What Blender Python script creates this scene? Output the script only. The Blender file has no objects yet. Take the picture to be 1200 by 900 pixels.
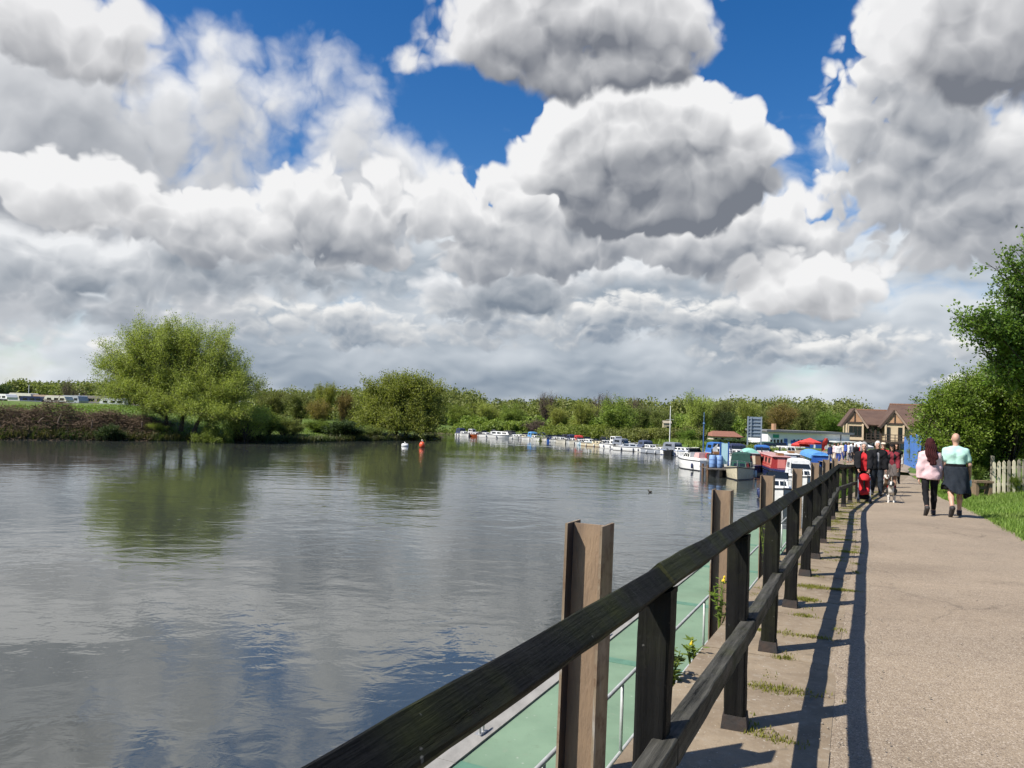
import bpy, bmesh, math, random
import numpy as np
from mathutils import Vector, Matrix, Euler, Quaternion
SC = bpy.context.scene
COL = SC.collection
RNG = random.Random(7)
R = math.radians

# ------------------------------------------------------------------ camera frame (used to survey real positions)
F = 900.0
ROLL = R(2.0)
CZ = 1.6
PITCH = math.atan(33.0 / 900.0 * math.cos(ROLL))
_f = np.array([0, math.cos(PITCH), math.sin(PITCH)])
_r0 = np.array([1.0, 0, 0])
_u0 = np.cross(_r0, _f)
_r = _r0 * math.cos(ROLL) + _u0 * math.sin(ROLL)
_u = _u0 * math.cos(ROLL) - _r0 * math.sin(ROLL)
def ray(x, y):
    d = _f + (x - 600) / F * _r - (y - 450) / F * _u
    return d / d[1]
def at_y(x, y, Y):
    return np.array([0, 0, CZ]) + ray(x, y) * Y
def at_z(x, y, z):
    d = ray(x, y)
    return np.array([0, 0, CZ]) + d * ((z - CZ) / d[2])
cam_data = bpy.data.cameras.new("camera")
cam = bpy.data.objects.new("camera", cam_data)
COL.objects.link(cam)
cam_data.sensor_width = 36.0
cam_data.lens = 36.0 * 900 / 1200
cam_data.clip_start = 0.05
cam_data.clip_end = 20000
m = Matrix(((_r[0], _u[0], -_f[0]), (_r[1], _u[1], -_f[1]), (_r[2], _u[2], -_f[2])))
cam.matrix_world = Matrix.Translation((0, 0, CZ)) @ m.to_4x4()
SC.camera = cam

# ------------------------------------------------------------------ node helper
class NT:
    def __init__(s, tree):
        s.t = tree; s.n = tree.nodes; s.l = tree.links
    def new(s, kind, **kw):
        n = s.n.new(kind)
        for k, v in kw.items():
            setattr(n, k, v)
        return n
    def put(s, sock, v):
        if v is None: return
        if isinstance(v, bpy.types.NodeSocket): s.l.new(v, sock)
        else:
            if sock.type == 'RGBA' and isinstance(v, (tuple, list)) and len(v) == 3: v = (*v, 1)
            sock.default_value = v
    def m(s, op, a, b=None, c=None, clamp=False):
        n = s.new('ShaderNodeMath', operation=op, use_clamp=clamp)
        for i, v in enumerate((a, b, c)): s.put(n.inputs[i], v)
        return n.outputs[0]
    def vm(s, op, a, b=None, c=None, out=0):
        n = s.new('ShaderNodeVectorMath', operation=op)
        for i, v in enumerate((a, b, c)):
            if v is None: continue
            if op == 'SCALE' and i == 1: s.put(n.inputs['Scale'], v)
            else: s.put(n.inputs[i], v)
        return n.outputs['Value'] if op in ('DOT_PRODUCT', 'LENGTH', 'DISTANCE') else n.outputs[0]
    def xyz(s, x, y, z=0.0):
        n = s.new('ShaderNodeCombineXYZ')
        for i, v in enumerate((x, y, z)): s.put(n.inputs[i], v)
        return n.outputs[0]
    def sep(s, v):
        n = s.new('ShaderNodeSeparateXYZ'); s.put(n.inputs[0], v); return n.outputs
    def noise(s, vec, scale=5.0, detail=4.0, rough=0.5, lac=2.0, dist=0.0, out='Fac', w=None, dim='3D'):
        n = s.new('ShaderNodeTexNoise', noise_dimensions=dim if w is None else '4D')
        s.put(n.inputs['Vector'], vec); s.put(n.inputs['Scale'], scale); s.put(n.inputs['Detail'], detail)
        s.put(n.inputs['Roughness'], rough); s.put(n.inputs['Lacunarity'], lac); s.put(n.inputs['Distortion'], dist)
        if w is not None: s.put(n.inputs['W'], w)
        return n.outputs[out]
    def vor(s, vec, scale=5.0, feature='F1', detail=0.0, rough=0.5, smooth=0.5, out='Distance', rnd=1.0, dim='3D'):
        n = s.new('ShaderNodeTexVoronoi', feature=feature, voronoi_dimensions=dim)
        s.put(n.inputs['Vector'], vec); s.put(n.inputs['Scale'], scale)
        if 'Detail' in n.inputs: s.put(n.inputs['Detail'], detail); s.put(n.inputs['Roughness'], rough)
        if feature == 'SMOOTH_F1': s.put(n.inputs['Smoothness'], smooth)
        s.put(n.inputs['Randomness'], rnd)
        return n.outputs[out]
    def mix(s, f, a, b, mode='MIX'):
        n = s.new('ShaderNodeMix', data_type='RGBA', blend_type=mode)
        n.clamp_factor = True
        s.put(n.inputs[0], f); s.put(n.inputs[6], a); s.put(n.inputs[7], b)
        return n.outputs[2]
    def fmix(s, f, a, b):
        n = s.new('ShaderNodeMix', data_type='FLOAT'); n.clamp_factor = True
        s.put(n.inputs[0], f); s.put(n.inputs[2], a); s.put(n.inputs[3], b)
        return n.outputs[0]
    def mr(s, v, a, b, c=0.0, d=1.0, smooth=False):
        n = s.new('ShaderNodeMapRange', interpolation_type='SMOOTHSTEP' if smooth else 'LINEAR')
        n.clamp = True
        s.put(n.inputs[0], v); s.put(n.inputs[1], a); s.put(n.inputs[2], b); s.put(n.inputs[3], c); s.put(n.inputs[4], d)
        return n.outputs[0]
    def ramp(s, f, stops, interp='LINEAR'):
        n = s.new('ShaderNodeValToRGB'); e = n.color_ramp.elements
        n.color_ramp.interpolation = interp
        while len(e) < len(stops): e.new(0.5)
        for i, (p, c) in enumerate(stops):
            e[i].position = p; e[i].color = (*c, 1) if len(c) == 3 else c
        s.put(n.inputs[0], f); return n.outputs[0]
# ------------------------------------------------------------------ sun and sky
SUN_SH = Vector((0.90, 0.42, 0)).normalized() * 0.86      # shadow of a 1 m upright
SUN_VEC = Vector((-SUN_SH.x, -SUN_SH.y, 1.0)).normalized()
SUN_EL = math.asin(SUN_VEC.z)
sd = bpy.data.lights.new("sun", 'SUN'); sd.energy = 5.0; sd.angle = R(0.53); sd.color = (1.0, 0.955, 0.88)
sun = bpy.data.objects.new("sun", sd); COL.objects.link(sun)
sun.rotation_euler = SUN_VEC.to_track_quat('Z', 'Y').to_euler()
SC.view_settings.view_transform = 'Standard'
SC.view_settings.look = 'None'
SC.view_settings.exposure = 0.55
SC.view_settings.gamma = 1.0
SC.view_settings.use_curve_mapping = False

W = bpy.data.worlds.new("World"); SC.world = W; W.use_nodes = True
W.cycles.sampling_method = 'MANUAL'; W.cycles.sample_map_resolution = 512
t = NT(W.node_tree); W.node_tree.nodes.clear()
def sky_deg(x, y):
    d = ray(x, y); d = d / np.linalg.norm(d)
    return math.degrees(math.atan2(d[0], d[1])), math.degrees(math.asin(d[2]))
gen = t.new('ShaderNodeTexCoord').outputs['Generated']
gx, gy, gz = t.sep(t.vm('NORMALIZE', gen))
AZ = t.m('MULTIPLY', t.m('ARCTAN2', gx, gy), 180 / math.pi)
EL = t.m('MULTIPLY', t.m('ARCSINE', gz), 180 / math.pi)
sky = t.new('ShaderNodeTexSky', sky_type='NISHITA', sun_disc=False)
sky.sun_elevation = SUN_EL
sky.sun_rotation = math.atan2(SUN_VEC.x, SUN_VEC.y)
sky.altitude = 50; sky.air_density = 1.0; sky.dust_density = 0.6; sky.ozone_density = 2.0
skycol = sky.outputs[0]

P0 = t.xyz(AZ, EL, 0.0)
# slow warp shared by all layers
warp = t.vm('SUBTRACT', t.noise(P0, 0.16, 3, 0.5, out='Color', dim='2D'), (0.5, 0.5, 0.5))
CLOUD = 0.70
def density(P, ells, seed, wb, wn, nscale, octaves, puffs, cap, asp, pscale):
    """Cloud density in degrees space: placed masses + billows + fractal edges."""
    g = None
    for (cx, cy, rx, ry, amp) in ells:
        az, el = sky_deg(cx, cy)
        rx *= 0.0625; ry *= 0.0625
        q = t.vm('MULTIPLY_ADD', P, (1 / rx, 1 / ry, 0), (-az / rx, -el / ry, 0))
        r2 = t.m('MULTIPLY_ADD', t.vm('DOT_PRODUCT', q, q), -amp, amp)
        g = r2 if g is None else t.m('SMOOTH_MAX', g, r2, 0.35)
    g = t.m('SMOOTH_MIN', t.m('MAXIMUM', g, -1.6), cap, 0.3)
    Q = t.vm('MULTIPLY_ADD', P, (1, asp, 0), (seed * 37.1, seed * 11.3, 0))
    n = t.noise(Q, nscale, octaves, 0.51, dim='2D')
    D = t.m('MULTIPLY_ADD', t.m('SUBTRACT', n, 0.5), 2 * wn, g)
    if wb > 0:
        Q2 = t.vm('MULTIPLY_ADD', t.noise(Q, pscale * 1.6, 2, 0.5, out='Color', dim='2D'), (1.5, 1.5, 0), Q)
        b = t.vor(Q2, pscale, 'F1', puffs, 0.5, dim='2D')
        D = t.m('MULTIPLY_ADD', t.m('SUBTRACT', 0.22, t.m('MULTIPLY', b, b)), wb, D)
    return D
def layer(base, ells, seed, wb=0.8, wn=0.6, nscale=0.12, edge=(0.0, 0.28), step=1.0, lit=(0.95, 0.95, 0.95), dark=(0.36, 0.38, 0.42), wamt=2.0, kshade=1.1, rel=0.85, cap=0.9, opacity=1.0, asp=1.0, pscale=0.28, sx=-0.35, bias=0.0):
    P = t.vm('ADD', P0, t.vm('SCALE', warp, wamt))
    D = density(P, ells, seed, wb, wn, nscale, 8, 2, cap, asp, pscale)
    sy = 0.93 / asp
    D0 = density(P, ells, seed, wb, wn, nscale, 3, 1, cap, asp, pscale)
    S1 = density(t.vm('ADD', P, (sx * 0.9 * step, sy * 0.9 * step, 0)), ells, seed, wb, wn, nscale, 3, 1, cap, asp, pscale)
    S2 = density(t.vm('ADD', P, (sx * 3.4 * step, sy * 3.4 * step, 0)), ells, seed, 0, wn * 0.8, nscale, 2, 0, cap, asp, pscale)
    relief = t.m('MINIMUM', t.m('MAXIMUM', t.m('MULTIPLY_ADD', t.m('SUBTRACT', D, D0), 0.30, t.m('SUBTRACT', D0, S1)), -0.5), 0.5)            # >0 on slopes facing the sun
    over = t.m('ADD', t.m('MAXIMUM', t.m('ADD', S2, 0.1), 0.0), t.m('MULTIPLY', t.m('MAXIMUM', S1, 0.0), 0.5))
    lum = t.m('POWER', 2.718, t.m('MULTIPLY', over, -kshade))
    lum = t.m('ADD', t.m('MULTIPLY_ADD', relief, rel, lum), bias)
    thin = t.mr(D, edge[0], edge[1] + 0.2, 0.12, 0.0)
    lum = t.mr(t.m('ADD', lum, thin, clamp=True), 0.0, 1.0, 0.0, 1.0)
    c = t.mix(lum, dark, lit)
    cb = t.new('ShaderNodeBackground'); t.put(cb.inputs[0], c); cb.inputs[1].default_value = CLOUD
    a = t.m('MULTIPLY', t.mr(D, edge[0], edge[1], 0, 1, True), opacity)
    ms = t.new('ShaderNodeMixShader')
    t.put(ms.inputs[0], a); t.l.new(base, ms.inputs[1]); t.l.new(cb.outputs[0], ms.inputs[2])
    return ms.outputs[0]
hs = t.new('ShaderNodeHueSaturation'); hs.inputs['Saturation'].default_value = 1.42; hs.inputs['Value'].default_value = 0.86; hs.inputs['Hue'].default_value = 0.508
t.put(hs.inputs['Color'], skycol)
bg = t.new('ShaderNodeBackground'); t.put(bg.inputs[0], hs.outputs[0]); bg.inputs[1].default_value = 0.1
col = bg.outputs[0]
# far stratiform deck close to the horizon
col = layer(col, [(600, 455, 1500, 90, 1.0), (150, 350, 600, 110, 0.8), (700, 360, 600, 100, 0.8), (-900, 330, 900, 190, .6), (2100, 330, 900, 190, .6)], 1, wb=0.16, wn=1.3, nscale=0.09, edge=(-0.55, 0.25), step=0.9, lit=(0.76, 0.80, 0.84), dark=(0.23, 0.29, 0.365), wamt=2.0, kshade=1.0, rel=0.6, cap=.55, asp=2.0, pscale=.3)
# rows of small distant heaps, bright on their heads
col = layer(col, [(330, 375, 300, 34, .8), (480, 392, 130, 26, .8), (60, 395, 180, 22, .6), (700, 370, 260, 34, .8), (980, 408, 200, 28, .7), (1160, 440, 80, 20, .4)], 9, wb=0.42, wn=1.1, nscale=0.15, edge=(0.0, 0.5), step=0.6, lit=(0.86, 0.86, 0.85), dark=(0.24, 0.295, 0.37), wamt=1.2, kshade=1.1, rel=0.55, asp=1.5, pscale=0.5)
# left broken bank
col = layer(col, [(120, 180, 260, 150, .9), (320, 120, 120, 70, .35), (420, 215, 130, 90, .9), (-300, 200, 320, 200, .8)], 2, wb=0.25, wn=1.1, nscale=0.09, edge=(-0.25, 0.5), step=1.2, lit=(0.84, 0.85, 0.87), dark=(0.25, 0.275, 0.32), kshade=0.9, rel=0.55, pscale=.34)
# lower left heaps
col = layer(col, [(60, 325, 240, 55, 0.8), (310, 305, 200, 55, 0.9), (560, 330, 150, 48, .9), (760, 318, 170, 44, .8)], 6, wb=0.45, wn=0.9, nscale=0.11, edge=(-0.15, 0.6), step=0.9, lit=(0.83, 0.845, 0.865), dark=(0.21, 0.25, 0.305), kshade=1.0, rel=0.6, asp=1.2, pscale=0.38)
# middle cumulus
col = layer(col, [(630, 262, 165, 80, 1.1), (430, 250, 150, 65, .9), (190, 255, 150, 52, .9), (1050, 150, 105, 150, 1.2), (1150, 235, 120, 85, .9), (950, 285, 170, 48, .8), (850, 268, 130, 62, 1.0), (1500, 200, 220, 160, .9)], 3, wb=0.5, wn=0.75, nscale=0.10, step=1.1, dark=(0.22, 0.245, 0.29), kshade=0.85, rel=0.6, lit=(0.88, 0.88, 0.885), pscale=.34)
# nearer heaps
col = layer(col, [(755, 185, 168, 95, 2.6), (945, 335, 100, 46, .9), (90, 225, 110, 42, .7)], 4, wb=0.42, wn=0.55, nscale=0.11, step=1.5, cap=1.25, dark=(0.19, 0.208, 0.245), kshade=0.95, rel=0.55, lit=(0.88, 0.88, 0.885), pscale=.34)
# highest ragged pieces
col = layer(col, [(675, 30, 190, 85, 1.6), (1165, 30, 120, 80, 1.3), (40, 25, 130, 60, .8), (478, 68, 42, 16, .25), (486, 116, 22, 9, .1), (-300, -60, 220, 90, .8), (1700, -80, 260, 110, .8)], 5, wb=0.35, wn=0.8, nscale=0.12, edge=(-0.1, 0.4), step=1.4, lit=(0.83, 0.83, 0.84), dark=(0.185, 0.20, 0.235), kshade=1.0, rel=0.7, pscale=.34)
wo = t.new('ShaderNodeOutputWorld'); t.l.new(col, wo.inputs[0])
# ------------------------------------------------------------------ materials
def new_mat(name):
    mt = bpy.data.materials.new(name); mt.use_nodes = True
    mt.node_tree.nodes.clear()
    return mt, NT(mt.node_tree)
def finish(t, shader, disp=None):
    o = t.new('ShaderNodeOutputMaterial'); t.l.new(shader, o.inputs[0])
def principled(t, color, rough=0.6, metal=0.0, normal=None, spec=0.5, ior=None, sheen=0.0):
    p = t.new('ShaderNodeBsdfPrincipled')
    t.put(p.inputs['Base Color'], color); t.put(p.inputs['Roughness'], rough); t.put(p.inputs['Metallic'], metal)
    p.inputs['Specular IOR Level'].default_value = spec
    if ior: p.inputs['IOR'].default_value = ior
    if normal is not None: t.l.new(normal, p.inputs['Normal'])
    return p.outputs[0]
def bump(t, h, strength=0.3, dist=0.02, normal=None):
    b = t.new('ShaderNodeBump'); b.inputs['Strength'].default_value = strength; b.inputs['Distance'].default_value = dist
    t.put(b.inputs['Height'], h)
    if normal is not None: t.l.new(normal, b.inputs['Normal'])
    return b.outputs[0]
def coord(t, scale=None, kind='Object'):
    c = t.new('ShaderNodeTexCoord').outputs[kind]
    if scale is not None:
        c = t.vm('MULTIPLY', c, scale)
    return c
def paint(name, c, c2=None, scale=3.0, rough=0.45, bump_s=0.0, bscale=30.0, metal=0.0, stretch=None, spec=0.5, amt=1.0):
    """Coloured surface with uneven wear between two close tones."""
    mt, t = new_mat(name)
    v = coord(t, stretch)
    if c2 is None: c2 = tuple(x * 0.78 for x in c)
    n = t.noise(v, scale, 5, 0.6)
    f = t.mr(n, 0.35, 0.68, 0, amt)
    col = t.mix(f, c, c2)
    rr = t.mr(n, 0.3, 0.7, max(0.02, rough - 0.08), min(1, rough + 0.1))
    nm = bump(t, t.noise(v, bscale, 3, 0.6), bump_s, 0.01) if bump_s else None
    finish(t, principled(t, col, rr, metal, nm, spec))
    return mt
MATS = {}
def P(name, *a, **k):
    if name not in MATS: MATS[name] = paint(name, *a, **k)
    return MATS[name]

# ------------------------------------------------------------------ mesh collector
def V3(p): return Vector((float(p[0]), float(p[1]), float(p[2])))
class MB:
    def __init__(s): s.v = []; s.f = []; s.mi = []
    def add(s, vs, fs, mi=0):
        o = len(s.v); s.v += [tuple(map(float, v)) for v in vs]
        s.f += [tuple(i + o for i in f) for f in fs]; s.mi += [mi] * len(fs); return s
    def box(s, c, d, rz=0.0, mi=0, taper=1.0):
        cx, cy, cz = c; dx, dy, dz = d[0] / 2, d[1] / 2, d[2] / 2
        vs = []
        for z, k in ((-dz, 1.0), (dz, taper)):
            for x, y in ((-dx, -dy), (dx, -dy), (dx, dy), (-dx, dy)):
                x *= k; y *= k
                vs.append((cx + x * math.cos(rz) - y * math.sin(rz), cy + x * math.sin(rz) + y * math.cos(rz), cz + z))
        return s.add(vs, [(3, 2, 1, 0), (4, 5, 6, 7), (0, 1, 5, 4), (1, 2, 6, 5), (2, 3, 7, 6), (3, 0, 4, 7)], mi)
    def sweep(s, pts, prof, ups=None, mi=0, cap=True, scales=None):
        """Profile (list of (a,b)) swept along pts; a along the side vector, b along up."""
        n = len(prof); vs = []
        for i, p in enumerate(pts):
            a = pts[max(i - 1, 0)]; b = pts[min(i + 1, len(pts) - 1)]
            d = (V3(b) - V3(a)).normalized()
            up = V3(ups[i] if ups else (0, 0, 1))
            if abs(d.dot(up)) > 0.98: up = Vector((0, 1, 0)) if abs(d.y) < 0.9 else Vector((1, 0, 0))
            side = d.cross(up).normalized(); up = side.cross(d).normalized()
            k = scales[i] if scales else 1.0
            for (x, z) in prof: vs.append(V3(p) + side * (x * k) + up * (z * k))
        fs = []
        for i in range(len(pts) - 1):
            for j in range(n):
                k = (j + 1) % n
                fs.append((i * n + j, i * n + k, (i + 1) * n + k, (i + 1) * n + j))
        if cap:
            fs.append(tuple(reversed(range(n)))); fs.append(tuple(range((len(pts) - 1) * n, len(pts) * n)))
        fs = [tuple(reversed(f)) for f in fs]
        return s.add(vs, fs, mi)
    def bar(s, a, b, w, h, up=(0, 0, 1), ch=0.0, mi=0, seg=1, jit=0.0, rng=None):
        w2, h2 = w / 2, h / 2
        if ch > 0: prof = [(-w2 + ch, -h2), (w2 - ch, -h2), (w2, -h2 + ch), (w2, h2 - ch), (w2 - ch, h2), (-w2 + ch, h2), (-w2, h2 - ch), (-w2, -h2 + ch)]
        else: prof = [(-w2, -h2), (w2, -h2), (w2, h2), (-w2, h2)]
        a = V3(a); b = V3(b); pts = []
        for i in range(seg + 1):
            p = a.lerp(b, i / seg)
            if jit and 0 < i < seg: p = p + Vector((rng.uniform(-jit, jit), rng.uniform(-jit, jit), rng.uniform(-jit, jit)))
            pts.append(p)
        k0 = len(s.v)
        s.sweep(pts, prof, [up] * len(pts), mi)
        if jit:
            for i in range(k0, len(s.v)):
                v = s.v[i]; s.v[i] = (v[0] + rng.uniform(-jit, jit) * .5, v[1] + rng.uniform(-jit, jit) * .5, v[2] + rng.uniform(-jit, jit) * .5)
        return s
    def tube(s, pts, r, n=8, mi=0, cap=True):
        rs = r if isinstance(r, (list, tuple)) else [r] * len(pts)
        prof = [(math.cos(2 * math.pi * j / n), math.sin(2 * math.pi * j / n)) for j in range(n)]
        return s.sweep(pts, prof, None, mi, cap, rs)
    def cyl(s, c, r, h, n=16, axis='z', mi=0, r2=None):
        c = V3(c); ax = {'x': Vector((1, 0, 0)), 'y': Vector((0, 1, 0)), 'z': Vector((0, 0, 1))}[axis]
        return s.tube([c - ax * h / 2, c + ax * h / 2], [r, r if r2 is None else r2], n, mi)
    def ball(s, c, r, n=12, mi=0, sc=(1, 1, 1)):
        vs = []; fs = []; m2 = n // 2
        for i in range(m2 + 1):
            th = math.pi * i / m2
            for j in range(n):
                ph = 2 * math.pi * j / n
                vs.append((c[0] + r * sc[0] * math.sin(th) * math.cos(ph), c[1] + r * sc[1] * math.sin(th) * math.sin(ph), c[2] + r * sc[2] * math.cos(th)))
        for i in range(m2):
            for j in range(n):
                k = (j + 1) % n
                fs.append((i * n + j, (i + 1) * n + j, (i + 1) * n + k, i * n + k))
        return s.add(vs, fs, mi)
    def poly(s, pts, mi=0): return s.add(pts, [tuple(range(len(pts)))], mi)
    def prism(s, outline, z0, z1, mi=0):
        n = len(outline)
        vs = [(x, y, z0) for x, y in outline] + [(x, y, z1) for x, y in outline]
        fs = [tuple(reversed(range(n))), tuple(range(n, 2 * n))] + [(i, (i + 1) % n, n + (i + 1) % n, n + i) for i in range(n)]
        return s.add(vs, fs, mi)
    def slab(s, pts, thick, mi=0):
        """Planar polygon given thickness against its normal."""
        ps = [V3(p) for p in pts]; nrm = (ps[1] - ps[0]).cross(ps[2] - ps[0]).normalized()
        n = len(ps); vs = ps + [p - nrm * thick for p in ps]
        fs = [tuple(range(n)), tuple(reversed(range(n, 2 * n)))] + [((i + 1) % n, i, n + i, n + (i + 1) % n) for i in range(n)]
        return s.add(vs, fs, mi)
    def build(s, name, mats, parent=None, smooth=False, world=False):
        me = bpy.data.meshes.new(name)
        vs = s.v
        if world and parent is not None:
            l = parent.location; vs = [(v[0] - l.x, v[1] - l.y, v[2] - l.z) for v in vs]
        me.from_pydata(vs, [], s.f)
        if not isinstance(mats, (list, tuple)): mats = [mats]
        for mt in mats: me.materials.append(mt)
        if len(mats) > 1: me.polygons.foreach_set('material_index', s.mi)
        if smooth: me.polygons.foreach_set('use_smooth', [True] * len(me.polygons))
        me.update()
        o = bpy.data.objects.new(name, me); COL.objects.link(o)
        if parent is not None: o.parent = parent
        return o
def np_mesh(name, verts, faces, mats, parent=None, smooth=False, mi=None):
    """Mesh from numpy arrays; faces is (n,k) with one k."""
    me = bpy.data.meshes.new(name)
    verts = np.asarray(verts, np.float32); faces = np.asarray(faces, np.int32); n, k = faces.shape
    me.vertices.add(len(verts)); me.vertices.foreach_set('co', verts.ravel())
    me.loops.add(n * k); me.loops.foreach_set('vertex_index', faces.ravel())
    me.polygons.add(n); me.polygons.foreach_set('loop_start', np.arange(0, n * k, k, dtype=np.int32))
    me.polygons.foreach_set('loop_total', np.full(n, k, np.int32))
    if not isinstance(mats, (list, tuple)): mats = [mats]
    for mt in mats: me.materials.append(mt)
    if mi is not None: me.polygons.foreach_set('material_index', np.asarray(mi, np.int32))
    if smooth: me.polygons.foreach_set('use_smooth', np.ones(n, bool))
    me.update(calc_edges=True); me.validate()
    o = bpy.data.objects.new(name, me); COL.objects.link(o)
    if parent is not None: o.parent = parent
    return o
# ------------------------------------------------------------------ things
def tag(o, label=None, cat=None, group=None, kind=None):
    if label: o['label'] = label
    if cat: o['category'] = cat
    if group: o['group'] = group
    if kind: o['kind'] = kind
    return o
def thing(name, label, cat, loc=(0, 0, 0), rz=0.0, group=None):
    o = bpy.data.objects.new(name, None); COL.objects.link(o)
    o.empty_display_size = 0.2
    o.location = tuple(map(float, loc)); o.rotation_euler = (0, 0, rz)
    return tag(o, label, cat, group)
def copy_tree(o, parent=None):
    c = o.copy(); COL.objects.link(c)
    if parent is not None: c.parent = parent; c.matrix_parent_inverse = o.matrix_parent_inverse
    for ch in list(o.children): copy_tree(ch, c)
    return c
# ------------------------------------------------------------------ levels
WATER_Z = -3.05
def zpath(y):
    if y < 17: return -0.03 * (max(y, -20) - 4.5)
    if y < 25: return -0.375 - 0.045 * (y - 17)
    return max(-1.95, -0.735 - 0.026 * (y - 25))
FENCE = [(-1.8, -2.4), (-1.05, -0.95), (-0.27, 0.75), (0.437, 2.3), (1.21, 4.02), (1.88, 5.51), (2.58, 7.0), (3.37, 8.71), (4.01, 10.04), (4.76, 11.65), (5.57, 13.43), (6.51, 15.48), (7.35, 17.32), (8.35, 19.2), (9.35, 21.1), (10.4, 23.0), (11.45, 24.9), (12.5, 26.8), (13.5, 28.6), (14.5, 30.4)]
QLINE = [(-22.0, -42.0)] + FENCE + [(19.0, 38.0), (23.0, 45.0), (25.5, 52.0)]
def xline(line, y):
    for (x0, y0), (x1, y1) in zip(line, line[1:]):
        if y <= y1: break
    return x0 + (x1 - x0) * (y - y0) / (y1 - y0)
FD = Vector((0.42, 0.907, 0)).normalized()
FN = Vector((FD.y, -FD.x, 0))            # towards the path
K = 1.104                                 # horizontal offset (along x) per unit offset across the fence line
RIVER = [(-24, -42)] + [(x + 0.95 * K, y) for x, y in QLINE[1:]] + [(27.5, 60), (29.5, 72), (29, 84), (27, 95), (22.5, 111), (13.5, 129), (1, 142), (-14, 150), (-40, 158), (-90, 165), (-400, 170), (-400, 152), (-95, 148), (-45, 143), (-20, 137), (-10.9, 132.5), (-11.6, 122), (-15, 112.5), (-24, 99), (-37.9, 88), (-45, 83.5), (-52.5, 79), (-75, 68), (-140, 40), (-240, -42)]
def sdist(px, py, poly):
    """Signed distance to polygon, numpy, negative inside."""
    d = np.full(px.shape, 1e9); ins = np.zeros(px.shape, bool)
    n = len(poly)
    for i in range(n):
        ax, ay = poly[i]; bx, by = poly[(i + 1) % n]
        ex, ey = bx - ax, by - ay
        tt = np.clip(((px - ax) * ex + (py - ay) * ey) / (ex * ex + ey * ey), 0, 1)
        d = np.minimum(d, np.hypot(px - ax - tt * ex, py - ay - tt * ey))
        c = ((ay > py) != (by > py)) & (px < (bx - ax) * (py - ay) / (by - ay + 1e-12) + ax)
        ins ^= c
    return np.where(ins, -d, d)
def lump(x, y, s, seed=0):
    return (np.sin(x * s + seed) * np.cos(y * s * 1.3 + seed * 2) + 0.5 * np.sin(x * s * 2.3 + y * s * 1.7 + seed * 3)) / 1.5
def zp_v(y):
    return np.where(y < 17, -0.03 * (np.maximum(y, -20) - 4.5), np.where(y < 25, -0.375 - 0.045 * (y - 17), np.maximum(-1.95, -0.735 - 0.026 * (y - 25))))
def ground_z(x, y):
    x = np.asarray(x, float); y = np.asarray(y, float)
    d = sdist(x, y, RIVER)
    dd = np.maximum(d, 0)
    # far shore and the rest of the plain
    z_far = WATER_Z + 1.15 * (1 - np.exp(-dd / 2.5)) + 0.12 * lump(x, y, 0.13)
    # left bank: brushy bank, then meadow
    high = np.clip((-x - 34) / 12, 0, 1)
    z_left = WATER_Z + (0.75 + 1.95 * high) * (1 - np.exp(-dd / 3.2)) + np.minimum(dd * 0.03, 1.15) + 0.15 * lump(x, y, 0.2, 1)
    # right bank: follows the path, verge a little higher
    ql = np.interp(y, [p[1] for p in QLINE], [p[0] for p in QLINE])
    ex = (x - ql) / K
    z_right = zp_v(np.minimum(y, 300)) - 0.10 + 0.08 * np.clip((ex - 2.7) / 0.5, 0, 1) + np.clip((ex - 3.6) * 0.13, 0, 0.5) * np.clip((60 - y) / 20, 0, 1)
    wl = np.clip((-x - 8 - (y - 110) * 0.0) / 6, 0, 1) * np.clip((150 - y) / 8, 0, 1)
    wl = np.where((y < 146) & (x < -9), 1.0, 0.0)
    wr = np.where((x > 0) & (y < 120), 1.0, 0.0) + 0
    wr = np.clip(wr, 0, 1) * np.clip((122 - y) / 12, 0, 1)
    z = z_far * (1 - wl) + z_left * wl
    z = z * (1 - wr) + z_right * wr
    zin = WATER_Z - 0.05 + np.maximum(d, -8) * 0.5
    return np.where(d > 0, z, zin)
def gz_at(x, y): return float(ground_z(np.array([x]), np.array([y]))[0])

# ------------------------------------------------------------------ ground sheet
def axis(lo, hi, step, far_lo, far_hi):
    a = list(np.arange(lo, hi + 1e-6, step)); s = step
    while a[-1] < far_hi: s *= 1.25; a.append(a[-1] + s)
    s = step; b = []
    c = lo
    while c > far_lo: s *= 1.25; c -= s; b.append(c)
    return np.array(b[::-1] + a)
gxs = axis(-70, 60, 1.0, -5000, 5000); gys = axis(-12, 175, 1.0, -300, 9000)
GX, GY = np.meshgrid(gxs, gys, indexing='ij')
GZ = ground_z(GX, GY)
nx, ny = GX.shape
idx = np.arange(nx * ny).reshape(nx, ny)
gf = np.stack([idx[:-1, :-1], idx[1:, :-1], idx[1:, 1:], idx[:-1, 1:]], -1).reshape(-1, 4)
mt, t = new_mat('meadow')
v = coord(t)
n1 = t.noise(v, 0.25, 5, 0.6); n2 = t.noise(v, 3.0, 4, 0.6); n3 = t.noise(v, 22, 3, 0.6)
c = t.mix(t.mr(n1, 0.35, 0.65), (0.075, 0.135, 0.022), (0.12, 0.17, 0.035))
c = t.mix(t.mr(n2, 0.45, 0.7), c, (0.10, 0.12, 0.04))
pz = t.sep(v)[2]
low = t.mr(pz, WATER_Z + 0.25, WATER_Z + 0.9, 1, 0)
c = t.mix(t.m('MULTIPLY', low, t.mr(n2, 0.2, 0.5)), c, (0.075, 0.058, 0.036))
finish(t, principled(t, c, 0.9, 0, bump(t, n3, 0.7, 0.06), 0.2)); M_MEADOW = mt
tag(np_mesh('ground', np.stack([GX, GY, GZ], -1).reshape(-1, 3), gf, M_MEADOW, smooth=True), kind='structure')

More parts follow.
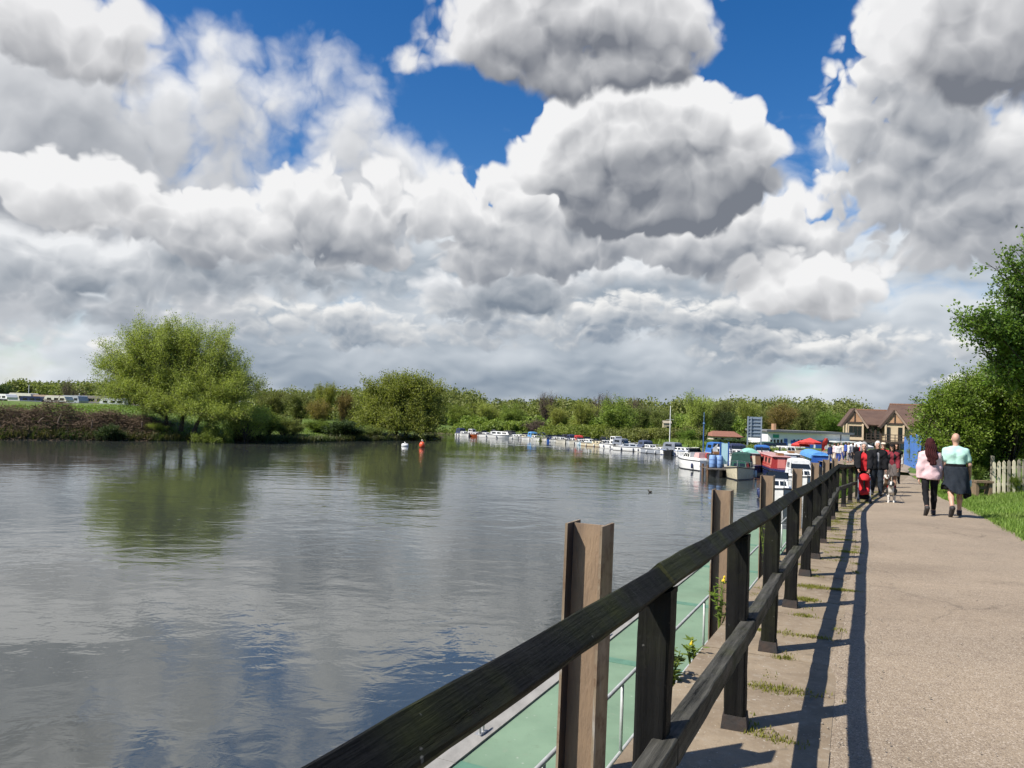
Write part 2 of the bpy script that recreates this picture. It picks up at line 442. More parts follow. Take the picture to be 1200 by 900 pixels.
# ------------------------------------------------------------------ water
mt, t = new_mat('river_water')
v = coord(t)
vx = t.vm('MULTIPLY', v, (0.75, 1.0, 1.0))
ruff = t.mr(t.noise(t.vm('MULTIPLY', v, (0.55, 1.0, 1.0)), 0.055, 3, 0.5), 0.38, 0.66, 0.35, 1.25)
h1 = t.noise(vx, 0.55, 2, 0.5, dist=0.6); h2 = t.noise(vx, 2.1, 3, 0.55, dist=0.5); h3 = t.noise(v, 7.0, 2, 0.5)
h = t.m('ADD', t.m('MULTIPLY', h1, 1.0), t.m('ADD', t.m('MULTIPLY', h2, 0.34), t.m('MULTIPLY', h3, 0.05)))
# streak of wind-ruffled water out in the bend
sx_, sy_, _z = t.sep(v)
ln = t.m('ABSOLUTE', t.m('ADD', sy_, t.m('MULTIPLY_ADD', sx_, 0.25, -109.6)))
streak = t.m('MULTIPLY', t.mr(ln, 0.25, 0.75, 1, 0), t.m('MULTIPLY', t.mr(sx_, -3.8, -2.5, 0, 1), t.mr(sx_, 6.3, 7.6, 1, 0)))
h = t.m('MULTIPLY', h, ruff)
nm = bump(t, h, 0.075, 0.55)
deep = t.mix(t.mr(t.noise(v, 0.03, 3), 0.35, 0.65), (0.036, 0.041, 0.036), (0.046, 0.051, 0.044))
wat = principled(t, deep, t.fmix(streak, 0.025, 0.5), 0, nm, 0.5, 1.9)
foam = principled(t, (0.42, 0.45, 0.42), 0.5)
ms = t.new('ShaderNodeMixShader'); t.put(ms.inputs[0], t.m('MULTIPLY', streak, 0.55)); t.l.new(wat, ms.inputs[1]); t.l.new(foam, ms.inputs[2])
finish(t, ms.outputs[0]); M_WATER = mt
mb = MB()
wx = [-600, -200, -100, -50, 0, 50]; wy = [-250, -60, 0, 50, 100, 150, 200]
for i in range(len(wx) - 1):
    for j in range(len(wy) - 1):
        mb.poly([(wx[i], wy[j], WATER_Z), (wx[i + 1], wy[j], WATER_Z), (wx[i + 1], wy[j + 1], WATER_Z), (wx[i], wy[j + 1], WATER_Z)])
tag(mb.build('water', M_WATER), kind='structure')

# ------------------------------------------------------------------ path
mt, t = new_mat('chip_path')
v = coord(t)
vr = t.new('ShaderNodeTexVoronoi', feature='F1'); t.put(vr.inputs['Vector'], v); vr.inputs['Scale'].default_value = 130
chip = t.sep(vr.outputs['Color'])[0]
big = t.noise(v, 0.8, 4, 0.6); mid = t.noise(v, 9, 3, 0.6)
c = t.mix(t.mr(big, 0.35, 0.65), (0.305, 0.238, 0.165), (0.248, 0.194, 0.136))
c = t.mix(t.mr(chip, 0.72, 1.0, 0, 0.75), c, (0.46, 0.39, 0.31))
c = t.mix(t.mr(chip, 0.0, 0.3, 0.65, 0), c, (0.11, 0.08, 0.06))
c = t.mix(t.mr(mid, 0.55, 0.75, 0, 0.35), c, (0.15, 0.11, 0.083))
stain = t.noise(v, 0.33, 6, 0.68)
c = t.mix(t.mr(stain, 0.50, 0.66, 0, 0.42), c, (0.16, 0.122, 0.085))
c = t.mix(t.mr(t.noise(v, 2.6, 5, 0.7), 0.60, 0.70, 0, 0.35), c, (0.36, 0.285, 0.20))
crk = t.vor(t.vm('MULTIPLY_ADD', t.noise(v, 2.5, 4, 0.6, out='Color'), (0.5, 0.5, 0), v), 0.42, 'DISTANCE_TO_EDGE')
c = t.mix(t.m('MULTIPLY', t.mr(crk, 0.002, 0.007, 1, 0), t.mr(stain, 0.50, 0.60, 0, 0.4)), c, (0.075, 0.058, 0.042))
hh = t.m('ADD', t.m('MULTIPLY', vr.outputs['Distance'], -1.0), t.m('MULTIPLY', mid, 0.4))
finish(t, principled(t, c, 0.85, 0, bump(t, hh, 0.55, 0.006), 0.3)); M_PATH = mt
PATH_R = [(-3.2, -14), (3.15, 0.0), (4.9, 4.2), (8.75, 13.0), (11.2, 18.4), (14.3, 25.5), (18.2, 33.7), (23.2, 44.5), (30, 58), (38, 72), (60, 100)]
def path_edges(y):
    lx = xline(QLINE, y) + 0.40 * K if y < 44 else 24.5 + (y - 44) * 0.15
    return lx, xline(PATH_R, y)
vs = []; fs = []; ys = list(np.arange(-10, 44, 0.6)) + list(np.arange(44, 101, 3.0)); NA = 9
rng = random.Random(3)
for y in ys:
    l, r_ = path_edges(y)
    for i in range(NA):
        u = i / (NA - 1)
        wob = 0.0 if i == 0 else (rng.uniform(-.07, .07) if i == NA - 1 else 0)
        crown_ = 0.03 * (1 - (2 * u - 1) ** 2)
        vs.append((l + (r_ - l) * u + wob, y - 0.42 * (r_ - l) * u * 0.0, zpath(y) + crown_))
for j in range(len(ys) - 1):
    for i in range(NA - 1):
        a = j * NA + i
        fs.append((a, a + 1, a + NA + 1, a + NA))
tag(np_mesh('path', vs, fs, M_PATH, smooth=True), kind='structure')

# ------------------------------------------------------------------ quay: concrete slabs along the fence and the wall below
mt, t = new_mat('old_concrete')
v = coord(t)
n1 = t.noise(v, 1.6, 6, 0.65); n2 = t.noise(v, 14, 5, 0.65); n3 = t.noise(v, 90, 2, 0.5)
c = t.mix(t.mr(n1, 0.35, 0.68), (0.275, 0.215, 0.145), (0.17, 0.128, 0.085))
c = t.mix(t.mr(n2, 0.52, 0.72, 0, 0.7), c, (0.30, 0.255, 0.195))
c = t.mix(t.mr(n2, 0.42, 0.28, 0, 0.6), c, (0.12, 0.098, 0.07))
c = t.mix(t.mr(t.noise(v, 55, 2, 0.5), 0.68, 0.74, 0, 0.8), c, (0.48, 0.45, 0.39))
finish(t, principled(t, c, 0.88, 0, bump(t, t.m('ADD', n2, t.m('MULTIPLY', n3, 0.3)), 0.5, 0.012), 0.3)); M_CONC = mt
mb = MB(); rng = random.Random(11); SLAB_JOINTS = []
def fence_at(s):
    """Point on the fence line at arc length s from the first post."""
    for (a, b) in zip(QLINE[1:], QLINE[2:]):
        L = math.hypot(b[0] - a[0], b[1] - a[1])
        if s <= L: return Vector((a[0] + (b[0] - a[0]) * s / L, a[1] + (b[1] - a[1]) * s / L, 0))
        s -= L
    return Vector((*QLINE[-1], 0))
s = 0.0
while s < 52:
    L = rng.uniform(0.72, 0.84)
    a = fence_at(s + 0.008); b = fence_at(s + L - 0.008)
    dz = rng.uniform(-0.004, 0.004)
    pts = []
    for p, off in ((a, -0.42), (a, 0.455), (b, 0.455), (b, -0.42)):
        q = p + FN * off; pts.append((q.x, q.y, zpath(p.y) + 0.010 + dz + rng.uniform(-.004, .004)))
    mb.slab(pts, 0.16)
    SLAB_JOINTS.append(fence_at(s + L)); s += L
tag(mb.build('pavement', M_CONC), kind='structure')
mt, t = new_mat('sheet_wall')
v = coord(t)
n1 = t.noise(t.vm('MULTIPLY', v, (2, 2, 0.5)), 1.2, 5, 0.6)
c = t.mix(t.mr(n1, 0.35, 0.65), (0.10, 0.06, 0.035), (0.055, 0.045, 0.035))
c = t.mix(t.mr(t.sep(v)[2], -1.0, -0.3, 0.6, 0), c, (0.03, 0.04, 0.02))
finish(t, principled(t, c, 0.85, 0, bump(t, n1, 0.5, 0.02))); M_WALL = mt
mb = MB(); top = []; bot = []
s = 0.0; k = 0
wl_pts = []
while s < 54:
    off = -0.44 if (k // 2) % 2 == 0 else -0.52
    p = fence_at(s) + FN * (off); wl_pts.append((p.x, p.y, zpath(p.y) - 0.145)); s += 0.22 if k % 2 == 0 else 0.1; k += 1
for a, b in zip(wl_pts, wl_pts[1:]):
    mb.add([(a[0], a[1], -5), (b[0], b[1], -5), b, a], [(3, 2, 1, 0)])
back = [(p[0] + FN.x * .3, p[1] + FN.y * .3) for p in wl_pts]
mb.add([(*back[0], -5), (*back[-1], -5), (*back[-1], -2.2), (*back[0], -.2)], [(0, 1, 2, 3)])
tag(mb.build('quay_wall', M_WALL), 'dark corrugated steel sheet quay wall dropping from the concrete slabs to the river', 'quay wall')

# loose grit along the edges of the path
rgt = np.random.default_rng(77); N = 900
yy = rgt.uniform(2.6, 15, N); L_ = np.array([path_edges(y)[0] for y in yy]); R_ = np.array([path_edges(y)[1] for y in yy])
uu = np.where(rgt.random(N) < .6, np.abs(rgt.normal(0, .09, N)), np.where(rgt.random(N) < .5, 1 - np.abs(rgt.normal(0, .06, N)), rgt.random(N)))
xx = L_ + (R_ - L_) * np.clip(uu, 0, 1) - np.where(rgt.random(N) < .25, .35 * rgt.random(N), 0)
zz = np.array([zpath(y) for y in yy]) + .03 * (1 - (2 * np.clip(uu, 0, 1) - 1) ** 2) + .012
sz = rgt.uniform(.003, .009, N)[:, None]
oct_ = np.array([[1, 0, 0], [0, 1, 0], [-1, 0, 0], [0, -1, 0], [0, 0, .7], [0, 0, -.7]])
V = (np.stack([xx, yy, zz], 1)[:, None] + oct_[None] * sz[:, None] * rgt.uniform(.6, 1.4, (N, 6, 1))).reshape(-1, 3)
tri = np.array([[0, 1, 4], [1, 2, 4], [2, 3, 4], [3, 0, 4], [1, 0, 5], [2, 1, 5], [3, 2, 5], [0, 3, 5]])
Fc = (np.arange(N)[:, None, None] * 6 + tri[None]).reshape(-1, 3)
tag(np_mesh('loose_grit', V, Fc, P('grit_stone', (0.34, 0.29, 0.23), (0.2, 0.17, 0.13), 40, 0.85)), kind='stuff', label='loose grit and tiny stones along the path edges')
# ------------------------------------------------------------------ timber rail fence
def tarred(name, axis_scale, moss, lo=(0.004, 0.004, 0.004), hi=(0.014, 0.0135, 0.0125), rot=0.0):
    mt, t = new_mat(name)
    v = coord(t)
    if rot:
        mp = t.new('ShaderNodeMapping', vector_type='POINT'); mp.inputs['Rotation'].default_value = (0, 0, rot); t.put(mp.inputs[0], v); v = mp.outputs[0]
    g = t.vm('MULTIPLY', v, axis_scale)
    n1 = t.noise(g, 1.0, 6, 0.65); n2 = t.noise(v, 2.2, 4, 0.6); n3 = t.noise(v, 9, 4, 0.65)
    c = t.mix(t.mr(n1, 0.36, 0.72), lo, hi)
    c = t.mix(t.mr(n3, 0.6, 0.8, 0, 0.6), c, (0.032, 0.031, 0.027))
    ms = t.m('MULTIPLY', t.mr(n2, 0.46, 0.62, 0, moss), t.mr(n3, 0.3, 0.6))
    c = t.mix(ms, c, (0.046, 0.052, 0.014))
    chalk = t.m('MULTIPLY', t.mr(t.noise(v, 40, 2, 0.5), 0.72, 0.78), t.mr(n2, 0.4, 0.6))
    c = t.mix(t.m('MULTIPLY', chalk, 0.6), c, (0.30, 0.29, 0.27))
    crack = t.mr(n1, 0.30, 0.36, -1.0, 0.0)
    finish(t, principled(t, c, t.mr(n3, 0.3, 0.7, 0.55, 0.8), 0, bump(t, t.m('ADD', t.m('ADD', n1, t.m('MULTIPLY', n3, 0.5)), crack), 0.75, 0.012), 0.12))
    return mt
ang = -math.atan2(FD.y, FD.x)
M_RAIL = tarred('tarred_rail', (1.3, 30, 30), 0.55, rot=ang)
M_LOW = tarred('weathered_rail', (1.6, 38, 38), 0.35, lo=(0.016, 0.016, 0.014), hi=(0.105, 0.10, 0.085), rot=ang)
M_POST = tarred('tarred_post', (30, 30, 1.3), 0.16)
rng = random.Random(5)
fence = thing('timber_fence', 'black tarred timber post and rail fence running along the riverside path', 'fence', (*FENCE[4], 0))
POSTS = FENCE[1:]
RH = 1.06                                     # height of the ridge of the top rail
RW = 0.080
tops = []
def loc_dir(i):
    a = Vector((*POSTS[max(i - 1, 0)], 0)); b = Vector((*POSTS[min(i + 1, len(POSTS) - 1)], 0))
    return (b - a).normalized()
for i, (x, y) in enumerate(POSTS):
    d = loc_dir(i); n = Vector((d.y, -d.x, 0)); z = zpath(y)
    lean = n * rng.uniform(-.012, .012) + d * rng.uniform(-.012, .012) + n * (0.012)
    if i == 2: lean = n * 0.02
    h = RH + rng.uniform(-.012, .012) + (0.045 if i in (1, 2) else 0.0)
    tops.append(Vector((x, y, z + h)) + lean)
    mb = MB(); w = (0.094 if i < 3 else 0.104) * rng.uniform(.97, 1.03)
    base = Vector((x, y, z - 0.05)); topc = tops[-1] - Vector((0, 0, RW * 0.707))
    hw = w / 2; nseg = 9 if y < 13 else 3; c = 0.007
    prof = [(-hw + c, -hw), (hw - c, -hw), (hw, -hw + c), (hw, hw - c), (hw - c, hw), (-hw + c, hw), (-hw, hw - c), (-hw, -hw + c)]
    pts = [base.lerp(topc - Vector((0, 0, 0.03)), k / nseg) for k in range(nseg + 1)]
    vs = []
    for p in pts:
        for (a, b) in prof:
            vs.append(p + n * (a + rng.uniform(-.0025, .0025)) + d * (b + rng.uniform(-.0025, .0025)))
    fs = []
    for k in range(nseg):
        for j in range(8):
            q = (j + 1) % 8; fs.append((k * 8 + q, k * 8 + j, (k + 1) * 8 + j, (k + 1) * 8 + q))
    # V notch that carries the rail: two cheeks rising either side
    o = nseg * 8
    mb.add(vs, fs + [tuple(range(o, o + 8))])
    for sg in (-1, 1):
        tri = [(sg * hw, 0), (sg * hw, 0.018), (sg * 0.006, 0.0)]
        if sg < 0: tri = tri[::-1]
        t0 = topc - Vector((0, 0, 0.032))
        A = [t0 + n * a + d * (-hw) + Vector((0, 0, b)) for a, b in tri]; B = [q + d * 2 * hw for q in A]
        mb.add(A + B, [(0, 1, 2), (5, 4, 3), (1, 0, 3, 4), (2, 1, 4, 5), (0, 2, 5, 3)])
    post = mb.build('post', M_POST, fence, world=True)
    mb = MB()
    mb.box((x, y, z + 0.045), (w + 0.028, w + 0.028, 0.07), rz=math.atan2(d.y, d.x) + rng.uniform(-.06, .06), taper=0.88)
    mb.build('post_shoe', P('rusty_shoe', (0.022, 0.02, 0.018), (0.05, 0.034, 0.026), 12, 0.85, 0.5), fence, world=True)
def rail(a, b, name, mat, rw, up, ends=(0.0, 0.0), hgt=None):
    mb = MB()
    dd = (b - a).normalized()
    a = a - dd * ends[0]; b = b + dd * ends[1]
    mb.bar(a, b, rw, hgt or rw, up=up, ch=0.004, seg=12 if (a.y < 12) else 3, jit=0.0022, rng=rng)
    return mb.build(name, mat, fence, world=True)
for i in range(len(POSTS) - 1):
    d = (Vector((*POSTS[i + 1], 0)) - Vector((*POSTS[i], 0))).normalized(); n = Vector((d.y, -d.x, 0))
    dz = Vector((0, 0, RW * 0.707))
    k1 = Vector((0, 0, rng.uniform(-.009, .009))) + n * rng.uniform(-.006, .006); k2 = Vector((0, 0, rng.uniform(-.009, .009))) + n * rng.uniform(-.006, .006)
    a = tops[i] - dz + k1; b = tops[i + 1] - dz + k2
    rail(a + d * 0.005, b - d * 0.005, 'top_rail', M_RAIL, RW * (.88 if i < 2 else .94 if i == 2 else 1), (n + Vector((0, 0, 1))).normalized())
    def low_z(k): return {0: .60, 1: .61, 2: .61}.get(k, .568) - 0.043 + zpath(POSTS[k][1])
    p = Vector((*POSTS[i], low_z(i))) + n * 0.056; q = Vector((*POSTS[i + 1], low_z(i + 1))) + n * 0.056
    p.z += rng.uniform(-.006, .006); q.z += rng.uniform(-.006, .006)
    rail(p + d * 0.005, q - d * 0.005, 'lower_rail', M_LOW, 0.066, (0, 0, 1), hgt=0.082)

# ------------------------------------------------------------------ steel H piles
mt, t = new_mat('rusting_steel')
v = coord(t)
n1 = t.noise(t.vm('MULTIPLY', v, (9, 9, 1.2)), 1.0, 5, 0.65); n2 = t.noise(v, 14, 5, 0.65)
c = t.mix(t.mr(n1, 0.36, 0.66), (0.30, 0.235, 0.158), (0.165, 0.112, 0.070))
c = t.mix(t.mr(n2, 0.5, 0.68, 0, 0.75), c, (0.13, 0.068, 0.034))
c = t.mix(t.mr(t.noise(t.vm('MULTIPLY', v, (12, 12, 2.2)), 1.0, 4, 0.6), 0.60, 0.72, 0, 0.8), c, (0.42, 0.41, 0.38))
finish(t, principled(t, c, t.mr(n2, .3, .7, .5, .8), 0.15, bump(t, n2, 0.5, 0.006), 0.5)); M_STEEL = mt
M_INNER = P('shaded_flange_blue', (0.014, 0.022, 0.036), (0.05, 0.035, 0.028), 6, 0.5, 0.2, stretch=(3, 3, .8))  # dark navy: shade and bluish sky sheen coloured into the flange's inner face
PILES = [(682, 612, 3.3, 'nearest rusty steel H pile standing behind the top rail with bare pale web'), (846.5, 574, 6.86, 'rusty H pile behind the fence with yellow weeds at its foot'), (899, 557, 10.2, 'third rusty steel H pile along the fence, greyer web'), (933.5, 549, 13.6, 'brown steel H pile before the white moored cruiser bow'), (954.5, 542, 16.9, 'short looking steel H pile in front of the blue covered narrowboat'), (968, 538.5, 20.3, 'steel H pile sixth along the fence beside the blue cover'), (978, 537, 23.6, 'farthest steel H pile close to where the fence bends')]
PILE_POS = []
for k, (px, py, Y, lab) in enumerate(PILES):
    p = at_y(px, py, Y)
    q = Vector((p[0], Y, 0)); topz = p[2]
    PILE_POS.append((q.x, q.y, topz))
    pl = thing('steel_pile', lab, 'steel pile', (q.x, q.y, WATER_Z), group='steel piles along the quay')
    pl.rotation_euler = (0, 0, 0)
    th = math.atan2(FD.y, FD.x) - R(1.0) + R(rng.uniform(-3, 3)); d = Vector((math.cos(th), math.sin(th), 0)); n = Vector((d.y, -d.x, 0))
    Wd, Dp, tk = 0.165, 0.152, 0.011
    tilt = n * (0.035 if k == 0 else rng.uniform(0, .02)); H = topz - WATER_Z + 1.2
    def col_box(mb, off_n0, off_n1, off_d0, off_d1, mi=0, seg=8, ztop=0.0):
        vs = []
        for z in (-1.2, H - 1.2 + ztop):
            for a, b in ((off_n0, off_d0), (off_n1, off_d0), (off_n1, off_d1), (off_n0, off_d1)):
                vs.append(n * a + d * b + Vector((0, 0, z)) + tilt * (z / 4))
        mb.add(vs, [(0, 1, 5, 4), (1, 2, 6, 5), (2, 3, 7, 6), (3, 0, 4, 7), (4, 5, 6, 7)], mi)
    mb = MB(); col_box(mb, -Wd / 2 + tk + .0005, Wd / 2 - tk - .0005, -tk / 2, tk / 2, ztop=-0.004); mb.build('web', P('worn_web_coat', (0.27, 0.185, 0.115), (0.125, 0.088, 0.062), 1.0, 0.55, 0.4, 14, stretch=(7, 7, 1.6)), pl)
    mb = MB(); col_box(mb, -Wd / 2, -Wd / 2 + tk, -Dp / 2, Dp / 2)
    fl = mb.build('flange', [M_STEEL, M_INNER], pl)
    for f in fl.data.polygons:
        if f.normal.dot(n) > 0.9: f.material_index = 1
    mb = MB(); col_box(mb, Wd / 2 - tk, Wd / 2, -Dp / 2, Dp / 2); mb.build('flange', M_STEEL, pl)

# ------------------------------------------------------------------ floating pontoon below the quay
mt, t = new_mat('green_deck')
v = coord(t)
n1 = t.noise(v, 0.9, 5, 0.6); n2 = t.noise(v, 8, 5, 0.65)
c = t.mix(t.mr(n1, 0.35, 0.68), (0.185, 0.272, 0.180), (0.138, 0.212, 0.140))
c = t.mix(t.mr(n2, 0.58, 0.75, 0, 0.6), c, (0.21, 0.25, 0.18))
c = t.mix(t.mr(t.noise(v, 30, 3, .6), 0.66, 0.74, 0, 0.5), c, (0.07, 0.11, 0.065))
c = t.mix(t.mr(t.noise(v, 0.35, 4, .65), 0.5, 0.7, 0, 0.5), c, (0.145, 0.19, 0.125))
c = t.mix(t.mr(t.vor(v, 5.0), 0.0, 0.10, .8, 0), c, (0.40, 0.42, 0.36))
c = t.mix(t.mr(t.noise(t.vm('MULTIPLY', v, (1.2, 1.2, 1)), 3.2, 6, .7), 0.60, 0.72, 0, 0.45), c, (0.10, 0.125, 0.08))
finish(t, principled(t, c, 0.75, 0, bump(t, t.noise(v, 60, 2), 0.3, 0.004), 0.25)); M_DECK = mt
DZ = -2.6
P0_ = fence_at(6.0)
pon = thing('floating_pontoon', 'green decked floating pontoon with grey edge boards moored below the quay', 'pontoon', (P0_.x - 2, P0_.y, DZ))
def along(s, off, z=DZ):
    base = Vector((-0.89, 9.16, 0)); dirp = Vector((0.432, 0.902, 0)).normalized(); npp = Vector((dirp.y, -dirp.x, 0))
    q = base + dirp * s + npp * off; return Vector((q.x, q.y, z))
S0, S1 = -14.0, 24.0
segs = [S0 + i * 4.75 for i in range(9)]
for a, b in zip(segs, segs[1:]):
    mb = MB(); mb.slab([along(a + .01, .30), along(a + .01, 3.25), along(b - .01, 3.25), along(b - .01, .30)], 0.06)
    mb.build('deck_panel', M_DECK, pon, world=True)
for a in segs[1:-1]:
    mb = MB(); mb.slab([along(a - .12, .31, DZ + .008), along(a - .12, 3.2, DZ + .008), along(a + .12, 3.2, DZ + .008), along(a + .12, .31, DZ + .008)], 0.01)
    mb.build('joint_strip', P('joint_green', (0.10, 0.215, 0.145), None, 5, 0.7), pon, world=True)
for a, b in zip(segs, segs[1:]):
    mb = MB(); mb.slab([along(a + .006, .045, DZ + .03), along(a + .006, .295, DZ + .03), along(b - .006, .295, DZ + .03), along(b - .006, .045, DZ + .03)], 0.09)
    mb.build('edge_board', P('grey_board', (0.31, 0.295, 0.265), (0.22, 0.21, 0.19), 5, 0.75, 0.4, 60, stretch=(1, .4, 1)), pon, world=True)
mb = MB(); mb.slab([along(S0, -0.03, DZ + .022), along(S0, .04, DZ + .022), along(S1, .04, DZ + .022), along(S1, -0.03, DZ + .022)], 0.14)
mb.build('rubbing_strip', P('ochre_strip', (0.30, 0.21, 0.07), (0.14, 0.10, 0.05), 6, 0.7), pon, world=True)
mb = MB(); mb.slab([along(S0, .06, DZ - .065), along(S0, 3.2, DZ - .065), along(S1, 3.2, DZ - .065), along(S1, .06, DZ - .065)], 0.55)
mb.build('float', P('dark_float', (0.03, 0.03, 0.03), (0.05, 0.055, 0.04), 2, 0.7), pon, world=True)
for s in (1.15, 6.2, 11.3, 16.4):
    c0 = along(s, 0.17, DZ + .03)
    mb = MB(); dirp = Vector((0.432, 0.902, 0)).normalized()
    mb.box(c0 + Vector((0, 0, .006)), (.2, .1, .012), rz=math.atan2(dirp.y, dirp.x))
    for k in (-.05, .05): mb.tube([c0 + dirp * k, c0 + dirp * k + Vector((0, 0, .09))], .016, 8)
    mb.tube([c0 - dirp * .16 + Vector((0, 0, .095)), c0 - dirp * .09 + Vector((0, 0, .103)), c0 + dirp * .09 + Vector((0, 0, .103)), c0 + dirp * .16 + Vector((0, 0, .095))], [.010, .017, .017, .010], 8)
    mb.build('mooring_cleat', P('galvanised', (0.50, 0.50, 0.49), (0.38, 0.38, 0.37), 9, 0.45, 0.1, metal=0.6), pon, world=True)
M_GALV = P('pale_rail_paint', (0.50, 0.51, 0.49), (0.36, 0.36, 0.33), 7, 0.5, 0.15, metal=0.2)
hp = [along(s, 1.98, DZ) for s in np.arange(-12, 23.6, 2.45)]
mb = MB(); mb.tube([p + Vector((0, 0, .94)) for p in hp], .024, 10); mb.build('handrail', M_GALV, pon, smooth=True, world=True)
mb = MB(); mb.tube([p + Vector((0, 0, .10)) for p in hp], .024, 10); mb.build('foot_rail', M_GALV, pon, smooth=True, world=True)
for s in np.arange(-10.9, 23.6, 2.45):
    p = along(s, 1.98, DZ); mb = MB(); mb.tube([p + Vector((0, 0, .0)), p + Vector((0, 0, .93))], .021, 8)
    mb.build('handrail_post', M_GALV, pon, smooth=True, world=True)

# ------------------------------------------------------------------ grass in the joints, weeds on the quay
def blade_mesh(name, roots, hmin, hmax, wid, mats, rng, lean=0.5, parent=None):
    N = len(roots); r = np.asarray(roots, float)
    h = rng.uniform(hmin, hmax, N); th = rng.uniform(0, 2 * np.pi, N); ln = rng.uniform(0.1, lean, N) * h
    w = wid * rng.uniform(.6, 1.2, N)
    sx, sy = np.cos(th) * w / 2, np.sin(th) * w / 2
    lx, ly = np.cos(th + 1.57 + rng.uniform(-.5, .5, N)) * ln, np.sin(th + 1.57) * ln
    z0 = np.zeros(N)
    A = r + np.stack([-sx, -sy, z0], 1); B = r + np.stack([sx, sy, z0], 1)
    Cm = r + np.stack([lx * .4 + sx * .7, ly * .4 + sy * .7, h * .6], 1); Dm = r + np.stack([lx * .4 - sx * .7, ly * .4 - sy * .7, h * .6], 1)
    E_ = r + np.stack([lx, ly, h], 1); E2 = E_ + np.stack([sx * .15, sy * .15, z0], 1)
    V = np.stack([A, B, Cm, Dm, E_, E2], 1).reshape(-1, 3)
    b = np.arange(N)[:, None] * 6
    Fc = np.concatenate([b + [0, 1, 2, 3], b + [3, 2, 5, 4]], 1).reshape(-1, 4)
    return np_mesh(name, V, Fc, mats, parent)
def leaf_mat(name, c1, c2, c3=None, trans=0.35, rough=0.55):
    mt, t = new_mat(name)
    g = t.new('ShaderNodeNewGeometry'); oi = t.new('ShaderNodeObjectInfo')
    rp = g.outputs['Random Per Island']
    c = t.mix(rp, c1, c2)
    if c3 is not None:
        clump = t.noise(coord(t), 0.55, 3, 0.6)
        c = t.mix(t.mr(clump, 0.45, 0.68, 0, 0.8), c, c3)
    hs = t.new('ShaderNodeHueSaturation'); t.put(hs.inputs['Color'], c)
    t.put(hs.inputs['Hue'], t.mr(oi.outputs['Random'], 0, 1, 0.485, 0.512)); t.put(hs.inputs['Value'], t.mr(oi.outputs['Random'], 0, 1, 0.85, 1.15))
    c = hs.outputs[0]
    p = principled(t, c, rough, 0, None, 0.3)
    tr = t.new('ShaderNodeBsdfTranslucent'); t.put(tr.inputs[0], t.vm('MULTIPLY', c, (1.25, 1.3, 0.7)))
    ms = t.new('ShaderNodeMixShader'); ms.inputs[0].default_value = trans
    t.l.new(p, ms.inputs[1]); t.l.new(tr.outputs[0], ms.inputs[2]); finish(t, ms.outputs[0]); return mt
M_GRASS = leaf_mat('grass_blades', (0.12, 0.21, 0.028), (0.21, 0.30, 0.05), (0.17, 0.21, 0.05))
M_TUFT = leaf_mat('tuft_blades', (0.15, 0.17, 0.025), (0.27, 0.26, 0.055), None)
nr = np.random.default_rng(4)
roots = []
def tuft(c, n, su, sv):
    for k in range(n):
        q = c + FN * float(nr.normal(0, su)) + FD * float(nr.normal(0, sv))
        off = (q - Vector((xline(QLINE, q.y), q.y, 0))).dot(FN)
        if -.42 < off < .60: roots.append((q.x, q.y, zpath(q.y) + 0.008))
for j, p in enumerate(SLAB_JOINTS):
    if p.y < 2 or p.y > 28: continue
    for m_ in range(int(nr.integers(0, 4)) if p.y > 5 else 1):
        tuft(p + FN * float(nr.uniform(-.2, .42)), int(nr.uniform(120, 800)), float(nr.uniform(.03, .12)), float(nr.uniform(.018, .05)))
for p in POSTS[3:16]:
    tuft(Vector((p[0], p[1], 0)) + FN * .10, int(nr.uniform(20, 120)), .05, .05)
for y in np.arange(3, 28, .16):
    if nr.random() < .35: tuft(Vector((xline(QLINE, y), float(y), 0)) + FN * float(nr.choice([.46, -.36, .1]) + nr.normal(0, .03)), int(nr.uniform(10, 90)), .03, .06)
for y in np.arange(9, 28, .10):
    if nr.random() < .15 + .6 * (y > 13): tuft(Vector((xline(QLINE, y), float(y), 0)) + FN * float(nr.uniform(-.25, .4)), int(nr.uniform(20, 150)), .07, .05)
tag(blade_mesh('grass_tufts', roots, 0.006, 0.024, 0.007, M_TUFT, nr), kind='stuff', label='short yellow green grass sprouting in the joints of the concrete slabs')
roots = []
N = 95000
yy = nr.uniform(2.0, 36, N * 2); uu = nr.uniform(0, 1, N * 2) ** 1.4 * 7.5
px_ = np.interp(yy, [p[1] for p in PATH_R], [p[0] for p in PATH_R])
xx = px_ - 0.08 + uu + nr.normal(0, .04, N * 2)
keep = nr.random(N * 2) < np.clip(1.4 - yy / 40, .15, 1)
xx, yy = xx[keep][:N], yy[keep][:N]
zz = ground_z(xx, yy) - 0.01
tag(blade_mesh('grass', np.stack([xx, yy, zz], 1), 0.04, 0.13, 0.016, M_GRASS, nr, 0.8), kind='stuff', label='bright green verge grass beside the path')
M_WEEDLEAF = leaf_mat('weed_leaf', (0.13, 0.20, 0.03), (0.20, 0.27, 0.05)); M_FLOWER = P('yellow_flower', (0.75, 0.55, 0.03), None, 4, 0.6)
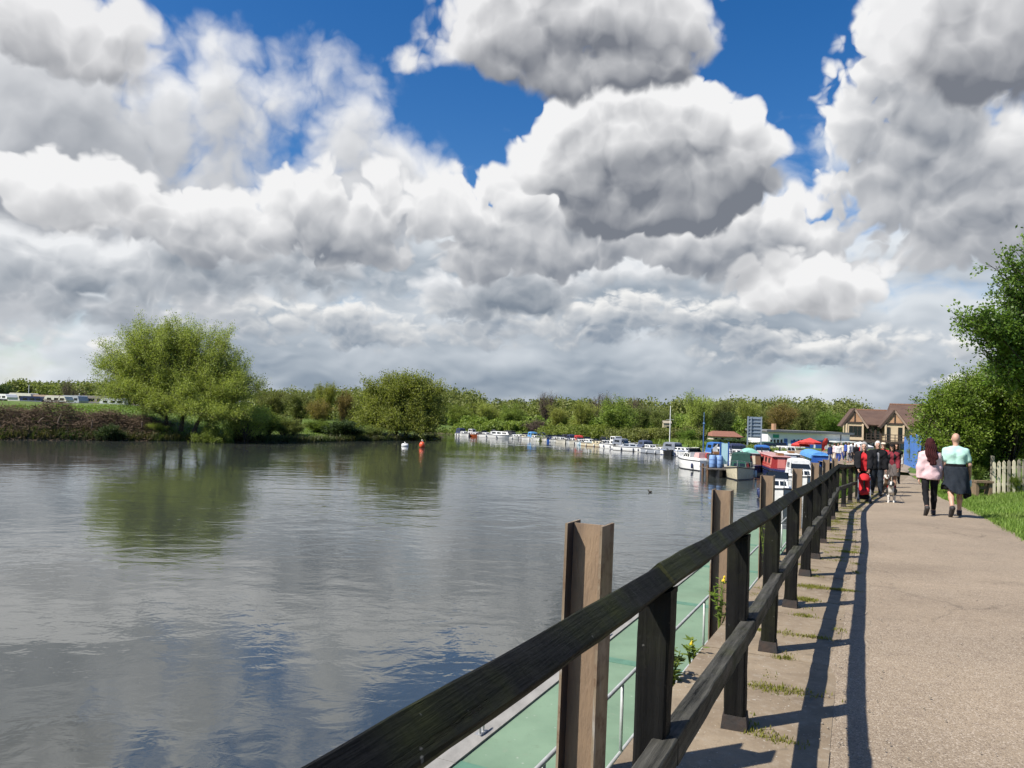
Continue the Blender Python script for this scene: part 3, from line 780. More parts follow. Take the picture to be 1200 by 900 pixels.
def weed(base, h, n, label, flowers=6, seed=0):
    rg = random.Random(seed); th = thing('weed_plant', label, 'plant', base)
    st = MB(); lf = MB(); fl = MB()
    for i in range(n):
        a = rg.uniform(0, 6.28); tip = Vector((math.cos(a) * .12 * rg.random(), math.sin(a) * .12 * rg.random(), h * rg.uniform(.55, 1)))
        mid = tip * .5 + Vector((rg.uniform(-.03, .03), rg.uniform(-.03, .03), 0))
        st.tube([Vector((0, 0, -.1)), mid, tip], [.006, .005, .003], 5)
        for k in range(16):
            u = rg.uniform(.05, 1); c = (mid * (2 * u) if u < .5 else mid.lerp(tip, 2 * u - 1)); b = rg.uniform(0, 6.28); L = rg.uniform(.03, .07)
            dv = Vector((math.cos(b), math.sin(b), rg.uniform(-.1, .6))) * L; sv = Vector((-math.sin(b), math.cos(b), 0)) * L * .3
            lf.add([c, c + dv * .5 + sv, c + dv, c + dv * .5 - sv], [(0, 1, 2, 3)])
        if i < flowers:
            for k in range(5): fl.ball(tip + Vector((rg.uniform(-.02, .02), rg.uniform(-.02, .02), rg.uniform(-.05, .02))), .011, 6)
    st.build('stem', M_WEEDLEAF, th); lf.build('leaves', M_WEEDLEAF, th)
    if fl.v: fl.build('flowers', M_FLOWER, th)
def ledge(y, off=-.46):
    q = Vector((xline(QLINE, y), y, 0)) + FN * off; return (q.x, q.y, zpath(y) - .05)
weed(ledge(4.55), .32, 7, 'leafy green weed on the slab edge behind the nearest full post', 0, 1)
weed(ledge(6.35, -.5), .42, 6, 'yellow flowering weed at the foot of a rusty pile', 2, 2)
weed(ledge(9.3, -.5), .75, 9, 'tall bright green weed climbing beside the third pile', 1, 3)
weed(ledge(5.2, -.47), .16, 4, 'small pale weed on the slab edge between posts', 1, 4)
# ------------------------------------------------------------------ trees
def mat_bark(name, c1, c2):
    return P(name, c1, c2, 4, 0.9, 0.6, 20, stretch=(4, 4, 1), spec=0.2)
BARK = mat_bark('grey_bark', (0.13, 0.105, 0.08), (0.07, 0.055, 0.042))
BARK_D = mat_bark('dark_bark', (0.06, 0.048, 0.036), (0.035, 0.028, 0.022))
L_WILLOW = leaf_mat('willow_leaf', (0.266, 0.309, 0.057), (0.381, 0.424, 0.108), (0.208, 0.237, 0.049), 0.4)
L_WILLOW2 = leaf_mat('deep_willow_leaf', (0.163, 0.223, 0.039), (0.271, 0.331, 0.068), (0.130, 0.174, 0.034), 0.4)
L_WILLOW3 = leaf_mat('soft_willow_leaf', (0.215, 0.267, 0.052), (0.319, 0.370, 0.091), (0.169, 0.215, 0.044), 0.45)
L_OLIVE = leaf_mat('olive_leaf', (0.133, 0.164, 0.039), (0.211, 0.235, 0.062), (0.156, 0.149, 0.055), 0.35)
L_YELL = leaf_mat('yellow_green_leaf', (0.213, 0.250, 0.031), (0.300, 0.312, 0.050), (0.163, 0.200, 0.037), 0.4)
L_BRONZE = leaf_mat('bronze_leaf', (0.213, 0.163, 0.044), (0.275, 0.213, 0.062), (0.163, 0.163, 0.037), 0.35)
L_DARK = leaf_mat('dark_leaf', (0.037, 0.069, 0.018), (0.069, 0.106, 0.027), (0.031, 0.050, 0.015), 0.25)
L_MID = leaf_mat('fresh_leaf', (0.116, 0.203, 0.026), (0.198, 0.284, 0.044), (0.082, 0.150, 0.024), 0.4)
L_BARE = leaf_mat('bud_twigs', (0.173, 0.132, 0.102), (0.240, 0.173, 0.127), (0.150, 0.127, 0.083), 0.1, 0.8)
L_HAW = leaf_mat('hawthorn_leaf', (0.131, 0.210, 0.027), (0.237, 0.310, 0.050), (0.090, 0.148, 0.024), 0.42, 0.42)
L_HAWD = leaf_mat('maple_leaf', (0.108, 0.194, 0.035), (0.217, 0.348, 0.054), (0.077, 0.140, 0.026), 0.42, 0.4)

def leaf_cloud(C, D, L, Wd, rng, flat=0.0):
    """Leaf-shaped faces (two-triangle kites) at centres C with main axes D."""
    N = len(C)
    D = D / (np.linalg.norm(D, axis=1, keepdims=True) + 1e-9)
    rv = rng.normal(size=(N, 3)); rv[:, 2] *= (1 - flat)
    S = np.cross(D, rv); S /= (np.linalg.norm(S, axis=1, keepdims=True) + 1e-9)
    if np.isscalar(L): L = L * rng.uniform(.6, 1.25, N)
    l = (L / 2)[:, None]; w = (Wd / 2 * rng.uniform(.6, 1.2, N))[:, None]
    Nn = np.cross(D, S) * (l * 0.25)
    V = np.stack([C - D * l, C + S * w - D * l * .1 + Nn, C + D * l, C - S * w - D * l * .1 + Nn], 1).reshape(-1, 3)
    return V, np.arange(N * 4).reshape(N, 4)
def twig_sticks(A, B, r):
    """Thin three-sided sticks from A to B."""
    D = B - A; D = D / (np.linalg.norm(D, axis=1, keepdims=True) + 1e-9)
    ref = np.where(np.abs(D[:, 2:3]) > .9, np.array([[1., 0, 0]]), np.array([[0, 0, 1.]]))
    S = np.cross(D, ref); S /= np.linalg.norm(S, axis=1, keepdims=True); T = np.cross(D, S)
    vs = []
    for P_, k in ((A, 1.0), (B, 0.35)):
        for a in (0, 2.094, 4.189):
            vs.append(P_ + (S * math.cos(a) + T * math.sin(a)) * r * k)
    V = np.stack(vs, 1).reshape(-1, 3)
    b = np.arange(len(A))[:, None] * 6
    Fc = np.concatenate([b + [0, 1, 4, 3], b + [1, 2, 5, 4], b + [2, 0, 3, 5]], 1).reshape(-1, 4)
    return V, Fc
def tree_geometry(seed, trunks, blobs, limbs_per, twigs_per, leaves_per, twig_len, leaf, leafw, up=0.3, trunk_r=0.25, shell=0.55, spread=0.10, flat=0.0, droop=0.0, twig_r=0.012, limb_r=0.07, hollow=0.35):
    """blobs: (x,y,z,rx,ry,rz,weight). Returns trunk MB, twig arrays, leaf arrays."""
    rng = np.random.default_rng(seed); rg = random.Random(seed)
    mb = MB(); TA = []; TB = []; LC = []; LD = []
    forks = []
    for (bx, by, tx, ty, tz) in trunks:
        a = Vector((bx, by, -0.4)); b = Vector((tx, ty, tz))
        pts = [a, a.lerp(b, .15) + Vector((0, 0, .0))]
        for k in range(1, 6):
            u = k / 5; p = a.lerp(b, .15 + .85 * u); q = trunk_r * 0.5 * math.sin(u * 5 + seed)
            pts.append(p + Vector((q * rg.uniform(-1, 1), q * rg.uniform(-1, 1), 0)))
        rs = [trunk_r * 1.35, trunk_r] + [trunk_r * (1 - .13 * k) for k in range(1, 6)]
        mb.tube(pts, rs, 9); forks.append((pts, trunk_r))
    for (x, y, z, rx, ry, rz, wgt) in blobs:
        c = np.array([x, y, z]); rr = np.array([rx, ry, rz])
        nl = max(2, int(limbs_per * wgt))
        for i in range(nl):
            d = rng.normal(size=3); d /= np.linalg.norm(d)
            if d[2] < -0.3: d[2] *= -0.6
            rad = (shell + (1 - shell) * rng.random())
            tip = c + d * rr * rad
            pts, r0 = min(forks, key=lambda f: (f[0][-1] - V3(tip)).length)
            u = rg.uniform(.45, 1); fp = pts[2 + min(int(u * 4), 4)]
            st = np.array(fp)
            mid = st * .45 + tip * .55 + np.array([0, 0, .12 * np.linalg.norm(tip - st)]) + rng.normal(size=3) * .06 * np.linalg.norm(tip - st)
            tt = np.linspace(0, 1, 7)[:, None]
            cur = (1 - tt) ** 2 * st + 2 * tt * (1 - tt) * mid + tt ** 2 * tip
            lr = limb_r * rg.uniform(.7, 1.1)
            mb.tube([V3(p) for p in cur], [lr * (1 - .13 * k) for k in range(7)], 5)
            nt = max(2, int(twigs_per))
            u = rng.uniform(.30, 1.0, nt) ** .8
            k0 = np.minimum((u * 6).astype(int), 5); fr = (u * 6 - k0)[:, None]
            base = cur[k0] * (1 - fr) + cur[np.minimum(k0 + 1, 6)] * fr
            out = (base - c) / rr; out /= (np.linalg.norm(out, axis=1, keepdims=True) + .4)
            dirs = out * .8 + rng.normal(size=(nt, 3)) * .65 + np.array([0, 0, up]); dirs /= np.linalg.norm(dirs, axis=1, keepdims=True)
            ln = twig_len * rng.uniform(.5, 1.3, nt)[:, None]
            end = base + dirs * ln + np.array([0, 0, -droop]) * ln
            TA.append(base); TB.append(end)
            m_ = rng.uniform(hollow * .4, 1.05, (nt, leaves_per, 1))
            pc = base[:, None] * (1 - m_) + end[:, None] * m_ + rng.normal(size=(nt, leaves_per, 3)) * spread
            dd = dirs[:, None] * 1.0 + rng.normal(size=(nt, leaves_per, 3)) * .7
            LC.append(pc.reshape(-1, 3)); LD.append(dd.reshape(-1, 3))
    TA = np.concatenate(TA); TB = np.concatenate(TB); LC = np.concatenate(LC); LD = np.concatenate(LD)
    tv, tf = twig_sticks(TA, TB, twig_r)
    lv, lf = leaf_cloud(LC, LD, leaf, leafw, rng, flat)
    return mb, (tv, tf), (lv, lf)
def make_tree(name, label, cat, loc, geo, leaf_m, bark, group=None, rz=0.0):
    mb, (tv, tf), (lv, lf) = geo
    o = thing(name, label, cat, loc, rz, group)
    # trunk, limbs and twigs are one woody mesh
    V = np.array(mb.v, np.float32); quads = [f for f in mb.f if len(f) == 4]
    n0 = len(V); V = np.concatenate([V, tv]); Fc = np.concatenate([np.array(quads, np.int32), tf + n0])
    np_mesh('trunk', V, Fc, bark, o, smooth=True)
    np_mesh('crown', lv, lf, leaf_m, o)
    return o
def crown_blobs(rg, H, Wd, n, zlo=.35, flatb=.8):
    bl = [(0, 0, H * .66, Wd * .36, Wd * .36, H * .30, 1.4)]
    for i in range(n):
        a = 6.283 * i / n + rg.uniform(-.4, .4); r = Wd * rg.uniform(.2, .34); z = H * rg.uniform(zlo, .82)
        s = rg.uniform(.16, .26)
        bl.append((r * math.cos(a), r * math.sin(a), z, Wd * s, Wd * s, H * s * flatb, .8))
    return bl

# the big riverside willow
base = at_y(205, 512, 91.0); gzw = gz_at(base[0], 91.0)
px = 91.0 / 900
def bw(x, y, rx, ry, dy=0, w=1.0):
    """A crown mass surveyed from the picture, relative to the willow's foot."""
    p = at_y(x, y, 91 + dy); return (p[0] - base[0], dy, p[2] - gzw, rx * px, max(rx, ry) * px * .85, ry * px, w)
blobs = [bw(205, 420, 66, 44, 0, 2.4), bw(150, 432, 42, 44, 1, 1.4), bw(265, 440, 38, 44, 0, 1.4), bw(200, 394, 48, 24, 1, 1.2), bw(235, 470, 56, 34, -2, 1.4), bw(158, 470, 44, 28, -2, 1.0), bw(280, 468, 28, 36, -1, 1.1), bw(225, 490, 46, 22, -3, 1.1), bw(128, 432, 22, 28, 0, .8), bw(248, 404, 36, 26, 0, 1.1), bw(170, 398, 34, 22, 0, .9), bw(285, 452, 20, 30, 0, .8), bw(140, 462, 28, 26, -1, .8), bw(255, 492, 44, 20, -3, 1.0), bw(208, 450, 40, 28, 0, 1.3), bw(190, 482, 40, 22, -2, .8)]
geo = tree_geometry(21, [(-.9, 0, -1.5, .2, 3.2), (0.5, .3, .8, .5, 4.0), (2.2, -.2, 3.4, 0, 3.4), (3.4, -.4, 5, -.5, 2.6)], blobs, 24, 18, 32, 1.5, 0.21, 0.075, up=.7, trunk_r=.26, shell=.35, spread=.24, twig_r=.011, limb_r=.06)
make_tree('willow_tree', 'large spreading pale green willow with feathery branches alone on the left bank', 'tree', (base[0], 91.0, gzw), geo, L_WILLOW, BARK)

# second, denser willow at the point
base = at_y(470, 514, 116.0); g2 = gz_at(base[0], 116.0); px = 116.0 / 900
def bw2(x, y, rx, ry, dy=0, w=1.0):
    p = at_y(x, y, 116 + dy); return (p[0] - base[0], dy, p[2] - g2, rx * px, max(rx, ry) * px * .85, ry * px, w)
blobs = [bw2(472, 468, 42, 28, 0, 2), bw2(440, 480, 28, 28, 1, 1.2), bw2(500, 478, 24, 32, 0, 1.3), bw2(468, 495, 40, 20, -2, 1.4), bw2(430, 497, 22, 18, -2, .9), bw2(508, 498, 16, 18, -1, .9), bw2(480, 450, 32, 15, 0, 1.2), bw2(450, 458, 26, 16, 0, 1.0), bw2(504, 462, 20, 18, 0, .9), bw2(455, 506, 34, 12, -3, 1.0), bw2(495, 507, 24, 10, -2, .8)]
geo = tree_geometry(22, [(-.5, 0, -1, 0, 3), (.6, .2, 1.2, .2, 3.2)], blobs, 24, 16, 18, 1.8, 0.34, 0.14, up=.55, trunk_r=.3, shell=.4, spread=.26, twig_r=.012)
make_tree('willow_tree', 'dense rounded green willow on the point of the left bank behind the buoys', 'tree', (base[0], 116.0, g2), geo, L_WILLOW3, BARK_D)

# ---- kinds of background tree: one mesh pair of each kind, copied with its own size and turn
KIND = {}
def kind(nm, geo, leaf_m, bark):
    mb, (tv, tf), (lv, lf) = geo
    V = np.array(mb.v, np.float32); quads = [f for f in mb.f if len(f) == 4]
    n0 = len(V)
    tr = np_mesh('trunk', np.concatenate([V, tv]), np.concatenate([np.array(quads, np.int32), tf + n0]), bark, None, True)
    cr = np_mesh('crown', lv, lf, leaf_m, None)
    KIND[nm] = (tr, cr); COL.objects.unlink(tr); COL.objects.unlink(cr)
def std(seed, n, lw, ll, trunk_h=.3, **kw):
    rg = random.Random(seed)
    a = dict(limbs_per=10, twigs_per=13, leaves_per=20, twig_len=.13, leaf=ll * .66, leafw=lw * .66, up=.5, trunk_r=.022, spread=.022, twig_r=.0016, limb_r=.007)
    a.update(kw)
    return tree_geometry(seed, [(0, 0, .02, .0, trunk_h)], crown_blobs(rg, 1.0, .8, n, .2), **{k: v for k, v in a.items() if k != 'zlo'})
kind('round', std(31, 7, .020, .040), L_WILLOW2, BARK_D)
kind('pale', std(32, 6, .016, .042, up=.8), L_WILLOW, BARK)
kind('olive', std(33, 8, .018, .036), L_OLIVE, BARK_D)
kind('bare', std(34, 7, .006, .05, up=.6, leaves_per=7, twigs_per=16, twig_r=.0022), L_BARE, BARK_D)
kind('dark', std(35, 7, .024, .038, trunk_h=.2), L_DARK, BARK_D)
kind('yellow', std(36, 6, .018, .036), L_YELL, BARK)
kind('bronze', std(37, 6, .018, .036), L_BRONZE, BARK)
kind('fresh', std(38, 7, .020, .038), L_MID, BARK_D)
def bush_geo(seed, lw, ll, **kw):
    rg = random.Random(seed); bl = []
    for i in range(8):
        a = i * .785 + rg.uniform(-.3, .3); r = rg.uniform(.15, .36)
        bl.append((r * math.cos(a), r * math.sin(a), rg.uniform(.22, .6), rg.uniform(.17, .26), rg.uniform(.17, .26), rg.uniform(.2, .32), .8))
    bl.append((0, 0, .55, .3, .3, .35, 1.2))
    a = dict(limbs_per=9, twigs_per=13, leaves_per=18, twig_len=.14, leaf=ll * .7, leafw=lw * .7, up=.4, trunk_r=.02, spread=.025, twig_r=.002, limb_r=.008); a.update(kw)
    return tree_geometry(seed, [(0, 0, .05, 0, .22), (.1, .05, .2, .1, .2), (-.1, 0, -.2, 0, .2)], bl, **a)
kind('bush', bush_geo(41, .026, .045), L_WILLOW2, BARK_D)
kind('palebush', bush_geo(42, .022, .045, up=.8), L_WILLOW, BARK)
kind('darkbush', bush_geo(43, .035, .05), L_DARK, BARK_D)
kind('olivebush', bush_geo(44, .022, .04), L_OLIVE, BARK_D)
kind('brush', bush_geo(45, .010, .06, leaves_per=6, twigs_per=18, twig_r=.004, up=.3), L_BARE, BARK_D)
def plant(nm, kd, px_, base_y, top_y, wpx, Y, label, group=None, cat='tree', name=None, lift=0.0):
    p = at_y(px_, base_y, Y); g = gz_at(p[0], Y) - 0.1
    top = at_y(px_, top_y, Y)[2]; H = max(.6, top - g); Wm = wpx * Y / 900
    o = thing(nm, label, cat, (p[0], Y, g + lift), RNG.uniform(0, 6.28), group)
    for s in KIND[kd]:
        c = s.copy(); COL.objects.link(c); c.parent = o
    o.scale = (Wm / .86, Wm / .86, H / .98)
    return o
GB = 'trees along the far bank'
# left bank, right of the big willow
plant('bush', 'palebush', 285, 514, 462, 62, 93, 'pale green willow scrub drooping to the water at the right foot of the big willow', None, 'bush')
plant('bush', 'bush', 312, 515, 470, 40, 98, 'rounded mid green scrub at the water edge right of the big willow', None, 'bush')
plant('bush', 'olivebush', 335, 514, 482, 46, 101, 'low olive scrub on the water edge between big willow and dark shrub', None, 'bush')
plant('tree', 'olive', 318, 505, 455, 50, 128, 'olive green tree behind the scrub right of the big willow', None)
plant('tree', 'olive', 350, 505, 456, 44, 122, 'smaller olive tree standing left of the bronze tinted tree', None)
plant('tree', 'yellow', 378, 505, 446, 36, 126, 'yellow green tree rising above its neighbours between the two willows', None)
plant('tree', 'bronze', 374, 505, 466, 38, 116, 'bronze tinted small tree in front of the yellow green tree', None)
plant('tree', 'bronze', 402, 505, 455, 26, 126, 'slim bronze topped tree just right of the yellow green tree', None)
plant('shrub', 'darkbush', 402, 516, 488, 44, 105, 'dark glossy evergreen shrub at the water edge left of the second willow', None, 'shrub')
plant('shrub', 'fresh', 372, 515, 490, 46, 107, 'bright green low shrub at the water beside the dark evergreen shrub', None, 'shrub')
plant('tree', 'olive', 415, 508, 462, 44, 132, 'greyish olive tree directly left of the second willow', None)
plant('bush', 'olivebush', 432, 516, 496, 36, 109, 'grey olive scrub under the left side of the second willow', None, 'bush')
plant('bush', 'palebush', 180, 513, 492, 28, 88.5, 'small pale willow sprout below the big willow', None, 'bush')
plant('bush', 'bush', 250, 516, 486, 46, 88, 'green scrub trailing over the bank under the big willow', None, 'bush')
plant('bush', 'darkbush', 128, 514, 492, 30, 84, 'dark green bramble at the right end of the brush heap', None, 'bush')
plant('tree', 'dark', 4, 480, 446, 26, 165, 'dark round tree at the far left behind the parked caravans', None)
plant('tree', 'bare', 82, 478, 444, 36, 150, 'brown budding tree among the caravans on the left meadow', None)
plant('tree', 'olive', 38, 478, 455, 44, 220, 'low olive tree far behind the white caravans', None)
plant('tree', 'olive', 118, 478, 456, 46, 230, 'distant olive tree seen between budding tree and big willow', None)
plant('tree', 'olive', -30, 478, 440, 50, 190, 'olive tree beyond the left meadow outside the view', None)
# far bank behind the moored boats
FB = [
 ('round', 540, 510, 472, 46, 158, 'round green tree just right of the second willow over the first boats'),
 ('pale', 572, 512, 470, 40, 155, 'pale green tree above the orange hulled boat'),
 ('round', 600, 514, 472, 42, 152, 'mid green rounded tree above the long white cruiser'),
 ('bare', 640, 512, 458, 30, 165, 'bare purple brown tree standing up behind the green bank trees'),
 ('brush', 628, 516, 487, 34, 141, 'brown leafless bush on the bank above the blue canopy boat'),
 ('pale', 655, 516, 475, 38, 146, 'pale willow above the white boats right of the brown bush'),
 ('pale', 682, 518, 470, 42, 140, 'pale green willow above the red canopied boat'),
 ('round', 722, 522, 464, 58, 132, 'large rounded green tree above the cruiser with raised wheelhouse'),
 ('bare', 705, 514, 459, 36, 160, 'bare brownish tree crown behind the large rounded green tree'),
 ('olive', 750, 524, 473, 34, 140, 'olive tree right of the large rounded green tree'),
 ('bare', 745, 520, 465, 24, 150, 'thin bare tree between the large round tree and the mast'),
 ('olive', 776, 526, 477, 40, 138, 'dull olive tree behind the tall pale mast'),
 ('palebush', 768, 528, 498, 50, 119, 'light green waterside bush above the grey roofed boat'),
 ('bush', 735, 526, 497, 30, 122, 'green bush at the bank behind the white flybridge cruiser'),
 ('fresh', 806, 532, 500, 30, 112, 'fresh green bush beside the tall pale mast'),
 ('pale', 818, 524, 460, 46, 140, 'tall pale green tree behind the white cruiser'),
 ('olive', 845, 524, 466, 36, 142, 'olive tall tree left of the dark evergreen'),
 ('dark', 848, 516, 480, 30, 138, 'dark evergreen crown above the red roofed bungalow'),
 ('pale', 872, 522, 468, 36, 160, 'pale tall tree behind the grey signboard'),
 ('bronze', 915, 520, 470, 46, 165, 'brownish olive tree above the white riverside building'),
 ('olive', 942, 520, 474, 34, 170, 'olive tree above the right part of the white building'),
 ('fresh', 970, 520, 476, 42, 172, 'green round tree left of the timber framed pub'),
 ('olive', 895, 520, 478, 34, 172, 'small olive crown right of the grey signboard'),
 ('pale', 1004, 520, 482, 40, 200, 'pale tree behind the timber framed pub'),
]
for (kd, x, b, tp, w, Y, lab) in FB:
    plant('bush' if 'bush' in kd or kd == 'brush' else 'tree', kd, x, b, tp, w, Y, lab, GB if 'bush' not in kd and kd != 'brush' else 'bushes along the far bank', 'bush' if 'bush' in kd or kd == 'brush' else 'tree')
# continuous far wood on the skyline: nobody could count it
rw = np.random.default_rng(9)
def wood(name, label, x0, x1, n, Y0, Y1, ytop, mat, size):
    C = []; D = []
    for i in range(n):
        x = rw.uniform(x0, x1); Y = rw.uniform(Y0, Y1); p = at_y(x, ytop + rw.normal(0, 2.5), Y)
        g = gz_at(p[0], Y); H = max(1.8, p[2] - g); r = H * rw.uniform(.35, .55)
        m_ = 620
        d = rw.normal(size=(m_, 3)); d /= np.linalg.norm(d, axis=1, keepdims=True)
        rad = rw.uniform(.55, 1.0, (m_, 1)) ** .6
        pts = np.array([p[0], Y, g + H * .52]) + d * rad * np.array([r, r, H * .5]) + rw.normal(size=(m_, 3)) * r * .12
        C.append(pts); D.append(rw.normal(size=(m_, 3)))
    V, Fc = leaf_cloud(np.concatenate(C), np.concatenate(D), size * .55, size * .36, rw)
    tag(np_mesh(name, V, Fc, mat), kind='stuff', label=label)
wood('far_woodland', 'hazy olive woodland along the horizon beyond the river', 520, 1010, 170, 180, 260, 471, L_OLIVE, 1.3)
wood('far_woodland', 'low olive woodland behind the left bank', 290, 560, 110, 170, 240, 459, L_OLIVE, 1.2)
wood('far_woodland', 'low dark woodland on the left horizon behind the caravans', -60, 130, 110, 200, 280, 451, L_OLIVE, 1.5)
wood('far_woodland', 'woodland continuing behind the pub', 985, 1300, 70, 200, 260, 486, L_OLIVE, 1.3)
wood('far_woodland', 'understorey along the far river bank behind the boats', 525, 860, 110, 150, 168, 489, L_WILLOW2, .9)

wood('bank_undergrowth', 'dense low undergrowth lining the far bank behind the moored boats', 535, 640, 90, 145, 152, 499, L_WILLOW2, .7)
wood('bank_undergrowth', 'dense undergrowth behind the canopied boats', 636, 725, 80, 128, 139, 502, L_WILLOW2, .6)
wood('bank_undergrowth', 'dense undergrowth left of the signboard', 715, 826, 90, 114, 124, 506, L_OLIVE, .55)
# ------------------------------------------------------------------ hawthorn thicket and taller tree beside the path
def pb(x, y, rx, ry, Y, w=1.0, origin=None, ryd=None):
    p = at_y(x, y, Y); k = Y / 900
    return (p[0] - origin[0], Y - origin[1], p[2] - origin[2], rx * k, (ryd or rx) * k, ry * k, w)
o1 = (18.3, 29.5, gz_at(18.3, 29.5))
blobs = [pb(1118, 475, 30, 32, 29, 1.3, o1), pb(1140, 462, 36, 30, 29.5, 1.3, o1), pb(1180, 460, 40, 34, 29, 1.3, o1), pb(1130, 515, 24, 30, 28.5, 1.2, o1), pb(1150, 508, 42, 34, 30.5, 1.8, o1), pb(1178, 440, 42, 18, 29, 1.0, o1), pb(1192, 490, 42, 32, 32, 1.4, o1), pb(1096, 480, 14, 22, 29.5, .6, o1), pb(1235, 470, 50, 50, 30, 1.5, o1), pb(1280, 490, 50, 55, 31, 1.2, o1), pb(1124, 548, 14, 16, 29, .6, o1), pb(1138, 545, 20, 20, 30, 1.0, o1), pb(1150, 543, 20, 18, 31, .9, o1), pb(1185, 530, 30, 26, 33, 1.1, o1), pb(1235, 530, 34, 28, 34, .9, o1)]
geo = tree_geometry(51, [(-2.2, 0, -2.6, 0, 1.5), (-.8, .2, -1, .2, 1.8), (.8, 0, 1.0, .1, 1.7), (2.6, .4, 3, .3, 1.8)], blobs, 24, 15, 20, .62, 0.105, 0.060, up=.25, trunk_r=.10, shell=.45, spread=.085, twig_r=.006, limb_r=.03, droop=.12)
make_tree('hawthorn_tree', 'broad dense green hawthorn thicket behind the strolling couple', 'tree', o1, geo, L_HAW, BARK_D)
o2 = (18.9, 25.5, gz_at(18.9, 25.5))
blobs = [pb(1185, 400, 30, 30, 25.5, 1.2, o2), pb(1158, 385, 32, 20, 25.3, 1.2, o2), pb(1132, 375, 28, 14, 25, .8, o2), pb(1190, 345, 32, 24, 25.5, 1.1, o2), pb(1172, 312, 26, 13, 25, .5, o2), pb(1205, 300, 22, 30, 25.6, .6, o2), pb(1196, 268, 12, 12, 25.5, .15, o2), pb(1250, 360, 45, 60, 26, 1.6, o2), pb(1290, 410, 40, 60, 26.5, 1.2, o2), pb(1170, 425, 22, 12, 25.5, .35, o2), pb(1240, 290, 36, 40, 26, 1.0, o2), pb(1180, 436, 32, 18, 26.5, 1.0, o2)]
geo = tree_geometry(52, [(0.3, .3, .9, .2, 3.6), (0.5, 0, 1.6, .4, 4.4)], blobs, 24, 14, 16, .55, 0.125, 0.085, up=.1, trunk_r=.16, shell=.5, spread=.085, twig_r=.007, limb_r=.035, droop=.18)
make_tree('maple_tree', 'taller dark green tree leaning over the thicket at the right edge', 'tree', o2, geo, L_HAWD, BARK_D)
# shrub growth in front of the pickets
for (x, b, tp, w, Y, kd, lab) in [(1147, 562, 538, 16, 28.5, 'fresh', 'small leafy sapling beside the wooden stump under the hawthorn'), (1188, 568, 551, 30, 28.2, 'fresh', 'low green weeds in front of the cream picket fence'), (1072, 553, 520, 20, 64, 'olive', 'olive bush behind the far end of the blue hoarding'), (1082, 520, 486, 30, 64, 'bush', 'tall green bush behind the blue hoarding')]:
    plant('bush', kd, x, b, tp, w, Y, lab, None, 'bush')

# ------------------------------------------------------------------ heap of cut brush on the left bank
rb = np.random.default_rng(12)
hp_ = thing('brush_heap', 'long heap of dead brown branches piled on the left bank above the water', 'brush heap', (-48, 80.5, -1.5))
A = []; B = []
BX = rb.uniform(-60, -40.5, 6500); BDY = rb.normal(1.6, 1.6, 6500)
BG = ground_z(BX, np.interp(BX, [-75, -52.5, -45, -37.9], [68, 79, 83.5, 88]) + 1.4 + BDY)
for i in range(6500):
    x = BX[i]; Yb = np.interp(x, [-75, -52.5, -45, -37.9], [68, 79, 83.5, 88]) + 1.4
    dy = BDY[i]; y = Yb + dy; g = BG[i]
    hmax = 2.1 * np.exp(-((dy - 2) / 2.4) ** 2) * (0.85 + .4 * math.sin(x * 1.1) * math.sin(x * .37 + 1)) * np.clip((-40.3 - x) / 3, 0.2, 1)
    z = g + rb.uniform(0, max(.3, hmax)); L = rb.uniform(.4, 1.8)
    d = rb.normal(size=3); d[2] *= .45; d /= np.linalg.norm(d)
    c = np.array([x, y, z]); A.append(c - d * L / 2); B.append(c + d * L / 2)
A = np.array(A); B = np.array(B); o = np.array(hp_.location)
V, Fc = twig_sticks(A - o, B - o, 0.028)
np_mesh('twigs', V, Fc, leaf_mat('dead_twig', (0.085, 0.055, 0.036), (0.17, 0.115, 0.075), None, 0.0, 0.9), hp_)
mb = MB(); rg = random.Random(4)
for i in range(9):
    x = -59 + i * 2.1 + rg.uniform(-.6, .6); y = np.interp(x, [-75, -52.5, -45, -37.9], [68, 79, 83.5, 88]) + 1.5; g = gz_at(x, y)
    a = Vector((x, y, g + rg.uniform(.3, .9))); b = a + Vector((rg.uniform(-1.2, 1.2), -.3, rg.uniform(.4, 1.3)))
    mb = MB(); mb.tube([a, a.lerp(b, .5) + Vector((0, 0, .08)), b], [.09, .08, .05], 7)
    mb.build('log', P('pale_log', (0.26, 0.19, 0.13), (0.16, 0.11, 0.08), 5, 0.9), hp_, world=True)
# low dark growth and dead stalks along the waterline
pts = []
for i in range(9000):
    x = rb.uniform(-62, -11); Yb = np.interp(x, [-75, -52.5, -45, -37.9, -24, -15, -11.6], [68, 79, 83.5, 88, 99, 112.5, 122])
    y = Yb + abs(rb.normal(0.3, .7)); pts.append((x, y, 0))
pts = np.array(pts); pts[:, 2] = ground_z(pts[:, 0], pts[:, 1]) - .05
tag(blade_mesh('waterside_reeds', pts, .25, .9, .10, leaf_mat('reed', (0.055, 0.06, 0.02), (0.11, 0.095, 0.04), (0.05, 0.085, 0.018)), rb, 0.9), kind='stuff', label='rough grass and dead stalks along the left waterline')
pts = []
xs = rb.uniform(-62, -20, 26000); ys = rb.uniform(80, 135, 26000); dd = sdist(xs, ys, RIVER); k = (dd > .6) & (dd < 28); xs = xs[k]; ys = ys[k]
tag(blade_mesh('meadow_grass', np.stack([xs, ys, ground_z(xs, ys)], 1), .06, .20, .14, M_GRASS, rb, .9), kind='stuff', label='long green meadow grass on the left bank')
pts = []
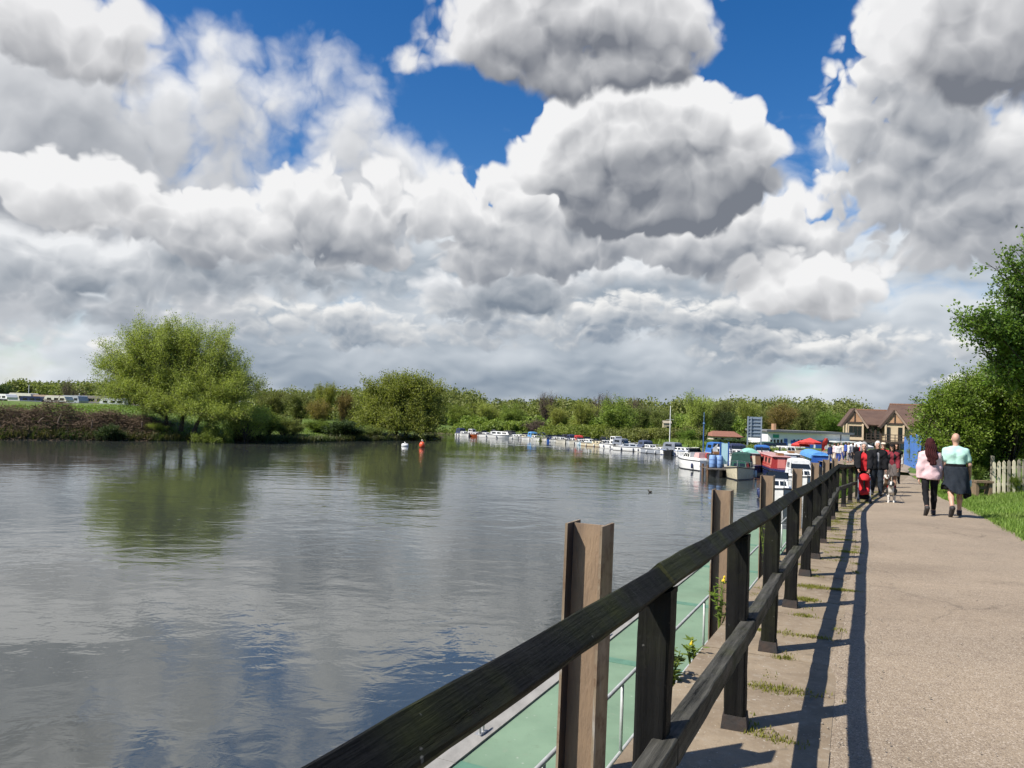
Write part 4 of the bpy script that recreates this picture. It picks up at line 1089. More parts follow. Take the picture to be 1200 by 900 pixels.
for i in range(7000):
    k = rb.integers(0, 6); seg = [(29, 84), (27, 95), (22.5, 111), (13.5, 129), (1, 142), (-14, 150), (-40, 158)]
    u = rb.random(); a, b = seg[k], seg[k + 1]; x = a[0] + (b[0] - a[0]) * u + rb.uniform(.1, 1.5); y = a[1] + (b[1] - a[1]) * u + rb.uniform(.1, 1.5)
    pts.append((x, y, 0))
pts = np.array(pts); pts[:, 2] = ground_z(pts[:, 0], pts[:, 1]) - .05
tag(blade_mesh('bank_grass', pts, .3, .9, .12, L_WILLOW2, rb, .8), kind='stuff', label='green bank growth behind the moored boats')
# ------------------------------------------------------------------ boats
def gel(name, c, rough=0.25): return P('gelcoat_' + name, c, tuple(x * .86 for x in c), 2.5, rough, 0.0)
WHITE = gel('white', (0.78, 0.77, 0.73)); CREAM = gel('cream', (0.68, 0.60, 0.42)); NAVY = gel('navy', (0.02, 0.03, 0.09)); BLACK = gel('black', (0.015, 0.015, 0.017), .4)
RED = gel('red', (0.42, 0.045, 0.04)); ORANGE = gel('orange', (0.62, 0.12, 0.03)); BLUE = gel('blue', (0.03, 0.10, 0.36)); PALEBLUE = gel('pale_blue', (0.50, 0.68, 0.78)); GREY = gel('grey', (0.33, 0.35, 0.38)); DGREEN = gel('dark_green', (0.02, 0.07, 0.045)); BROWN = gel('brown', (0.16, 0.09, 0.05)); WOOD = P('varnished_wood', (0.26, 0.13, 0.05), (0.17, 0.08, 0.03), 4, 0.35, stretch=(1, 6, 6))
def cloth(name, c): return P('canvas_' + name, c, tuple(x * .7 for x in c), 3.0, 0.85, 0.5, 9)
C_NAVY = cloth('navy', (0.02, 0.03, 0.08)); C_BLUE = cloth('blue', (0.03, 0.14, 0.42)); C_BLACK = cloth('black', (0.02, 0.02, 0.025)); C_GREEN = cloth('green', (0.015, 0.06, 0.045)); C_GREY = cloth('grey', (0.20, 0.22, 0.26)); C_RED = cloth('red', (0.50, 0.04, 0.03)); C_MINT = cloth('mint', (0.28, 0.60, 0.48)); C_SKY = cloth('sky_blue', (0.10, 0.30, 0.60)); C_WHITE = cloth('white', (0.72, 0.72, 0.70))
mt, t = new_mat('dark_glass'); finish(t, principled(t, (0.012, 0.016, 0.02), 0.06, 0, None, 0.6)); GLASS = mt
CHROME = P('rail_steel', (0.62, 0.62, 0.62), None, 6, 0.25, metal=0.9)
RUBBER = P('black_rubber', (0.02, 0.02, 0.02), (0.035, 0.035, 0.035), 6, 0.7)
def hull_mesh(L, B, fb, sheer=.25, draft=.25, full=.55, stern=.86, deck_in=.03, n=14, vee=.93):
    """Closed hull: bow at +y. Returns MB with mi 0 = topsides, 1 = deck."""
    mb = MB(); rows = []
    for i in range(n + 1):
        u = i / n; y = -L / 2 + L * u
        if u < full: b = stern + (1 - stern) * math.sin(u / full * math.pi / 2)
        else: b = math.cos(((u - full) / (1 - full)) ** 1.25 * math.pi / 2 * .985)
        b *= B / 2; z = fb + sheer * max(0, (u - .35) / .65) ** 2
        bw_ = b * (vee if u < full else vee * (1 - .45 * ((u - full) / (1 - full))))
        rk = .35 * fb * max(0, (u - .7) / .3) ** 2
        rows.append([(b, y + rk, z), (b * .985, y + rk * .9, z - .06), ((b + bw_) / 2 * 1.02, y + rk * .4, z * .5), (bw_, y, 0.02), (bw_ * .55, y, -draft * .7), (0, y, -draft)])
    vs = []; fs = []; mi = []
    m_ = 6
    for r_ in rows:
        for sgn in (1, -1):
            for p in r_: vs.append((p[0] * sgn, p[1], p[2]))
    W2 = 2 * m_
    for i in range(n):
        for j in range(m_ - 1):
            a = i * W2 + j; fs.append((a, a + 1, a + W2 + 1, a + W2))
            a2 = i * W2 + m_ + j; fs.append((a2, a2 + W2, a2 + W2 + 1, a2 + 1))
        fs.append((i * W2, i * W2 + W2, (i + 1) * W2 + m_, i * W2 + m_)); mi.append(len(fs) - 1)
    fs.append(tuple(range(m_ - 1, -1, -1)) + tuple(range(m_, 2 * m_)))
    mb.add(vs, fs); 
    for k in mi: mb.mi[k] = 1
    return mb, rows
def cabin_prism(y0, y1, w0, w1, z0, z1, rake_f=.3, rake_a=.08, tum=.12):
    """Tapered cabin: w0 width aft, w1 width forward."""
    t0 = 1 - tum; vs = [(-w0 / 2, y0, z0), (w0 / 2, y0, z0), (w1 / 2, y1, z0), (-w1 / 2, y1, z0),
          (-w0 / 2 * t0, y0 + rake_a, z1), (w0 / 2 * t0, y0 + rake_a, z1), (w1 / 2 * t0, y1 - rake_f, z1), (-w1 / 2 * t0, y1 - rake_f, z1)]
    return vs
BOXF = [(3, 2, 1, 0), (4, 5, 6, 7), (0, 1, 5, 4), (1, 2, 6, 5), (2, 3, 7, 6), (3, 0, 4, 7)]
def face_panel(vs, face, u0, u1, v0, v1, out=.012):
    """Thin panel standing proud of a quad side face (bottom a,b; top d,c)."""
    a, b, c, d = (V3(vs[i]) for i in face); nrm = (b - a).cross(d - a).normalized()
    def pt(u, v): return a.lerp(b, u).lerp(d.lerp(c, u), v)
    q = [pt(u0, v0), pt(u1, v0), pt(u1, v1), pt(u0, v1)]
    mb = MB(); mb.slab([p + nrm * out for p in q], out + .01); return mb
def cruiser(label, x, y, head, L=6.5, B=2.3, fb=.75, hull=WHITE, cab=WHITE, canopy=None, stripe=None, cab_h=.65, fly=False, mast=0.0, outboard=True, group=None, rail_=True, wind=True, deck=None, cat='boat', boot=None, name='motor_cruiser', fenders=2, cab_y=(-.12, .26), wheelhouse=0.0, tonneau=None):
    o = thing(name, label, cat, (x, y, WATER_Z), head, group)
    mb, rows = hull_mesh(L, B, fb)
    mb.build('hull', [hull, deck or hull], o, smooth=False)
    # rubbing strake
    for sg in (1, -1):
        mb = MB(); mb.tube([(r_[0][0] * sg * 1.01, r_[0][1], r_[0][2] - .07) for r_ in rows], .035, 6); mb.build('rubbing_strake', stripe or RUBBER, o)
    if boot:
        for sg in (1, -1):
            mb = MB(); mb.tube([(r_[3][0] * sg * 1.0, r_[3][1], .03) for r_ in rows], .06, 6); mb.build('boot_stripe', boot, o)
    zc = fb - .02
    y0, y1 = cab_y[0] * L, cab_y[1] * L
    vs = cabin_prism(y0, y1, B * .72, B * .52, zc, fb + cab_h, .45, .02)
    mb = MB(); mb.add(vs, BOXF); cb = mb.build('cabin', cab, o)
    for f in ((1, 2, 6, 5), (3, 0, 4, 7)):
        for k in range(3):
            face_panel(vs, f, .08 + .29 * k, .30 + .29 * k, .32, .80).build('window', GLASS, cb)
    face_panel(vs, (2, 3, 7, 6), .1, .47, .35, .85).build('window', GLASS, cb); face_panel(vs, (2, 3, 7, 6), .53, .9, .35, .85).build('window', GLASS, cb)
    ztop = fb + cab_h
    if wheelhouse:
        v2 = cabin_prism(y0 - .02, y0 + L * .20, B * .66, B * .58, ztop - .02, ztop + wheelhouse, .22, .05, .1)
        mb = MB(); mb.add(v2, BOXF); wh = mb.build('wheelhouse', cab, o)
        for f in ((1, 2, 6, 5), (3, 0, 4, 7)): face_panel(v2, f, .1, .48, .28, .85).build('window', GLASS, wh); face_panel(v2, f, .54, .9, .28, .85).build('window', GLASS, wh)
        face_panel(v2, (2, 3, 7, 6), .08, .92, .25, .85).build('window', GLASS, wh)
        ztop += wheelhouse
    elif wind:
        v2 = cabin_prism(y0 + .05, y0 + .55, B * .70, B * .62, ztop - .01, ztop + .38, .34, .28, .1)
        mb = MB(); mb.add(v2, [(2, 3, 7, 6), (1, 2, 6, 5), (3, 0, 4, 7)]); mb.build('windscreen', GLASS, o)
    if canopy:
        ya, yb = -L * .46, y0 + .35; h = max(ztop, fb + .95) + .12
        vs2 = cabin_prism(ya, yb, B * .80, B * .74, fb - .03, h, .12, .28, .14)
        mb = MB(); mb.add(vs2, BOXF)
        n0 = len(mb.v); mb.add([(-B * .34, ya + .32, h + .002), (B * .34, ya + .32, h + .002), (B * .32, yb - .15, h + .002), (-B * .32, yb - .15, h + .002), (-B * .18, ya + .45, h + .1), (B * .18, ya + .45, h + .1), (B * .17, yb - .3, h + .1), (-B * .17, yb - .3, h + .1)], BOXF[1:])
        cn = mb.build('canopy', canopy, o)
        for f in ((1, 2, 6, 5), (3, 0, 4, 7)): face_panel(vs2, f, .2, .75, .5, .82, .008).build('window', GLASS, cn)
    if tonneau:
        mb = MB(); mb.add(cabin_prism(-L * .47, y0 + .02, B * .84, B * .8, fb - .03, fb + .16, .05, .1, .2), BOXF); mb.build('tonneau_cover', tonneau, o)
    if fly:
        mb = MB(); mb.box((0, y0 + .6, ztop + .19), (B * .55, 1.3, .36), taper=.85); mb.build('flybridge', cab, o)
    if rail_:
        mb = MB(); pts = []
        for r_ in rows[8:]: pts.append((r_[0][0] * .9, r_[0][1], r_[0][2] + .42))
        pts += [(-a, b, c) for a, b, c in reversed(pts)]
        mb.tube(pts, .016, 5)
        mb.build('bow_rail', CHROME, o)
        for sg in (1, -1):
            for r_ in rows[8::2]:
                mb = MB(); mb.tube([(r_[0][0] * .9 * sg, r_[0][1], r_[0][2] - .02), (r_[0][0] * .9 * sg, r_[0][1], r_[0][2] + .42)], .014, 5); mb.build('stanchion', CHROME, o)
    if outboard:
        mb = MB(); mb.box((0, -L / 2 - .22, fb + .12), (.30, .42, .42), taper=.75); mb.box((0, -L / 2 - .2, fb - .35), (.14, .24, .56)); mb.build('outboard_motor', BLACK, o)
    for k in range(fenders):
        for sg in (1, -1):
            r_ = rows[3 + 4 * k]; c = (r_[1][0] * sg * 1.02 + sg * .09, r_[1][1], fb * .42)
            mb = MB(); mb.tube([(c[0], c[1], c[2] - .24), (c[0], c[1], c[2] - .18), (c[0], c[1], c[2] + .18), (c[0], c[1], c[2] + .24)], [.03, .09, .09, .03], 8); mb.build('fender', WHITE if hull is not WHITE else NAVY, o, smooth=True)
    if group == GM: o.scale = (.80, .80, .80)
    if mast:
        mb = MB(); mb.tube([(0, y1, ztop - .1), (0, y1, ztop + mast)], [.05, .03], 6); mb.build('mast', CHROME, o)
    return o
def narrowboat(label, x, y, head, L=12.0, B=2.1, hull=NAVY, cab=RED, panel=CREAM, roof=None, top=None, group=None, name='narrowboat', cratch=None, cab_span=(-.36, .30)):
    o = thing(name, label, 'narrowboat', (x, y, WATER_Z), head, group)
    mb = MB(); outl = [(-B * .36, -L / 2), (-B / 2, -L / 2 + .5), (-B / 2, L / 2 - 2.0), (-B * .38, L / 2 - 1.0), (-B * .16, L / 2 - .25), (0, L / 2), (B * .16, L / 2 - .25), (B * .38, L / 2 - 1.0), (B / 2, L / 2 - 2.0), (B / 2, -L / 2 + .5), (B * .36, -L / 2)]
    outl = outl[::-1]
    mb.prism(outl, -.5, .62); mb.build('hull', hull, o)
    mb = MB(); mb.prism([(a * 1.03, b * 1.004) for a, b in outl], .38, .46); mb.build('rubbing_strake', BLACK, o)
    y0, y1 = cab_span[0] * L, cab_span[1] * L
    vs = cabin_prism(y0, y1, B * .88, B * .88, .60, 1.62, .05, .05, .14); mb = MB(); mb.add(vs, BOXF); cb = mb.build('cabin', cab, o)
    vr = cabin_prism(y0 - .08, y1 + .08, B * .80, B * .80, 1.615, 1.68, .02, .02, .1); mb = MB(); mb.add(vr, BOXF); rf = mb.build('roof', roof or GREY, cb)
    for f in ((1, 2, 6, 5), (3, 0, 4, 7)):
        face_panel(vs, f, .03, .97, .12, .16, .006).build('coach_line', panel, cb)
        for k in range(5):
            c0 = .08 + .185 * k
            face_panel(vs, f, c0, c0 + .10, .42, .82).build('window', GLASS, cb)
            if panel is not cab: face_panel(vs, f, c0 + .115, c0 + .165, .3, .88, .008).build('painted_panel', panel, cb)
    face_panel(vs, (2, 3, 7, 6), .3, .7, .05, .9).build('door', panel, cb); face_panel(vs, (0, 1, 5, 4), .3, .7, .05, .9).build('door', panel, cb)
    if cratch:
        vs = cabin_prism(y1 + .02, y1 + 1.9, B * .85, B * .55, .6, 1.5, .9, .0, .5); mb = MB(); mb.add(vs, BOXF); mb.build('cratch_cover', cratch, o)
    if top:
        mb = MB(); n = 8; rows_ = []
        vs = []; fs = []
        for i in range(2):
            yy = y0 + .3 if i == 0 else y1 - .4
            for j in range(n + 1):
                a = math.pi * j / n; vs.append((math.cos(a) * B * .46, yy, 1.30 + math.sin(a) * .62))
        for j in range(n): fs.append((j, j + 1, n + 2 + j, n + 1 + j))
        fs.append(tuple(range(n + 1))); fs.append(tuple(reversed(range(n + 1, 2 * n + 2))))
        mb.add(vs, [tuple(reversed(f)) for f in fs]); mb.build('tarpaulin', top, o)
    else:
        mb = MB(); mb.cyl((B * .2, y0 + 1.2, 1.9), .06, .5, 10); mb.build('chimney', BLACK, o)
        mb = MB(); mb.box((-.2, y1 - 2, 1.78), (.5, 1.3, .18)); mb.build('roof_box', WOOD, o)
    mb = MB(); mb.tube([(0, -L / 2 + .2, .6), (.05, -L / 2 + .25, 1.25), (.05, -L / 2 + 1.0, 1.35)], .03, 6); mb.build('tiller', CHROME, o)
    return o
def wl(x, y): p = at_z(x, y, WATER_Z); return float(p[0]), float(p[1])
GM = 'boats moored along the far bank'
GREYW = gel('dull_white', (0.60, 0.60, 0.57)); OLDW = gel('stained_white', (0.66, 0.62, 0.52))
# row along the far bank, from the bend to the marina (bows towards the water)
h0 = R(180)
def face(x, y, dh=0):
    """Heading with the bow towards the towpath, swung dh degrees towards the right bank."""
    return math.atan2(x, -y) + R(dh)
def moor(px, py, L, dh=0):
    x, y = wl(px, py); h = face(x, y, dh); return dict(x=x + math.sin(h) * L * .5, y=y - math.cos(h) * L * .5, head=h)
def lie(pa, pb_, off=0.0):
    """Stern at waterline point a, bow at b."""
    a = wl(*pa); b = wl(*pb_); L = math.hypot(b[0] - a[0], b[1] - a[1]); return dict(x=(a[0] + b[0]) / 2, y=(a[1] + b[1]) / 2, head=math.atan2(-(b[0] - a[0]), b[1] - a[1]), L=L)
def row(px, py, dh=0): x, y = wl(px, py); return dict(x=x, y=y + 2.0, head=face(x, y, -dh), group=GM)
S = dict(L=5.5, B=2.0, fb=.62, cab_h=.5)
cruiser('small white cruiser with dark stern cover, first boat at the bend', **row(542, 511.5, -25), **S, canopy=C_NAVY)
cruiser('orange red hulled boat with a small white wheelhouse near the bend', **row(553, 512.0, -50), L=6, B=2.1, fb=.55, hull=ORANGE, cab=WHITE, cab_h=.4, wheelhouse=.75)
cruiser('low white cruiser between the orange boat and the long white cruiser', **row(568, 513.0, -30), **S, tonneau=C_BLACK, hull=GREYW)
cruiser('long white cruiser with a row of dark windows on the far bank', **row(585, 514.0, -62), L=9, B=2.6, fb=.75, cab_h=.75, cab_y=(-.2, .3))
cruiser('low white boat with black stern beside the long white cruiser', **row(604, 515.0, -50), L=7, B=2.1, fb=.6, cab_h=.4, canopy=C_BLACK, hull=GREYW)
cruiser('cream cabined little cruiser left of the blue canopied boat', **row(616, 516.0, -20), L=5, B=1.9, fb=.6, cab=CREAM, cab_h=.55)
cruiser('white boat with a bright blue canopy on the far bank', **row(627, 517.0, -20), L=5.5, B=2.0, fb=.65, cab_h=.5, canopy=C_SKY)
cruiser('white bowed boat with navy cover right of the blue canopy', **row(637, 517.6, -15), **S, canopy=C_NAVY, hull=OLDW)
cruiser('blue hulled boat with an orange red stern on the far bank', **row(645, 518.3, -30), L=5.5, B=2.0, fb=.6, hull=BLUE, deck=ORANGE, cab=NAVY, cab_h=.45, tonneau=C_RED)
cruiser('plain white sloping bow cruiser after the blue and orange boat', **row(651.5, 519, -10), **S, hull=GREYW)
cruiser('white cruiser with dark glazed cabin left of the navy canopies', **row(658, 519.8, -18), L=5.6, B=2.1, fb=.66, cab_h=.55, tonneau=C_NAVY, hull=OLDW)
cruiser('narrow white boat with a black tonneau on the far bank', **row(665.5, 520.3, -12), L=5.2, B=1.9, fb=.6, cab_h=.42, canopy=C_BLACK, hull=GREYW)
cruiser('white boat with tall navy canopy left of the red canopied boat', **row(673, 521, -15), L=5.5, B=2.0, fb=.66, cab_h=.5, canopy=C_NAVY, hull=OLDW)
cruiser('white boat under a bright red canopy on the far bank', **row(681, 521.8, -12), L=5.2, B=2.0, fb=.62, cab_h=.45, canopy=C_RED)
cruiser('white cruiser with pale blue hull beside the red canopied boat', **row(691, 523, -28), L=6, B=2.2, fb=.68, hull=PALEBLUE, deck=WHITE, cab_h=.6)
cruiser('long cream and brown river launch right of the pale blue hull', **row(703, 524.2, -45), L=7.5, B=2.2, fb=.6, hull=CREAM, cab=CREAM, cab_h=.45, stripe=BROWN, boot=BROWN)
cruiser('boat with a tall dark charcoal canopy before the flybridge cruiser', **row(712, 525, -10), L=5.5, B=2.2, fb=.7, hull=NAVY, deck=WHITE, cab_h=.6, canopy=C_BLACK)
cruiser('large white cruiser with raised flybridge wheelhouse', **row(725, 527, -35), L=7.5, B=2.6, fb=.85, cab_h=.6, wheelhouse=.75)
cruiser('white cruiser with grey windscreen cover right of the flybridge', **row(737, 528.3, -40), L=6.5, B=2.3, fb=.75, cab_h=.5, canopy=C_GREY, boot=NAVY)
cruiser('long low white boat with a grey roof and black waterline', **row(749, 529.8, -62), L=8, B=2.3, fb=.7, cab=GREY, cab_h=.5, boot=BLACK, cab_y=(-.3, .25))
cruiser('white cruiser under a slate blue canopy beside the black canopied boat', **row(764, 531.6, -25), L=6, B=2.3, fb=.8, cab_h=.55, canopy=cloth('slate', (0.07, 0.09, 0.15)))
cruiser('pale grey boat with open guard rails along its deck', **row(777, 533, -50), L=6.5, B=2.2, fb=.75, hull=GREY, deck=WHITE, cab=WHITE, cab_h=.3, wind=False, boot=BLACK)
cruiser('boat closed in by a black canopy left of the blue striped cruiser', **row(788, 534.2, -8), L=5, B=2.0, fb=.7, hull=BLACK, cab=BLACK, cab_h=.4, canopy=C_BLACK)
cruiser('white and blue striped cruiser half hidden by the nearest white cruiser', **row(802, 535.5, -45), L=7, B=2.3, fb=.85, cab_h=.5, stripe=BLUE, boot=NAVY, canopy=C_GREY)
# marina group
x, y = wl(828, 552)
b = cruiser('white cabin cruiser with pink and red cockpit cover moored nearest mid river', x - .75, y + 2.0, R(20), L=4.6, B=1.9, fb=.95, cab_h=.62, tonneau=C_WHITE, boot=BLACK, cab_y=(-.10, .24), fenders=1)
mb = MB(); mb.box((0.0, -1.35, 1.30), (1.2, .8, .55), taper=.8); mb.build('cockpit_cover', cloth('pink', (0.62, 0.36, 0.34)), b)
mb = MB(); mb.tube([(.35 + .25 * math.cos(a), -1.85 + .06 * math.sin(a), 1.3 + .25 * math.sin(a)) for a in [k * math.pi / 8 for k in range(17)]], .06, 8); mb.build('lifebuoy', RED, b)
mb = MB(); mb.slab([(.5, -2.2, 1.2), (.5, -2.25, 2.0), (.9, -2.5, 2.5), (.85, -2.4, 1.7)], .02); mb.build('ensign', C_WHITE, b)
narrowboat('low dark workboat with a black cover left of the green canopied boat', **moor(843, 560, 5, 6), L=5, B=1.5, hull=BLACK, cab=BLACK, panel=BLACK, roof=C_BLACK, cab_span=(-.42, -.05), name='workboat')
cruiser('dark green canopied boat with pale hull moored beside the marina pontoon', **moor(864, 563, 5.5, -4), L=5.5, B=2.2, fb=.85, hull=CREAM, deck=CREAM, cab=DGREEN, cab_h=.45, canopy=C_GREEN, boot=BLACK, wind=False, outboard=False)
narrowboat('brown and cream narrowboat under a domed mint green tarpaulin', **moor(882, 554, 10, 3), L=10, B=1.9, hull=NAVY, cab=BROWN, panel=CREAM, top=C_MINT)
narrowboat('bright red narrowboat with pale painted panels behind the third pile', **lie((893, 548.5), (921, 560)), B=2.0, hull=NAVY, cab=RED, panel=gel('rose', (0.70, 0.22, 0.18)), roof=gel('pink_roof', (0.60, 0.30, 0.27)), cab_span=(-.42, .33))
cruiser('white cruiser with royal blue side screens left of the red narrowboat', **moor(897, 545, 6, 5), L=6, B=2.2, fb=.8, cab_h=.6, canopy=C_BLUE, cab=WHITE)
narrowboat('narrowboat roofed with a bright blue tarpaulin behind the piles', **lie((945, 546), (968, 557)), B=2.1, hull=BLACK, cab=BLUE, panel=BLUE, roof=C_SKY, top=C_SKY)
narrowboat('grey cabined narrowboat with bow cover between red and blue narrowboats', **moor(931, 555, 10, 8), L=10, B=2.0, hull=BLACK, cab=gel('taupe', (0.30, 0.24, 0.20)), panel=gel('taupe2', (0.36, 0.30, 0.26)), roof=C_WHITE, cratch=C_GREY)
cruiser('white cruiser moored behind the grey cabined narrowboat', **moor(919, 541, 7, 25), L=7, B=2.3, fb=.9, cab_h=.7)
cruiser('white and navy cruiser in front of the boathouse doors', **moor(938, 540, 8, 30), L=8, B=2.4, fb=.9, cab_h=.7, hull=NAVY, deck=WHITE)
cruiser('dark green topped cruiser below the boathouse windows', **moor(910, 540, 7, 12), L=7, B=2.3, fb=.9, cab_h=.6, canopy=C_GREEN)
cruiser('blue covered day boat left of the mint tarpaulin', **moor(872, 545, 6, 10), L=6, B=2.3, fb=.9, cab_h=.6, canopy=C_NAVY)
cruiser('white cruiser with blue awning beyond the noticeboard', **moor(856, 543, 6, 20), L=6, B=2.3, fb=.9, cab_h=.7, canopy=C_BLUE)
# white cruisers lying along the pontoon, bows towards us
x, y = wl(915, 593)
cruiser('white cruiser with black windows and pale grey foredeck nearest the path', x + .9, y + 3.0, face(x, y, 6), L=5.2, B=1.95, fb=.75, deck=gel('foredeck', (0.50, 0.56, 0.60)), cab_h=.48, cab_y=(-.2, .14), outboard=False)
x, y = wl(944, 577)
cruiser('white cruiser bow showing between two steel piles', x + .9, y + 3.2, face(x, y, 8), L=5.6, B=2.0, fb=.85, cab_h=.5, canopy=C_WHITE, outboard=False)
# buoys, post, mast
x, y = wl(494.5, 524.5)
o = thing('mooring_buoy', 'orange red round buoy floating near the second willow', 'buoy', (x, y, WATER_Z))
mb = MB(); mb.ball((0, 0, .30), .36, 16, sc=(1, 1, 1.2)); mb.build('float', P('buoy_orange', (0.72, 0.10, 0.03), (0.60, 0.08, 0.03), 3, 0.4), o, True)
mb = MB(); mb.tube([(.12 * math.cos(a), 0, .80 + .12 * math.sin(a)) for a in [k * .785 for k in range(9)]], .025, 6); mb.build('ring', CHROME, o)
x, y = wl(474.5, 523)
o = thing('mooring_buoy', 'small white buoy left of the orange one', 'buoy', (x, y, WATER_Z))
mb = MB(); mb.tube([(-.42, 0, .1), (-.34, 0, .1), (.34, 0, .1), (.42, 0, .1)], [.12, .25, .25, .12], 12); mb.build('float', P('buoy_white', (0.75, 0.75, 0.72), None, 3, 0.4), o, True)
mb = MB(); mb.tube([(.1 * math.cos(a), 0, .40 + .1 * math.sin(a)) for a in [k * .785 for k in range(9)]], .02, 6); mb.build('ring', CHROME, o)
x, y = wl(792, 533)
o = thing('mast', 'tall pale mast of a laid up sailing dinghy among the moored boats', 'mast', (x, y + 4, WATER_Z))
mb = MB(); mb.tube([(0, 0, .3), (0, 0, 6.2)], [.07, .045], 8); mb.build('spar', WHITE, o)
mb = MB(); mb.tube([(-.5, 0, 4.4), (.5, 0, 4.4)], .02, 6); mb.build('spreader', WHITE, o)
mb = MB(); mb.tube([(0, 0, .9), (0, -1.8, .95)], .045, 8); mb.build('boom', WHITE, o)
mb, _r_ = hull_mesh(3.6, 1.3, .4); mb.build('hull', WHITE, o)
x, y = wl(824, 545); Yp = 78.0; p = at_y(824, 530, Yp)
o = thing('flag_post', 'slender blue mooring post with a blue cap behind the white cruiser', 'post', (p[0], Yp, WATER_Z))
mb = MB(); mb.tube([(0, 0, -.5), (0, 0, at_y(824, 497, Yp)[2] - WATER_Z)], .06, 8); mb.build('post', P('post_blue', (0.05, 0.12, 0.30), None, 4, 0.5), o)
mb = MB(); z1 = at_y(824, 497, Yp)[2] - WATER_Z; mb.box((0, 0, z1 + .1), (.2, .2, .16), taper=.6); mb.tube([(0, 0, z1 + .2), (0, 0, at_y(824, 483, Yp)[2] - WATER_Z)], .03, 6); mb.build('cap', P('post_blue2', (0.12, 0.22, 0.38), None, 4, 0.5), o)
# marina jetty with blue frame and barrels
p = at_z(848, 549, -2.4); Yj = p[1]
o = thing('jetty', 'dark timber marina jetty behind the cruisers', 'jetty', (p[0], Yj, -2.4))
for i in range(5):
    mb = MB(); mb.box((-1.3 + i * .62, 0, 0), (.56, 3.2, .08)); mb.build('plank', P('jetty_board', (0.13, 0.11, 0.09), (0.08, 0.07, 0.06), 4, 0.85), o)
for sx_ in (-1.5, 1.4):
    for sy_ in (-.8, .8):
        mb = MB(); mb.tube([(sx_, sy_, -2), (sx_, sy_, .3)], .1, 8); mb.build('leg', BROWN, o)
zj = -2.36
p = at_y(848.5, 545, Yj)
o = thing('notice_frame', 'tall pale cyan noticeboard in a royal blue frame on the jetty', 'noticeboard', (p[0], Yj, zj))
hz = at_y(848, 518, Yj)[2] - zj
mb = MB(); mb.box((0, 0, hz * .55), (.55, .05, hz * .8)); mb.build('board', P('cyan_board', (0.45, 0.72, 0.74), (0.55, 0.75, 0.76), 2, 0.5), o)
for k in (-.34, .34): mb = MB(); mb.box((k, 0, hz / 2), (.1, .1, hz)); mb.build('post', BLUE, o)
for k, lab in ((-1.0, 'left pale blue barrel on the jetty beside the noticeboard'), (-.45, 'right pale blue barrel on the jetty beside the noticeboard')):
    o = thing('barrel', lab, 'barrel', (p[0] + k, Yj - .2, zj + .02), 0, 'pale blue barrels on the jetty')
    mb = MB(); mb.tube([(0, 0, 0), (0, 0, .05), (0, 0, .35), (0, 0, .5), (0, 0, .95), (0, 0, 1.0)], [.24, .27, .29, .29, .27, .24], 14); mb.build('drum', P('barrel_blue', (0.22, 0.36, 0.62), None, 3, 0.5), o, True)
    for z in (.33, .66): mb = MB(); mb.tube([(0, 0, z - .02), (0, 0, z + .02)], .305, 14); mb.build('hoop', P('barrel_hoop', (0.15, 0.26, 0.5), None, 3, 0.5), o)
# a duck far out
x, y = wl(762, 577)
o = thing('duck', 'small dark duck swimming alone on open water', 'duck', (x, y, WATER_Z), R(100)); o.scale = (.6, .6, .6)
mb = MB(); mb.tube([(0, -.2, .10), (0, -.14, .09), (0, 0, .07), (0, .12, .09), (0, .17, .14), (0, .19, .22), (0, .22, .26), (0, .28, .255), (0, .33, .245)], [.02, .06, .10, .085, .05, .04, .05, .035, .012], 10); mb.build('body', P('duck_brown', (0.06, 0.045, 0.03), (0.10, 0.08, 0.06), 12, 0.7), o, True)
# ------------------------------------------------------------------ timber framed riverside pub
def pt(x, y, Y): return at_y(x, y, Y)
BRICK = P('orange_render', (0.46, 0.27, 0.15), (0.36, 0.20, 0.11), 1.2, 0.85, 0.3)
CRM = P('cream_render', (0.62, 0.48, 0.30), (0.52, 0.40, 0.25), 1.0, 0.85, 0.2)
TIM = P('dark_timber', (0.055, 0.035, 0.025), (0.035, 0.025, 0.018), 5, 0.75)
mt, t = new_mat('brown_tiles'); v = coord(t)
w_ = t.new('ShaderNodeTexBrick'); t.put(w_.inputs['Vector'], v); w_.inputs['Scale'].default_value = 3.2
n1 = t.noise(v, 0.7, 4, .6)
w_.inputs['Color1'].default_value = (0.105, 0.058, 0.04, 1); w_.inputs['Color2'].default_value = (0.08, 0.045, 0.032, 1); w_.inputs['Mortar'].default_value = (0.06, 0.04, 0.03, 1)
c = t.mix(t.mr(n1, .35, .68, 0, .7), w_.outputs[0], (0.135, 0.082, 0.056)); finish(t, principled(t, c, 0.85, 0, bump(t, w_.outputs['Fac'], -.5, .03))); TILE = mt
YP = 118.0; kx = YP / 900
GP = -1.95
pub = thing('riverside_pub', 'two gabled timber framed riverside pub with brown tiled roofs and a dark balcony', 'pub', (*pt(1000, 500, YP)[:2], GP), R(-20))
def X(x, Y=YP): return float(at_y(x, 500, Y)[0])
def Z(x, y, Y=YP): return float(at_y(x, y, Y)[2])
eave = Z(1020, 496); 
x0, x1 = X(992), X(1076)
def wbox(mb, xa, xb, ya, yb, za, zb): mb.box(((xa + xb) / 2, (ya + yb) / 2, (za + zb) / 2), (xb - xa, yb - ya, zb - za))
fl1 = Z(1020, 516)
mb = MB(); wbox(mb, x0 + .3, x1 + 6, YP + 2.2, YP + 12, GP - .3, eave); mb.build('wall', CRM, pub, world=True)
mb = MB(); wbox(mb, x0 + .32, x1 + 6, YP + 2.02, YP + 2.19, GP - .3, fl1 - .3); mb.build('ground_storey', P('pale_plinth', (0.60, 0.56, 0.48), None, 1, 0.8), pub, world=True)
